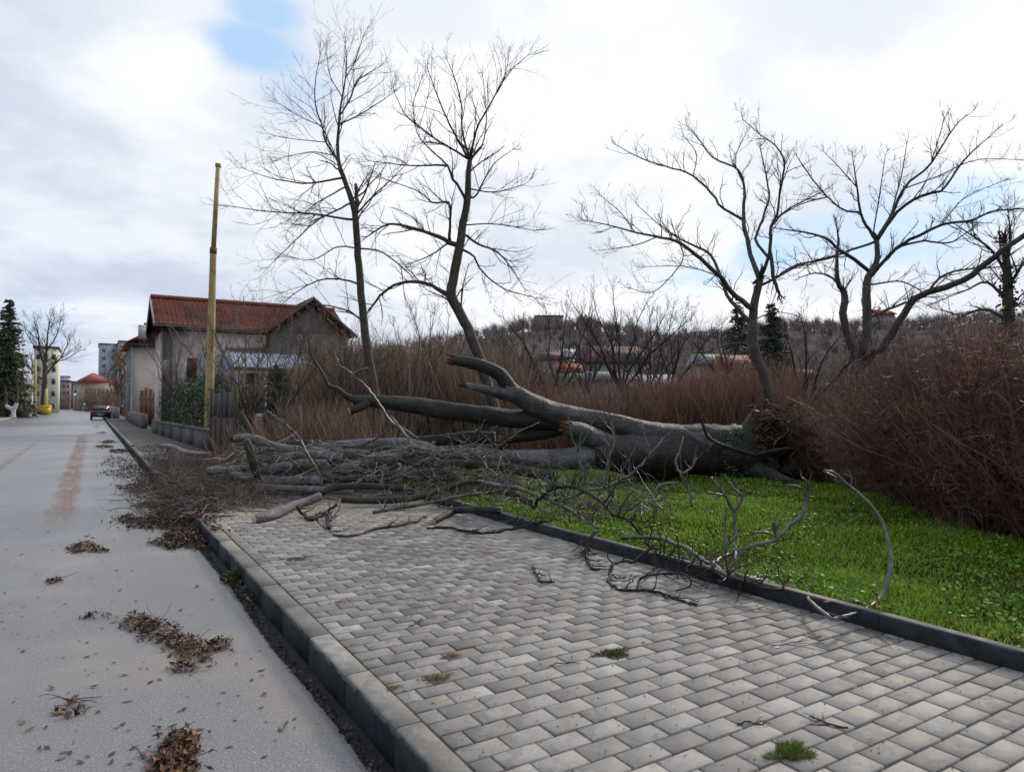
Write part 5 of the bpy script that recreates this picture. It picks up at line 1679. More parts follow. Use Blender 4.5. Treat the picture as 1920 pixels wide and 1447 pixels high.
t4.finish(dens=6.2, levels=3, length=(0.2, 0.75), up=0.2, trop=0.09, rtw=0.0036, per=(3, 3), bare_below=2.6, wig=0.2)

t5 = Tree('ivy_tree', 22.0, 'dark ivy-clad bare tree standing behind the red shrub at the right edge', M_TRUNK, M_TWIGD, group='bare trees behind the fallen trunk', spread=0.5)
t5.limb([(1895, 760, 12), (1893, 640, 10), (1890, 560, 9), (1888, 500, 7), (1884, 455, 5)], 'trunk', 0)
for px in ([(1889, 520, 4), (1860, 470, 3), (1820, 440, 2), (1790, 420, 1)], [(1891, 560, 4), (1850, 530, 3), (1810, 545, 2), (1770, 560, 1)],
           [(1890, 540, 4), (1915, 500, 3), (1950, 450, 2)], [(1893, 600, 4), (1850, 580, 3), (1800, 590, 2), (1760, 580, 1)], [(1888, 500, 3), (1895, 440, 2), (1890, 400, 1)], [(1892, 585, 3), (1930, 560, 2), (1970, 540, 1)]):
    t5.limb(px)
r5 = t5.finish(dens=5, levels=3, length=(0.5, 1.6), up=0.3, trop=0.05, rtw=0.006, per=(4, 3))
n = 900
ii = rng.integers(0, 12, n)
pl = t5.limbs[0][1]
Pv = pl[ii % len(pl), :3] + rng.normal(0, 0.13, (n, 3)) + np.outer(rng.uniform(-0.3, 0.3, n), [0, 0, 1])
MB().leaves(Pv, rng.uniform(0.08, 0.14, n), asp=0.9, flat=0.2).build('ivy', mat('dark_ivy', (0.02, 0.035, 0.012), (0.03, 0.05, 0.018), island=0.4), r5, kind='stuff')


# mid-distance bare shrubs and saplings, each its own thing
def sapling(u, vb, vt, d, label, n=6, fan=0.5, m=M_TWIGD, rpx=3.0, dens=4, name='bare_shrub', cat='shrub', group='bare shrubs behind the fallen trunk', seedy=0.5):
    t = Tree(name, d, label, m, m, cat, group, spread=0.6)
    h = vb - vt
    for i in range(n):
        x = (i / max(1, n - 1) - 0.5) * 2 * fan + rng.normal(0, 0.06)
        top = vt + h * 0.22 * abs(x) / max(fan, 0.1) + rng.uniform(0, 0.15) * h
        pts = [(u + rng.normal(0, 1.5) + x * 4, vb, rpx)]
        for f in (0.25, 0.5, 0.75, 1.0):
            pts.append((u + x * h * f ** 1.2 + rng.normal(0, 4), vb + (top - vb) * f, rpx * (1.05 - f) + 0.5))
        t.known = []
        t.limb(pts, 'stem')
    return t.finish(dens=dens * 2.2, levels=3, length=(0.4, 1.2), up=0.5, trop=0.06, rtw=0.0055, per=(3, 2), tipb=True)


M_CANEL = mat('light_brown_twigs', (0.24, 0.16, 0.115), (0.12, 0.08, 0.06), scale=0.8, island=0.5)
sapling(1042, 775, 545, 21, 'bare forked shrub nearest the white far house', 6, 0.42, rpx=3.4)
sapling(1165, 735, 520, 24, 'bare spreading shrub in front of the brown-roofed far house', 7, 0.55, rpx=3.2)
sapling(1100, 745, 560, 28, 'slender bare shrub between the orange shed and the brown roof', 6, 0.45, rpx=1.8)
sapling(1215, 750, 580, 22, 'low bare shrub standing close behind the canes before the tin roof', 8, 0.6, rpx=1.8)
sapling(1255, 740, 560, 26, 'thin bare shrub in front of the pale tin roof', 5, 0.5, rpx=2.2)
sapling(1510, 770, 600, 17, 'dark crooked shrub right of the torn root plate', 5, 0.6, rpx=4)
sapling(1360, 740, 590, 27, 'bare shrub left of the S-curved trunk', 5, 0.5, rpx=2.4)
sapling(800, 800, 560, 19, 'fine bare shrub between the two tall trees', 7, 0.35, rpx=2.6, m=M_TWIG)
sapling(965, 790, 600, 20, 'fine bare shrub right of the bent-trunk tree', 6, 0.4, rpx=2.4, m=M_TWIG)
sapling(610, 790, 610, 17, 'bare shrub before the gable of the red-roofed house', 7, 0.35, rpx=1.8, m=M_CANEL)
sapling(465, 800, 560, 20, 'bare twiggy bush growing beside the blue porch', 9, 0.4, rpx=2.2, m=M_CANEL)
sapling(330, 770, 615, 33, 'bare fan-shaped bush against the white house wall', 10, 0.5, rpx=1.3, m=M_CANEL, dens=2.2)
sapling(400, 740, 560, 33, 'bare brownish bush behind the yellow pole', 8, 0.5, rpx=1.3, m=M_CANEL, dens=2.4)
sapling(530, 800, 650, 15, 'low bare bush in front of the porch window', 7, 0.45, rpx=1.8, m=M_TWIG)
sapling(655, 800, 640, 16, 'bare bush left of the tallest trunk', 8, 0.4, rpx=1.8, m=M_TWIG)


# scrub of upright canes: too many to count, one mass
def canes(name, u0, u1, d0, d1, tops, n, m, label, rad=(0.004, 0.009), fan=0.12, kids=2):
    nc = max(20, n // 38)
    cu, cd = rng.uniform(u0, u1, nc), rng.uniform(d0, d1, nc)
    ch = rng.uniform(-16, 20, nc)
    ci = rng.integers(0, nc, n)
    us = cu[ci] + rng.normal(0, 16, n)
    ds = np.clip(cd[ci] + rng.normal(0, 0.25, n), d0 - 0.4, d1 + 1)
    vt = ch[ci] + np.interp(us, [t[0] for t in tops], [t[1] for t in tops]) + np.abs(rng.normal(0, 22, n)) - 10
    P = np.array([at(u, 758, d) for u, d in zip(us, ds)])
    ztop = np.array([at(u, v, d)[2] for u, v, d in zip(us, vt, ds)])
    P[:, 2] = 0.12
    L = np.maximum(ztop - 0.12, 0.3)
    D = nrm(np.column_stack([rng.normal(0, fan, n), rng.normal(0, fan, n), np.ones(n)]))
    D = nrm(D + np.outer((us - cu[ci]) / 16 * 0.16, RT) + rng.normal(0, 0.05, (n, 3)))
    thick = np.where(rng.random(n) < 0.08, 2.4, 1.0)
    a, r = grow(P, D, L, rng.uniform(*rad, n) * thick, 7, 0.10, 0.02, 0.4)
    mb = MB().tubes(a, r, 3)
    c = spawn(a, r, kids, 0.3, 1, 0.5, (0.15, 0.4), 0.65, 0.4, rmin=rad[0] * 0.7)
    a, r = grow(*c, 4, 0.12, 0.06, 0.5)
    mb.tubes(a, r, 3)
    return mb.build(name, m, kind='stuff', label=label)


M_CANE = mat('red_canes', (0.27, 0.135, 0.085), (0.135, 0.070, 0.050), scale=0.8, c3=(0.24, 0.18, 0.15), c3scale=0.9, c3lo=0.52, c3hi=0.7, island=0.55, rough=0.7)
M_CANEG = mat('brown_canes', (0.29, 0.19, 0.125), (0.165, 0.11, 0.08), scale=0.5, c3=(0.25, 0.205, 0.18), c3scale=0.6, c3lo=0.48, c3hi=0.68, island=0.55, rough=0.75)
canes('cane_scrub', 990, 1490, 14.5, 19, [(990, 745), (1060, 735), (1150, 725), (1230, 715), (1300, 712), (1370, 690), (1430, 688), (1490, 720)], 5200, M_CANE, 'dense upright red-brown canes behind the fallen trunk')
canes('brown_scrub', 560, 1010, 17, 26, [(560, 690), (640, 650), (700, 640), (760, 650), (840, 640), (920, 660), (1010, 690)], 5200, M_CANEG, 'tall grey-brown scrub filling the space between the tall trees', fan=0.2, kids=3, rad=(0.005, 0.011))
canes('low_scrub', 440, 760, 12.8, 16, [(440, 800), (560, 765), (680, 760), (760, 775)], 1500, M_CANEG, 'low dry stems behind the log heap', fan=0.3)
canes('shade_scrub', 1440, 1720, 14.5, 18, [(1440, 775), (1520, 770), (1600, 740), (1720, 700)], 1900, M_CANE, 'red stems behind the torn roots', fan=0.2)
canes('far_scrub', 700, 1900, 27, 44, [(700, 650), (900, 680), (1000, 705), (1200, 712), (1300, 705), (1450, 690), (1600, 660), (1750, 640), (1900, 640)], 4200, mat('far_canes', (0.22, 0.16, 0.135), (0.135, 0.10, 0.088), scale=0.3, island=0.5), 'grey-brown scrub in the middle distance below the hill', fan=0.25, kids=3, rad=(0.009, 0.018))


# ---- the overgrown red shrub on the right
def red_shrub():
    fu = np.array([1470, 1520, 1600, 1700, 1800, 1920, 2100, 2300])
    fv = np.array([890, 902, 918, 950, 990, 1022, 1060, 1110])
    tu = np.array([1470, 1520, 1560, 1600, 1650, 1700, 1750, 1800, 1860, 1920, 2100, 2300])
    tv = np.array([800, 770, 735, 702, 662, 632, 610, 598, 586, 574, 545, 545])
    root = thing('red_shrub', gnd(1780, 985, LAWN_Z), 'big dense overgrown shrub of dark red leafless twigs filling the right side', 'shrub')
    n = 2500
    nc = 90
    cc = rng.uniform(1565, 2200, nc)
    cb = rng.beta(1.0, 1.4, nc) * 2.6
    ci = rng.integers(0, nc, n)
    us = np.clip(cc[ci] + rng.normal(0, 16, n), 1560, 2230)
    back = np.clip(cb[ci] + rng.normal(0, 0.14, n), 0, 2.8)
    P = np.array([gnd(u, v, LAWN_Z) for u, v in zip(us, np.interp(us, fu, fv))])
    fw2 = nrm(np.array([FW[0], FW[1], 0]) + RT * 0.30)
    P = P + np.outer(back + 0.05, fw2)
    d = (P - CAM) @ FW
    l = (P - CAM) @ RT
    uu = CU + F * l / d
    vt = np.interp(uu, tu, tv) + np.abs(rng.normal(0, 30, n)) - 6
    vt = vt + np.where(back < 0.5, rng.uniform(0, 230, n), 0)
    L = np.maximum((758 - vt) / F * d + 1.52 - LAWN_Z, 0.35) * rng.uniform(0.85, 1.0, n)
    D = nrm(rng.normal(0, 0.24, (n, 3)) + np.outer((us - cc[ci]) / 16 * 0.25, RT) + np.array([0, 0, 1.0]) - np.outer(rng.uniform(0, 0.35, n) * (back < 0.9), fw2))
    a, r = grow(P, D, L, 0.0035 + 0.013 * rng.random(n) ** 4, 7, 0.13, 0.02, 0.4)
    m = mat('red_twigs', (0.25, 0.118, 0.088), (0.11, 0.055, 0.044), c3=(0.22, 0.15, 0.115), c3scale=1.6, c3lo=0.5, c3hi=0.7, scale=1.2, island=0.6, rough=0.55, spec=0.4)
    MB().tubes(a, r, 4).build('stems', m, root, kind='stuff')
    mb = MB()
    c = spawn(a, r, 8, 0.12, 1.0, 0.95, (0.08, 0.26), 0.6, 0.15, rmin=0.0026)
    a, r = grow(*c, 6, 0.34, 0.02, 0.5)
    mb.tubes(a, r, 3)
    c = spawn(a, r, 2, 0.2, 1.0, 0.8, (0.35, 0.7), 0.7, 0.2, rmin=0.0022)
    a2, r2 = grow(*c, 4, 0.2, 0.03, 0.5)
    mb.tubes(a2, r2, 3)
    mb.build('twigs', m, root, kind='stuff')
    # pale arching whips and a few last leaves
    i = rng.integers(0, n, 190)
    w0 = P[i] + np.outer(L[i] * rng.uniform(0.45, 0.98, 190), [0, 0, 1.0]) - np.outer(back[i] * 0.7, fw2)
    a, r = grow(w0, nrm(rng.normal(0, 0.8, (190, 3)) + np.array([0, 0, 0.5]) - fw2 * 0.3), rng.uniform(0.3, 1.1, 190), np.full(190, 0.0034), 9, 0.13, -0.06, 0.5)
    MB().tubes(a, r, 4).build('whips', mat('pale_whips', (0.34, 0.23, 0.19), (0.18, 0.10, 0.085), scale=3, island=0.5), root, kind='stuff')
    k = 380
    i = rng.integers(0, n, k)
    Pl = P[i] + np.column_stack([rng.normal(0, 0.2, (k, 2)), L[i] * rng.uniform(0.1, 0.95, k)]) - np.outer(back[i] * 0.8, fw2)
    MB().leaves(Pl, rng.uniform(0.012, 0.032, k), flat=0.3, asp=0.6).build('last_leaves', mat('last_leaves', (0.30, 0.22, 0.17), (0.16, 0.09, 0.06), island=0.6), root, kind='stuff')
    Pl = np.array([at(1670, 660, 9.5), at(1880, 578, 8.5), at(1640, 576, 15), at(1618, 745, 11), at(1590, 770, 11.2)])
    MB().leaves(Pl, 0.09, flat=0.3, asp=0.6).build('yellow_leaves', MATS['yellow_leaf'], root)


red_shrub()

# ---- far wood on the hill: reads as one mass
def far_wood():
    n = 3600
    d = rng.uniform(80, 330, n)
    az = rng.uniform(-0.30, 0.80, n)
    l = d * np.tan(az)
    X = d * math.sin(TH) + l * math.cos(TH)
    Y = d * math.cos(TH) - l * math.sin(TH)
    Z = hill_z(X, Y)
    keep = (X > 25)
    X, Y, Z = X[keep], Y[keep], Z[keep]
    n = len(X)
    h = rng.uniform(2.2, 5.0, n)
    k = 46
    idx = np.repeat(np.arange(n), k)
    N = len(idx)
    a = rng.uniform(0, 2 * np.pi, N)
    e = rng.uniform(0.1, 1.4, N)
    D = np.column_stack([np.cos(a) * np.cos(e), np.sin(a) * np.cos(e), np.sin(e)])
    f = rng.random(N)
    P0 = np.column_stack([X[idx], Y[idx], Z[idx] + h[idx] * (0.15 + 0.35 * f)])
    P1 = P0 + D * (h[idx] * rng.uniform(0.3, 0.55, N))[:, None]
    R = np.stack([np.full(N, 0.045), np.full(N, 0.02)], 1)
    MB().tubes(np.stack([P0, P1], 1), R, 3).build('hillside_wood', mat('far_wood', (0.29, 0.235, 0.215), (0.19, 0.165, 0.16), scale=0.05, island=0.4, rough=0.9, spec=0.0), kind='stuff', label='far leafless wood covering the hillside')


far_wood()


def conifer(name, base, height, radius, m, label, group=None, layers=26, per=18, start=0.06, sliver=0.05, dens=9):
    root = thing(name, base, label, 'conifer', group)
    b = np.asarray(base, float)
    MB().tubes(np.array([b, b + [0, 0, height * 0.5], b + [0, 0, height]]), np.array([height * 0.018, height * 0.012, 0.01]), 7).build('trunk', M_TRUNK, root)
    fs = np.repeat(np.linspace(start, 0.98, layers), per)
    n = len(fs)
    fs = np.clip(fs + rng.normal(0, 0.5 / layers, n), 0.02, 0.985)
    az = rng.uniform(0, 2 * np.pi, n)
    L = radius * (1.02 - fs) ** 0.85 * rng.uniform(0.6, 1.15, n) + 0.08 * radius
    P = b + np.column_stack([np.zeros((n, 2)), fs * height])
    D = np.column_stack([np.cos(az), np.sin(az), rng.uniform(-0.35, 0.15, n) + 0.3 * fs])
    a, r = grow(P, D, L, np.full(n, height * 0.003), 5, 0.08, -0.05, 0.3)
    mb = MB().tubes(a, r, 3)
    c = spawn(a, r, dens, 0.1, 1.0, 0.9, (0.18, 0.36), 1.0, -0.2, rmin=sliver)
    a2, r2 = grow(c[0], c[1], c[2], np.full(len(c[0]), sliver), 3, 0.15, -0.1, 0.3)
    mb.tubes(a2, r2, 3)
    mb.build('crown', m, root, kind='stuff')
    return root


M_NEEDLE = mat('conifer_needles', (0.036, 0.052, 0.032), (0.065, 0.085, 0.048), scale=0.6, island=0.5, rough=0.8)
p = at(1448, 740, 62); p[2] = 0.1
conifer('conifer', p, 10.6, 2.9, M_NEEDLE, 'dark broad conifer standing behind the S-curved trunk', 'far conifers', sliver=0.09)
p = at(1385, 700, 120); p[2] = hill_z(np.array([p[0]]), np.array([p[1]]))[0]
conifer('conifer', p, 12, 3.5, M_NEEDLE, 'far conifer on the hill slope left of the dark broad one', 'far conifers', layers=14, per=12, sliver=0.16)
p = at(12, 783, 76); p[2] = 0.1
conifer('spruce', p, 13.2, 2.9, mat('spruce_needles', (0.045, 0.065, 0.032), (0.085, 0.10, 0.05), scale=0.5, island=0.5, rough=0.8), 'tall dark spruce at the left edge of the street', 'far conifers', sliver=0.10)
p = at(-30, 783, 70); p[2] = 0.1
p = at(520, 800, 16.6); p[2] = 0.14
conifer('yew_bush', p, 2.35, 0.85, mat('yew_needles', (0.026, 0.046, 0.022), (0.05, 0.08, 0.035), scale=2, island=0.5), 'dark green conical evergreen bush in front of the porch', None, layers=18, per=14, sliver=0.016, dens=9)

# ================================================================== HOUSES, WALLS, STREET FURNITURE
FH = nrm(np.array([FW[0], FW[1], 0.0]))
Z3 = np.array([0, 0, 1.0])
M_GLASS = glass_mat('window_glass')
M_WFRAME = mat('white_frame', (0.55, 0.55, 0.54), (0.42, 0.42, 0.42), scale=4)
M_WOODD = mat('dark_timber', (0.035, 0.026, 0.02), (0.02, 0.015, 0.012), scale=3)
M_WOODB = mat('weathered_timber', (0.16, 0.115, 0.085), (0.09, 0.065, 0.05), scale=5)


def corrugated(o, ex, ey, W, L, waves, amp, course=0.0, thick=0.03, per=4, rows=None):
    """roof sheet: o origin at the eave corner, ex along the eave (W), ey up the slope (L)"""
    o, ex, ey = np.asarray(o, float), nrm(np.asarray(ex, float)), nrm(np.asarray(ey, float))
    nrm_ = nrm(np.cross(ex, ey))
    if nrm_[2] < 0:
        nrm_ = -nrm_
    nx = int(waves * per) + 1
    rows = rows or (int(L / course) if course else 1)
    V = []
    ys = []
    for j in range(rows):
        ys += [(j / rows, 0.022 if course else 0.0), ((j + 1) / rows, 0.0)]
    for (f, lift) in ys:
        for i in range(nx):
            t = i / (nx - 1)
            V.append(o + ex * W * t + ey * L * f + nrm_ * (amp * math.cos(2 * math.pi * waves * t) + lift))
    m = len(ys)
    q = [(j * nx + i, j * nx + i + 1, (j + 1) * nx + i + 1, (j + 1) * nx + i) for j in range(m - 1) for i in range(nx - 1)]
    n0 = len(V)
    und = -nrm_ * (thick + amp)
    for c in (o, o + ex * W, o + ex * W + ey * L, o + ey * L):
        V.append(c + und)
    q.append((n0, n0 + 3, n0 + 2, n0 + 1))
    c = [0, nx - 1, (m - 1) * nx + nx - 1, (m - 1) * nx]
    for i in range(4):
        q.append((c[i], n0 + i, n0 + (i + 1) % 4, c[(i + 1) % 4]))
    return MB().raw(V, q)


def window_part(parent, o, ex, out, w, h, frame=None, bars=1, sill=True, glass=None, fw=0.06):
    """a framed window: o lower-left corner on the wall, ex along the wall, out its outward normal"""
    o, ex, out = np.asarray(o, float), nrm(np.asarray(ex, float)), nrm(np.asarray(out, float))
    ax = np.array([ex, out, Z3])
    f = MB()
    f.box((0, 0.005, 0), (w, 0.05, fw), ax=ax, org=o)
    f.box((0, 0.005, h - fw), (w, 0.05, h), ax=ax, org=o)
    f.box((0, 0.006, fw), (fw, 0.049, h - fw), ax=ax, org=o)
    f.box((w - fw, 0.006, fw), (w, 0.049, h - fw), ax=ax, org=o)
    for b in range(bars):
        x = w * (b + 1) / (bars + 1)
        f.box((x - fw / 3, 0.007, fw), (x + fw / 3, 0.045, h - fw), ax=ax, org=o)
    win = f.build('window', frame or M_WFRAME, parent)
    MB().box((fw * 0.8, 0.004, fw * 0.8), (w - fw * 0.8, 0.02, h - fw * 0.8), ax=ax, org=o).build('pane', glass or M_GLASS, win)
    if sill:
        MB().box((-0.06, 0.004, -0.07), (w + 0.06, 0.14, -0.004), ax=ax, org=o).build('sill', frame or M_WFRAME, win)
    return win


# ---- the red-roofed house with the cross gable
H = thing('house', (7.5, 38.75, 0.1), 'weathered house with red tiled roof and a grey cross gable beside the yellow pole', 'house', 'houses along the street')
M_PLAST = mat('dirty_plaster', (0.74, 0.67, 0.62), (0.56, 0.49, 0.44), scale=1.2, c3=(0.36, 0.29, 0.25), c3scale=0.5, c3lo=0.55, c3hi=0.72)
M_PLASTG = mat('grey_render', (0.215, 0.19, 0.17), (0.15, 0.13, 0.115), scale=0.8, c3=(0.30, 0.275, 0.25), c3scale=0.5, c3lo=0.58, c3hi=0.7)
M_TILE = mat('red_tiles', (0.33, 0.115, 0.072), (0.21, 0.075, 0.052), scale=2.5, rough=0.75, c3=(0.095, 0.062, 0.052), c3scale=0.9, c3lo=0.46, c3hi=0.66)
MB().box((3.05, 38.75, 0.0), (12.2, 43.9, 5.45)).build('wall', M_PLAST, H)
MB().box((8.05, 37.3, 0.0), (12.15, 38.72, 5.35)).build('wing_wall', M_PLASTG, H)
MB().prism([(8.05, 37.3, 5.352), (12.15, 37.3, 5.352), (10.1, 37.3, 7.05)], (0, 4.0, 0)).build('gable_wall', M_PLASTG, H)
MB().prism([(3.07, 38.75, 5.452), (3.07, 43.9, 5.452), (3.07, 41.3, 6.95)], (9.0, 0, 0)).build('attic_wall', M_PLASTG, H)
MB().box((3.0, 38.6, 0.0), (3.45, 38.748, 5.3)).build('corner_pillar', mat('grey_pillar', (0.13, 0.12, 0.115), (0.09, 0.08, 0.075), scale=2), H)
sl = np.array([0, 3.0, 1.66])
corrugated((2.62, 38.3, 5.55), (1, 0, 0), sl, 10.0, 3.43, 44, 0.035, 0.36).build('roof', M_TILE, H)
corrugated((2.62, 44.3, 5.55), (1, 0, 0), (0, -3.0, 1.66), 10.0, 3.43, 44, 0.035, 0.36).build('roof', M_TILE, H)
for y0, s in ((38.28, 1), (44.32, -1)):
    MB().prism([(2.56, y0, 5.40), (2.56, y0, 5.62), (2.56, 41.3, 7.30), (2.56, 41.3, 7.06)], (0.05, 0, 0)).build('verge_board', mat('pale_verge', (0.42, 0.42, 0.42), scale=3), H)
MB().prism([(2.62, 38.34, 5.40), (2.62, 41.3, 7.05), (2.62, 44.26, 5.40), (2.62, 44.26, 5.36), (2.62, 41.3, 7.01), (2.62, 38.34, 5.36)], (0.43, 0, 0)).build('gable_soffit', M_WOODD, H)
MB().box((2.7, 38.36, 5.30), (12.4, 38.74, 5.36)).build('eave_soffit', M_WOODD, H)
MB().box((2.6, 38.22, 5.44), (7.9, 38.30, 5.52)).build('rain_gutter', mat('tin_gutter', (0.20, 0.20, 0.20)), H)
MB().tubes(np.array([[2.6, 41.3, 7.34], [12.6, 41.3, 7.34]]), np.array([0.11, 0.11]), 8).build('ridge_tiles', M_TILE, H)
corrugated((7.66, 36.85, 5.32), (0, 1, 0), (2.44, 0, 1.98), 4.5, 3.14, 20, 0.035, 0.36).build('wing_roof', M_TILE, H)
corrugated((12.54, 36.85, 5.32), (0, 1, 0), (-2.44, 0, 1.98), 4.5, 3.14, 20, 0.035, 0.36).build('wing_roof', M_TILE, H)
for s in (-1, 1):
    MB().prism([(10.1 + s * 2.46, 36.80, 5.14), (10.1 + s * 2.46, 36.80, 5.32), (10.1, 36.80, 7.34), (10.1, 36.80, 7.14)], (0, 0.045, 0)).build('barge_board', M_WOODB, H)
for s in (-1, 1):
    for k in range(4):
        f = 0.15 + 0.22 * k
        x, z = 10.1 + s * 2.2 * f, 7.0 - 1.62 * f
        MB().box((x - 0.06, 36.85, z - 0.14), (x + 0.06, 37.29, z)).build('rafter_tail', M_WOODB, H)
a = onY(350, 712, 38.75); b = onY(386, 672, 38.75)
window_part(H, (a[0], 38.75, a[2]), (1, 0, 0), (0, -1, 0), b[0] - a[0], b[2] - a[2], frame=mat('brown_shutter', (0.15, 0.085, 0.045), (0.10, 0.06, 0.035), scale=4), glass=mat('shutter_slab', (0.17, 0.10, 0.055), (0.12, 0.07, 0.04), scale=4), bars=2)
a = onY(545, 655, 37.3); b = onY(575, 615, 37.3)
window_part(H, (a[0] + 0.2, 37.3, a[2] + 0.3), (1, 0, 0), (0, -1, 0), 0.55, 0.6, glass=mat('bricked_up', (0.30, 0.28, 0.26), scale=4), frame=M_PLASTG, sill=False, bars=0)
MB().box((2.98, 38.35, 3.0), (3.3, 38.6, 3.75)).build('meter_box', mat('meter_grey', (0.42, 0.44, 0.46), scale=4), H)
MB().box((6.0, 38.5, 4.42), (8.04, 38.745, 4.6)).build('wall_ledge', mat('ledge', (0.42, 0.39, 0.36), scale=3), H)
# porch
pr = corrugated((5.95, 35.7, 3.38), (1, 0, 0), (0, 1.55, 0.8), 4.25, 1.73, 22, 0.018).build('porch_roof', mat('blue_tin', (0.50, 0.58, 0.68), (0.38, 0.44, 0.52), scale=2, rough=0.45), H)
MB().box((5.95, 35.72, 3.22), (10.2, 35.82, 3.34)).build('porch_beam', M_WOODB, H)
for x in (6.0, 7.4, 8.9, 10.05):
    MB().box((x, 35.75, 0.1), (x + 0.1, 35.85, 3.22)).build('porch_post', M_WFRAME, H)
MB().box((8.3, 35.9, 0.1), (10.1, 36.0, 1.9)).build('porch_wall', M_PLASTG, H)
window_part(H, (8.75, 35.9, 1.95), (1, 0, 0), (0, -1, 0), 1.25, 1.2, bars=1)
for k in range(3):
    MB().box((4.6 + k * 0.62, 38.52, 1.6), (5.16 + k * 0.62, 38.6, 4.1)).build('blue_panel', mat('blue_panel', (0.36, 0.40, 0.46), (0.28, 0.32, 0.38), scale=2), H)
MB().box((6.05, 36.4, 1.0), (6.5, 36.5, 3.0)).build('door', mat('pale_door', (0.45, 0.50, 0.58), scale=2), H)
MB().box((6.62, 36.4, 1.0), (7.2, 36.5, 3.1)).build('veranda_glass', M_GLASS, H)
MB().box((5.9, 35.6, 0.0), (10.2, 36.4, 0.95)).build('porch_base', M_PLASTG, H)

# ---- garden wall, hedge, gate, low white wall
wl = thing('garden_wall', (2.75, 30, 0.12), 'low grey concrete garden wall under the dark hedge', 'wall')
pa, pb = np.array([2.98, 22.3, 0.1]), np.array([2.55, 38.2, 0.1])
wx = nrm(pb - pa)
wy = np.cross(Z3, wx)
W_ = np.linalg.norm(pb - pa)
M_WALLC = mat('wall_concrete', (0.13, 0.125, 0.12), (0.085, 0.08, 0.078), scale=1.2, bump=0.01, bscale=12)
for k in range(6):
    MB().box((k * W_ / 6 + 0.01, -0.2, 0), ((k + 1) * W_ / 6 - 0.01, 0, 0.6), ax=np.array([wx, wy, Z3]), org=pa).build('wall_panel', M_WALLC, wl)
MB().box((0, -0.23, 0.602), (W_, 0.03, 0.66), ax=np.array([wx, wy, Z3]), org=pa).build('coping', mat('coping', (0.17, 0.165, 0.16), scale=2), wl)
hd = thing('hedge', (3.7, 29, 0.12), 'dense dark evergreen hedge behind the low garden wall', 'hedge')
n = 30000
yy = 23.6 + rng.beta(1.1, 1.1, n) * 12.6
cx = 3.95 - 0.027 * (yy - 22)
prof = 1.0 + 0.14 * np.sin(yy * 1.9) + 0.09 * np.sin(yy * 4.3 + 1)
edge = np.clip(np.minimum(yy - 23.4, 36.4 - yy) / 1.2, 0.25, 1) ** 0.5
a = rng.uniform(0, 2 * np.pi, n)
rr = rng.uniform(0.55, 1.06, n) * prof * edge
Px = cx + np.cos(a) * rr * 1.0
Pz = 1.30 + np.sin(a) * rr * 1.12
MB().leaves(np.column_stack([Px, yy, np.maximum(Pz, 0.2)]), rng.uniform(0.045, 0.09, n), flat=0.2, asp=0.55).build('foliage', mat('hedge_leaf', (0.014, 0.034, 0.010), (0.028, 0.062, 0.016), scale=1.5, island=0.5, rough=0.45), hd, kind='stuff')
a, r = grow(np.column_stack([np.full(60, 3.75), rng.uniform(24, 36, 60), np.full(60, 0.15)]), nrm(rng.normal(0, 0.3, (60, 3)) + Z3), rng.uniform(1, 1.8, 60), np.full(60, 0.03), 5, 0.1, 0, 0.3)
MB().tubes(a, r, 5).build('stems', M_TWIGD, hd, kind='stuff')

gt = thing('metal_gate', (3.05, 20, 0.12), 'rust-brown sheet metal gate at the end of the hedge wall', 'gate')
M_RUST = mat('rusty_sheet', (0.095, 0.040, 0.034), (0.055, 0.03, 0.028), scale=1.5, c3=(0.12, 0.10, 0.09), c3scale=0.9)
for k in range(4):
    y0 = 18.3 + k * 0.98
    MB().box((3.06, y0, 0.2), (3.10, y0 + 0.94, 1.15)).build('sheet_panel', M_RUST, gt)
    MB().box((3.065, y0, 1.18), (3.095, y0 + 0.94, 1.85)).build('upper_panel', mat('grey_sheet', (0.085, 0.08, 0.078), (0.05, 0.045, 0.045), scale=1.5), gt)
for y0 in (18.2, 20.23, 22.2):
    MB().box((3.03, y0, 0.12), (3.13, y0 + 0.08, 1.98)).build('gate_post', mat('post_brown', (0.10, 0.075, 0.05), scale=3), gt)

lw = thing('white_fence_wall', (5.5, 21.5, 0.12), 'low white wall with dark pillars showing behind the log heap', 'wall')
for (u0, u1) in ((478, 496), (519, 545), (548, 566)):
    a = at(u0, 775, 23.0); b = at(u1, 775, 23.0)
    MB().box((0, 0, 0), (np.linalg.norm(b - a), 0.12, a[2] - 0.12), ax=np.array([RT, FH, Z3]), org=(a[0], a[1], 0.12)).build('wall_panel', mat('white_paint', (0.58, 0.58, 0.56), (0.42, 0.42, 0.40), scale=2), lw)
for u0 in (497, 526, 567):
    a = at(u0, 770, 22.9)
    MB().box((0, -0.02, 0), (0.32, 0.2, a[2] - 0.10), ax=np.array([RT, FH, Z3]), org=(a[0], a[1], 0.12)).build('pillar', M_WALLC, lw)

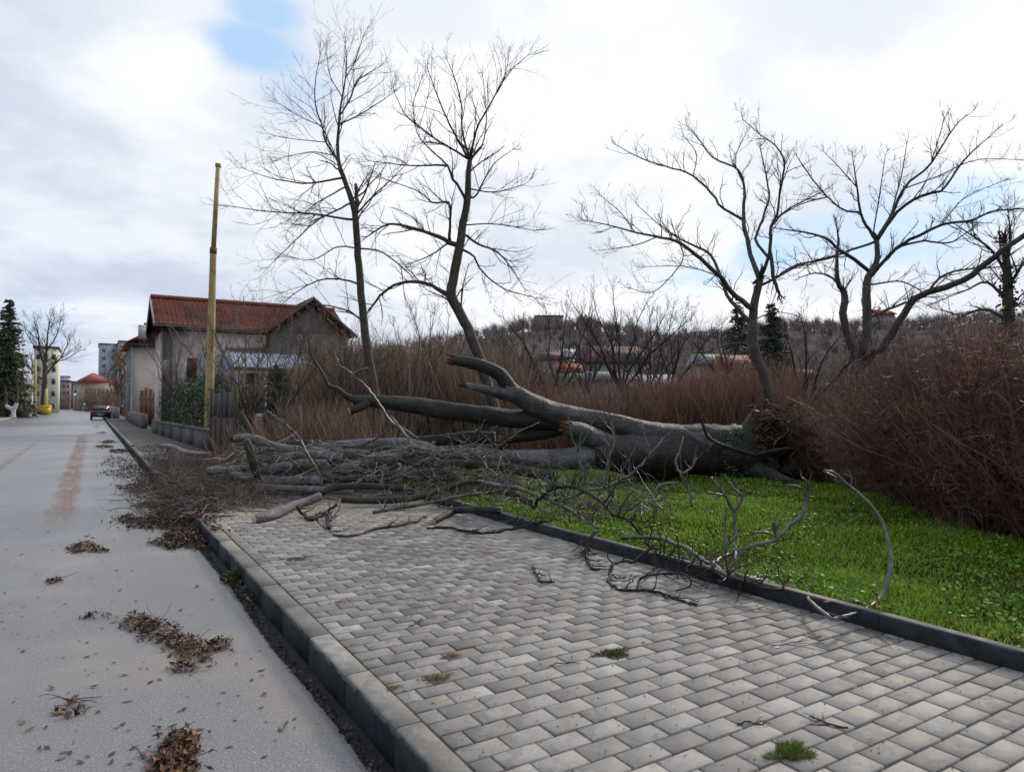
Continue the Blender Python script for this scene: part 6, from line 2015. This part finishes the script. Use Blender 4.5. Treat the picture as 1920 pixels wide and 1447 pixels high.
# ---- the tall yellow pole
b0 = at(391, 800, 22.5)
b0[2] = 0.12
yp = thing('yellow_pole', b0, 'tall rusty yellow steel pole without a lamp beside the red-roofed house', 'pole')
M_YEL = mat('yellow_steel', (0.50, 0.39, 0.17), (0.40, 0.28, 0.12), scale=3, c3=(0.24, 0.14, 0.075), c3scale=2.6, c3lo=0.52, c3hi=0.68, rough=0.6, stretch=(1, 1, 0.6))
tp = at(409, 310, 22.5)
mid = at(400, 470, 22.5)
mid2 = at(394, 690, 22.5)
MB().tubes(np.array([b0, mid2, mid]), np.array([0.145, 0.132, 0.100]), 16).build('lower_tube', M_YEL, yp, smooth=True)
MB().tubes(np.array([mid - (tp - mid) * 0.02, tp]), np.array([0.080, 0.072]), 16, cap=True).build('upper_tube', M_YEL, yp, smooth=True)
MB().tubes(np.array([mid - nrm(tp - mid) * 0.1, mid + nrm(tp - mid) * 0.1]), np.array([0.112, 0.112]), 16, cap=True).build('collar', mat('rust_collar', (0.20, 0.13, 0.06), scale=6), yp, smooth=True)
MB().tubes(np.array([tp - nrm(tp - mid) * 0.06, tp + nrm(tp - mid) * 0.05]), np.array([0.092, 0.092]), 16, cap=True).build('top_cap', M_YEL, yp, smooth=True)

# ---- second house down the street
H2 = thing('house', (6, 63, 0.1), 'narrow beige plastered house with an orange roof farther down the street', 'house', 'houses along the street')
M_BEIGE = mat('beige_plaster', (0.80, 0.68, 0.53), (0.68, 0.56, 0.43), scale=0.8, c3=(0.25, 0.20, 0.16), c3scale=0.7, c3lo=0.66, c3hi=0.74)
MB().box((2.75, 63, 0), (10, 74, 6.5)).build('wall', M_BEIGE, H2)
MB().box((2.70, 63.05, 0), (2.748, 73.9, 6.4)).build('street_wall', mat('grey_street_wall', (0.24, 0.25, 0.26), (0.17, 0.175, 0.18), scale=1), H2)
MB().prism([(2.2, 62.5, 6.5), (6.3, 62.5, 9.0), (10.4, 62.5, 6.5), (10.4, 62.5, 6.35), (6.3, 62.5, 8.8), (2.2, 62.5, 6.35)], (0, 12, 0)).build('roof', mat('orange_tiles', (0.42, 0.13, 0.065), (0.30, 0.09, 0.05), scale=1.5), H2)
MB().prism([(2.76, 63.0, 6.502), (9.98, 63.0, 6.502), (6.3, 63.0, 8.75)], (0, 10.9, 0)).build('gable_wall', mat('gable_red', (0.32, 0.115, 0.07), scale=2), H2)
MB().box((2.4, 62.4, 6.2), (10.2, 62.98, 6.34)).build('eave', M_WOODD, H2)
MB().box((3.6, 64, 7.0), (4.1, 64.5, 8.3)).build('chimney', mat('chimney_grey', (0.30, 0.28, 0.26), scale=3), H2)
MB().box((3.1, 62.3, 6.8), (3.7, 62.42, 7.9)).build('dormer', M_WFRAME, H2)
MB().tubes(np.array([[2.72, 62.9, 0.1], [2.72, 62.9, 6.3]]), np.array([0.08, 0.08]), 8).build('downpipe', mat('pipe_blue', (0.42, 0.46, 0.52)), H2)
for k in range(3):
    window_part(H2, (2.70, 65 + 2.8 * k, 3.6), (0, 1, 0), (-1, 0, 0), 1.0, 1.4, fw=0.08)
g2 = thing('brown_gate', (3, 52, 0.1), 'rust-brown plank gate between the two houses', 'gate')
for k in range(9):
    x = 2.75 + k * 0.26
    MB().box((x, 52, 0.2), (x + 0.235, 52.05, 2.45 + 0.2 * math.sin(k * 1.3))).build('plank', mat('rust_plank', (0.20, 0.085, 0.045), (0.13, 0.06, 0.035), scale=2), g2)
MB().box((2.70, 52.052, 0.7), (5.1, 52.1, 0.82)).build('rail', M_WOODD, g2)
MB().box((2.70, 52.052, 1.8), (5.1, 52.1, 1.92)).build('rail', M_WOODD, g2)
gw = thing('street_wall', (2.6, 48, 0.1), 'dark stone wall along the footpath between the two houses', 'wall')
for k in range(8):
    MB().box((2.45, 44.2 + k * 2.3, 0.1), (2.72, 46.45 + k * 2.3, 0.95)).build('wall_panel', mat('stone_wall', (0.17, 0.155, 0.14), (0.11, 0.10, 0.09), scale=3), gw)
gw = thing('street_wall', (1.9, 90, 0.1), 'grey boundary wall past the beige house, beside the parked dark car', 'wall')
for k in range(12):
    MB().box((2.0 + float(bend(np.array(76 + k * 6.0))), 76 + k * 6.0, 0.1), (2.3 + float(bend(np.array(76 + k * 6.0))), 81.9 + k * 6.0, 1.25)).build('wall_panel', mat('grey_boundary', (0.27, 0.265, 0.26), (0.2, 0.195, 0.19), scale=1), gw)


# ---- farther buildings
def building(name, label, u0, u1, vtop, d, depth, rot, rows, cols, wall, roof='flat', roofm=None, rh=2.0, base=0.0, wsize=(0.55, 0.5), group=None, glass=None, balcony=False, skip=0, winmat=None):
    ex = nrm(RT * math.cos(rot) + FH * math.sin(rot))
    ey = nrm(np.cross(Z3, ex))
    o = at(u0, 758, d)
    o[2] = base
    k1 = (u1 - CU) / F
    Wd = (k1 * d - (u0 - CU) / F * d) / (math.cos(rot) - k1 * math.sin(rot))
    top = at(u0, vtop, d)[2]
    Hh = top - base
    if roof != 'flat':
        Hh -= rh
    root = thing(name, o + ex * Wd / 2, label, 'building', group)
    ax = np.array([ex, ey, Z3])
    MB().box((0, 0, 0), (Wd, depth, Hh), ax=ax, org=o).build('wall', wall, root)
    if roof == 'flat':
        MB().box((-0.2, -0.2, Hh + 0.003), (Wd + 0.2, depth + 0.2, Hh + 0.4), ax=ax, org=o).build('roof', roofm or M_WALLC, root)
    elif roof == 'hip':
        e = 0.5
        pts = np.array([(-e, -e, Hh), (Wd + e, -e, Hh), (Wd + e, depth + e, Hh), (-e, depth + e, Hh), (min(Wd, depth) * 0.45, depth / 2, Hh + rh), (Wd - min(Wd, depth) * 0.45, depth / 2, Hh + rh)])
        MB().raw(o + pts @ ax, [(0, 1, 5, 4), (2, 3, 4, 5), (0, 3, 2, 1)], [(1, 2, 5), (3, 0, 4)]).build('roof', roofm, root)
    else:
        e = 0.4
        pts = np.array([(-e, -e, Hh - 0.1), (-e, depth + e, Hh - 0.1), (-e, depth / 2, Hh + rh)])
        MB().prism(o + pts @ ax, ex * (Wd + 2 * e)).build('roof', roofm, root)
        MB().box((-e, -e - 0.06, Hh - 0.24), (Wd + e, -e - 0.002, Hh - 0.1), ax=ax, org=o).build('eave_board', M_WOODD, root)
        if Wd > 2.5:
            MB().box((Wd * 0.62, depth * 0.55, Hh + rh * 0.5), (Wd * 0.62 + 0.45, depth * 0.55 + 0.45, Hh + rh + 0.7), ax=ax, org=o).build('chimney', M_GREYW2, root)
    if rows and cols:
        cw, ch = Wd / cols, Hh / (rows + 0.25)
        for i in range(cols):
            for j in range(rows):
                if skip and rng.random() < skip:
                    continue
                ww, wh = cw * wsize[0], ch * wsize[1]
                p0 = o + ex * (i * cw + (cw - ww) / 2) + Z3 * (j * ch + ch * 0.32)
                win = MB().box((0, -0.08, 0), (ww, -0.004, wh), ax=ax, org=p0).build('window', winmat or M_WFRAME, root)
                MB().box((ww * 0.1, -0.10, wh * 0.1), (ww * 0.9, -0.082, wh * 0.9), ax=ax, org=p0).build('pane', glass or M_GLASS, win)
                if balcony and i % 2 == 0:
                    MB().box((-0.3, -1.0, -0.3), (ww + 0.3, -0.004, 0.45), ax=ax, org=p0).build('balcony', wall, root)
    return root


M_GREYW2 = mat('chimney_render', (0.26, 0.22, 0.20), scale=2)
M_PANEL = mat('panel_block', (0.70, 0.67, 0.55), (0.58, 0.55, 0.46), scale=0.3)
M_BLUEB = mat('haze_blue_block', (0.42, 0.47, 0.54), (0.36, 0.41, 0.48), scale=0.2)  # distance haze put into the wall colour as a blue-grey tint
M_TOWER = mat('cream_tower', (0.50, 0.46, 0.42), (0.42, 0.37, 0.33), scale=0.3)
M_PINKB = mat('mauve_block', (0.30, 0.245, 0.235), (0.25, 0.20, 0.195), scale=0.2)
M_RROOF = mat('red_far_roof', (0.33, 0.10, 0.07), (0.26, 0.08, 0.06), scale=0.4)
building('apartment_block', 'pale cream apartment block behind the bare street tree on the left', 62, 107, 652, 125, 12, TH, 5, 3, M_PANEL, group='town buildings')
building('tower_block', 'tall blue-grey tower block, highest far building over the street', 184, 220, 645, 235, 16, TH, 8, 2, M_BLUEB, group='town buildings', wsize=(0.4, 0.4), winmat=mat('blue_wframe', (0.34, 0.40, 0.48), scale=1), glass=mat('blue_pane', (0.22, 0.28, 0.36), rough=0.3))
building('tower_block', 'cream stair tower with balconies beside the blue-grey block', 221, 240, 640, 230, 14, TH, 8, 2, M_TOWER, group='town buildings', balcony=True)
building('long_building', 'low cream building with a red hipped roof at the end of the street', 157, 212, 697, 165, 12, TH + 0.2, 2, 7, mat('cream_wall', (0.50, 0.42, 0.34), (0.42, 0.34, 0.28), scale=0.4), 'hip', M_RROOF, 2.6, group='town buildings')
building('brown_building', 'mauve-brown block right of the pale cream apartment block', 108, 131, 715, 200, 12, TH, 4, 3, M_PINKB, group='town buildings', glass=mat('dim_pane', (0.12, 0.11, 0.11)), winmat=M_PINKB)
building('grey_building', 'small blue-grey building farthest down the street', 106, 129, 706, 300, 15, TH, 4, 3, M_BLUEB, group='town buildings')
building('dark_building', 'dark low building closing the view at the street bend', 128, 158, 716, 240, 10, TH, 3, 4, mat('dark_block', (0.16, 0.16, 0.175), (0.12, 0.12, 0.13), scale=0.3), group='town buildings')
building('shop', 'small white kiosk-like shop at the street bend', 140, 153, 743, 215, 6, TH, 1, 2, mat('shop_white', (0.55, 0.52, 0.48), scale=0.5), group='town buildings')
building('brown_house', 'brown house half hidden by the spruce at the left edge', -40, 10, 612, 95, 9, TH, 3, 3, mat('brown_wall', (0.22, 0.165, 0.12), (0.15, 0.11, 0.085), scale=0.5), 'hip', mat('brown_roof', (0.11, 0.08, 0.06), scale=1), 2.0, group='town buildings')

# houses in the valley behind the scrub
M_WH = mat('white_house', (0.60, 0.61, 0.64), (0.48, 0.48, 0.50), scale=0.5)
M_BRR = mat('brown_red_roof', (0.17, 0.095, 0.078), (0.12, 0.072, 0.062), scale=0.5)
M_GREYW = mat('grey_house_wall', (0.33, 0.32, 0.30), (0.25, 0.24, 0.225), scale=0.6)
M_TIN = mat('pale_tin', (0.44, 0.48, 0.56), (0.33, 0.37, 0.44), scale=0.8, rough=0.8)
M_GREYR = mat('dull_sheet_roof', (0.24, 0.24, 0.25), (0.17, 0.16, 0.16), scale=1, rough=0.9)
building('white_house', 'small white-blue house left of the orange shed, below the hill', 1027, 1052, 655, 68, 6, 0.15, 2, 2, mat('pale_blue_wall', (0.50, 0.56, 0.66), scale=0.5), 'gable', M_BRR, 0.9, group='houses below the hill')
building('white_house', 'narrow white gabled house right of the pale blue one', 1054, 1072, 650, 72, 6, -0.1, 2, 1, M_WH, 'gable', M_WH, 1.0, group='houses below the hill')
building('orange_shed', 'bright orange shed in front of the white gabled house', 1060, 1090, 678, 60, 5, 0.1, 1, 2, mat('orange_wall', (0.48, 0.16, 0.07), (0.36, 0.12, 0.06), scale=1), 'gable', mat('orange_roof', (0.46, 0.15, 0.07), (0.34, 0.11, 0.05), scale=1), 0.8, group='houses below the hill')
building('big_house', 'wide house with a long brown-red roof below the hill', 1098, 1212, 642, 78, 9, 0.1, 2, 7, M_GREYW, 'gable', M_BRR, 2.2, group='houses below the hill')
building('tin_shed', 'long low building with a pale tin roof behind the canes', 1185, 1285, 698, 55, 6, 0.3, 1, 5, M_GREYW, 'gable', M_TIN, 1.1, group='houses below the hill')
building('tin_shed', 'small brown shed with a dull grey roof left of the long one', 1042, 1080, 697, 52, 5, -0.1, 1, 2, mat('brown_shed', (0.20, 0.115, 0.06), scale=1), 'gable', M_GREYR, 0.6, group='houses below the hill')
building('tin_shed', 'tiny tin-roofed shed farthest left below the hill', 992, 1014, 698, 56, 4, 0.1, 1, 1, M_GREYW, 'gable', M_TIN, 0.5, group='houses below the hill')
building('tin_shed', 'pale blue shed between the orange shed and the long tin roof', 1108, 1150, 694, 50, 4, 0.0, 1, 2, mat('pale_shed', (0.36, 0.40, 0.46), scale=1), 'gable', M_GREYR, 0.6, group='houses below the hill')
building('grey_house', 'pale grey house left of the S-curved tree trunk', 1318, 1358, 660, 75, 6, 0.0, 1, 3, M_GREYW, 'gable', mat('grey_roof', (0.30, 0.29, 0.29), scale=1), 1.2, group='houses below the hill')
building('orange_roof_house', 'house with an orange roof just left of the S-curved trunk', 1362, 1408, 662, 70, 6, -0.1, 1, 3, mat('yellow_wall', (0.50, 0.38, 0.22), scale=1), 'gable', mat('orange_tile2', (0.27, 0.12, 0.08), (0.19, 0.09, 0.065), scale=1), 1.5, group='houses below the hill')
building('white_house', 'small white house glimpsed low behind the dark conifer', 1500, 1540, 690, 80, 6, 0.0, 1, 2, M_WH, 'gable', M_BRR, 1.2, group='houses below the hill')
building('white_house', 'small white house glimpsed right of the many-stemmed tree', 1545, 1590, 715, 75, 6, 0.0, 1, 2, M_WH, 'gable', M_TIN, 1.0, group='houses below the hill')


def on_hill(u, d):
    p = at(u, 700, d)
    return float(hill_z(np.array([p[0]]), np.array([p[1]]))[0])


building('hilltop_block', 'long flat-roofed building on the crest of the hill', 1004, 1056, 593, 186, 10, 0.0, 1, 8, mat('hill_block', (0.36, 0.27, 0.24), (0.28, 0.21, 0.19), scale=0.3), base=on_hill(1030, 186) - 0.5, group='houses on the hill')
building('hilltop_house', 'gabled house on the crest right of the flat-roofed block', 1096, 1114, 589, 186, 8, 0.2, 1, 2, mat('hill_grey', (0.30, 0.31, 0.36), scale=0.4), 'gable', mat('hill_roof', (0.10, 0.09, 0.10), scale=0.4), 2.0, base=on_hill(1105, 186) - 0.5, group='houses on the hill')
building('hillside_house', 'small house with a red roof on the slope below the crest', 1112, 1128, 598, 168, 7, 0.0, 1, 2, mat('hill_pink', (0.42, 0.33, 0.29), scale=0.5), 'gable', M_RROOF, 1.6, base=on_hill(1120, 168) - 0.3, group='houses on the hill')
building('hilltop_house', 'red-roofed house far on the hill at the right', 1650, 1680, 575, 170, 8, 0.0, 1, 2, mat('hill_tan', (0.30, 0.24, 0.21), scale=0.5), 'gable', M_RROOF, 1.6, base=on_hill(1665, 170) - 0.3, group='houses on the hill')

# ---- street trees on the far left
t = Tree('street_tree', 98, 'bare street tree with a dark trunk in front of the pale cream apartment block', M_TRUNK, M_TWIG, group=None, spread=0.6)
t.limb([(81, 776, 5.5), (82, 740, 5), (84, 705, 4.5), (84, 680, 3.6)], 'trunk', 0)
for px in ([(84, 690, 3), (75, 660, 2.2), (72, 630, 1.4), (65, 605, 0.7)], [(84, 683, 3), (88, 650, 2.2), (90, 620, 1.4), (95, 595, 0.7)], [(84, 705, 3), (100, 685, 2.2), (115, 668, 1.4), (130, 640, 0.7)],
           [(83, 715, 3), (65, 700, 2), (50, 680, 1)], [(86, 660, 2), (103, 635, 1.3), (112, 610, 0.7)], [(108, 676, 1.6), (125, 672, 1.1), (145, 660, 0.6)], [(76, 660, 1.6), (58, 640, 1), (48, 622, 0.6)]):
    t.limb(px)
t.finish(dens=2.2, levels=3, length=(1.2, 3.6), up=0.3, trop=0.05, rtw=0.018, per=(4, 3))
t = Tree('street_bush', 120, 'reddish bare tree between the beige house and the low cream building', M_TRUNK, M_CANE, group=None, spread=0.6)
for k in range(7):
    t.known = []
    x = 222 + rng.normal(0, 4)
    t.limb([(x, 775, 2), (x + rng.normal(0, 4), 740, 1.6), (x + rng.normal(0, 9), 700, 1.2), (x + rng.normal(0, 14), 672, 0.6)], 'stem')
t.finish(dens=2.5, levels=3, length=(1, 3), up=0.3, trop=0.05, rtw=0.03, per=(4, 3))
for (u, w, vt, d, lab) in ((178, 26, 722, 140, 'brown leafless hedge below the low cream building'), (148, 12, 728, 190, 'small brown thicket at the street bend'), (12, 34, 668, 84, 'brown leafless bush under the spruce at the left edge'), (205, 14, 730, 110, 'brown bush beside the boundary wall')):
    n = 260
    us = rng.normal(u, w * 0.45, n)
    P = np.array([at(x, 758, d + rng.uniform(-4, 4)) for x in us]); P[:, 2] = 0.1
    hh = (758 - vt) / F * d + 1.4
    a, r = grow(P, nrm(rng.normal(0, 0.25, (n, 3)) + Z3), hh * rng.uniform(0.5, 1, n), np.full(n, 0.03), 5, 0.1, 0, 0.4)
    mb = MB().tubes(a, r, 3)
    c = spawn(a, r, 8, 0.15, 1, 0.7, (0.15, 0.35), 0.7, 0.2, rmin=0.02)
    a, r = grow(*c, 3, 0.15, 0, 0.5)
    mb.tubes(a, r, 3)
    tag(mb.build('bare_bush', M_CANEG), lab, 'bush', 'bushes along the street')

# whitewashed forked trunk
p = at(25, 783, 74); p[2] = 0.1
wt = thing('whitewashed_tree', p, 'low forked tree with white-painted trunk on the left verge', 'tree')
M_LIME = mat('limewash', (0.62, 0.63, 0.62), (0.5, 0.5, 0.5), scale=2)
f0 = p + Z3 * 0.95
MB().tubes(np.array([p, p + Z3 * 0.5, f0]), np.array([0.24, 0.20, 0.24]), 10).build('trunk', M_LIME, wt, smooth=True)
for (du, dv) in ((-14, -24), (6, -28)):
    e = at(25 + du, 783 + dv - 0, 74)
    MB().tubes(np.array([f0 - Z3 * 0.1, (f0 + e) / 2 + RT * (0.1 if du > 0 else -0.25), e]), np.array([0.22, 0.20, 0.17]), 9).build('white_limb', M_LIME, wt, smooth=True)
    e2 = at(25 + du * 1.2, 783 + dv - 40, 74)
    MB().tubes(np.array([e - (e2 - e) * 0.02, (e + e2) / 2 + RT * 0.1, e2]), np.array([0.165, 0.11, 0.04]), 8).build('brown_limb', M_TRUNK, wt, smooth=True)


# poles
def pole(u, vt, vb, d, r, label, m=None, name='street_pole', extra=None):
    b = at(u, vb, d); b[2] = 0.1
    t_ = at(u + 1.0, vt, d)
    root = thing(name, b, label, 'pole', 'poles along the street')
    MB().tubes(np.array([b, (b + t_) / 2, t_]), np.array([r, r * 0.85, r * 0.7]), 10, cap=True).build('shaft', m or M_YEL2, root, smooth=True)
    MB().tubes(np.array([b, b + Z3 * 0.3]), np.array([r * 1.5, r * 1.4]), 10, cap=True).build('foot', M_WALLC, root)
    return root


M_YEL2 = mat('pale_yellow_steel', (0.58, 0.50, 0.20), (0.48, 0.40, 0.16), scale=1)
pole(65, 673, 780, 80, 0.19, 'yellow street pole in front of the bare street tree')
pole(86, 728, 772, 95, 0.24, 'short yellow post behind the yellow bin')
pole(36, 738, 782, 78, 0.20, 'pale yellow post beside the whitewashed tree', M_TOWER)

# yellow bin
p = at(85, 776, 92); p[2] = 0.1
bn = thing('rubbish_container', p, 'bright yellow rubbish container on the far kerb', 'container')
M_BIN = mat('bin_yellow', (0.75, 0.52, 0.02), (0.62, 0.42, 0.02), scale=2, rough=0.4)
ax = np.array([RT, FH, Z3])
v = np.array([(-0.42, -0.35, 0.15), (0.42, -0.35, 0.15), (0.42, 0.35, 0.15), (-0.42, 0.35, 0.15), (-0.55, -0.5, 1.05), (0.55, -0.5, 1.05), (0.55, 0.5, 1.05), (-0.55, 0.5, 1.05)])
MB().raw(p + v @ ax, [(0, 3, 2, 1), (4, 5, 6, 7), (0, 1, 5, 4), (1, 2, 6, 5), (2, 3, 7, 6), (3, 0, 4, 7)]).build('tub', M_BIN, bn)
MB().prism(p + np.array([(-0.6, -0.55, 1.06), (-0.6, 0.55, 1.06), (-0.6, 0.3, 1.3), (-0.6, -0.3, 1.3)]) @ ax, RT * 1.2).build('lid', M_BIN, bn)
for sx in (-1, 1):
    for sy in (-1, 1):
        c = p + RT * 0.38 * sx + FH * 0.28 * sy + Z3 * 0.08
        MB().tubes(np.array([c - RT * 0.03, c + RT * 0.03]), np.array([0.08, 0.08]), 8, cap=True).build('wheel', M_WOODD, bn)


# cars
def car(loc, heading, paint, label, tall=1.0, name='parked_car', lights=True):
    fx = np.array([math.sin(heading), math.cos(heading), 0.0])
    rx = np.array([fx[1], -fx[0], 0.0])
    ax = np.array([rx, fx, Z3])
    p = np.asarray(loc, float)
    root = thing(name, p, label, 'car', 'cars along the street')
    prof = [(-2.05, 0.28), (2.05, 0.28), (2.12, 0.55), (2.0, 0.78), (1.15, 0.92), (-1.75, 0.95), (-2.08, 0.85), (-2.1, 0.5)]
    MB().prism(p + np.array([(-0.84, y, z) for y, z in prof]) @ ax, rx * 1.68).build('body', paint, root)
    cab = [(1.1, 0.925), (0.45, 1.42 * tall), (-1.2, 1.45 * tall), (-1.75, 0.955)]
    MB().prism(p + np.array([(-0.72, y, z) for y, z in cab]) @ ax, rx * 1.44).build('cabin', paint, root)
    MB().prism(p + np.array([(-0.66, 1.125, 0.96), (-0.60, 0.50, 1.38 * tall), (0.60, 0.50, 1.38 * tall), (0.66, 1.125, 0.96)]) @ ax, fx * 0.012 + Z3 * 0.012).build('windscreen', M_GLASS, root)
    MB().prism(p + np.array([(-0.62, -1.74, 1.0), (-0.58, -1.25, 1.38 * tall), (0.58, -1.25, 1.38 * tall), (0.62, -1.74, 1.0)]) @ ax, -fx * 0.015 + Z3 * 0.012).build('rear_window', M_GLASS, root)
    for s in (-1, 1):
        MB().prism(p + np.array([(s * 0.725, 0.9, 0.98), (s * 0.725, 0.42, 1.36 * tall), (s * 0.725, -1.15, 1.38 * tall), (s * 0.725, -1.5, 1.0)]) @ ax, rx * 0.012 * s).build('side_window', M_GLASS, root)
        for y in (1.3, -1.3):
            c = p + rx * 0.76 * s + fx * y + Z3 * 0.31
            wh = MB().tubes(np.array([c - rx * 0.1, c + rx * 0.1]), np.array([0.31, 0.31]), 14, cap=True).build('wheel', M_WOODD, root)
            MB().tubes(np.array([c + rx * 0.101 * s, c + rx * 0.115 * s]), np.array([0.19, 0.17]), 10, cap=True).build('rim', M_WFRAME, wh)
        MB().box((s * 0.62 - 0.16, 2.06, 0.56), (s * 0.62 + 0.16, 2.13, 0.72), ax=ax, org=p).build('headlight', M_WFRAME, root)
        MB().box((s * 0.66 - 0.12, -2.13, 0.6), (s * 0.66 + 0.12, -2.07, 0.82), ax=ax, org=p).build('tail_light', mat('tail_red', (0.35, 0.02, 0.02)), root)
    MB().box((-0.26, -2.13, 0.45), (0.26, -2.10, 0.57), ax=ax, org=p).build('number_plate', M_WFRAME, root)
    return root


M_NAVY = mat('navy_paint', (0.02, 0.028, 0.045), (0.018, 0.024, 0.04), rough=0.25, spec=0.6)
M_BLUEP = mat('blue_paint', (0.05, 0.16, 0.38), (0.05, 0.14, 0.34), rough=0.25, spec=0.6)
M_SILV = mat('silver_paint', (0.42, 0.43, 0.45), (0.40, 0.41, 0.43), rough=0.25, spec=0.6)
pc = gnd(210, 782, 0.0); 
car((0.75, 80.0, 0.0), 0.0, M_NAVY, 'dark parked car half on the footpath by the grey boundary wall')
pc = at(52, 775, 92)
car((pc[0], pc[1], 0.1), 1.9, M_BLUEP, 'blue car parked on the verge behind the yellow street pole')
pc = at(162, 765, 165)
car((pc[0], pc[1], 0.0), 3.1, M_SILV, 'silver car facing us at the far street bend')


# traffic lights showing green
M_GREEN = emit('green_signal', (0.0, 0.75, 0.30), 3.0)
M_BLACK = mat('signal_black', (0.02, 0.02, 0.02))
for (u, v, d, s, lab) in ((106, 755, 140, 1.0, 'green traffic light on the left side of the far crossing'), (141, 739, 165, 1.0, 'green traffic light hanging high over the far crossing'), (159, 757, 150, 1.0, 'green traffic light on the right side of the far crossing')):
    c = at(u, v, d)
    b = c.copy(); b[2] = 0.05
    root = thing('traffic_light', b, lab, 'traffic light', 'traffic lights at the crossing')
    MB().tubes(np.array([b + FH * 0.25, c + FH * 0.25 + Z3 * 1.0]), np.array([0.07, 0.06]), 8, cap=True).build('post', M_BLACK, root)
    MB().box((-0.22, 0, -0.25), (0.22, 0.2, 1.0), ax=np.array([RT, FH, Z3]), org=c).build('housing', M_BLACK, root)
    for k in range(3):
        cc = c + Z3 * 0.36 * k - FH * 0.001
        an = np.arange(14) * 2 * np.pi / 14
        R = 0.24 if k == 0 else 0.14
        MB().prism(cc + np.outer(np.cos(an) * R, RT) + np.outer(np.sin(an) * R, Z3), -FH * 0.05).build('green_lens' if k == 0 else 'dark_lens', M_GREEN if k == 0 else M_BLACK, root)
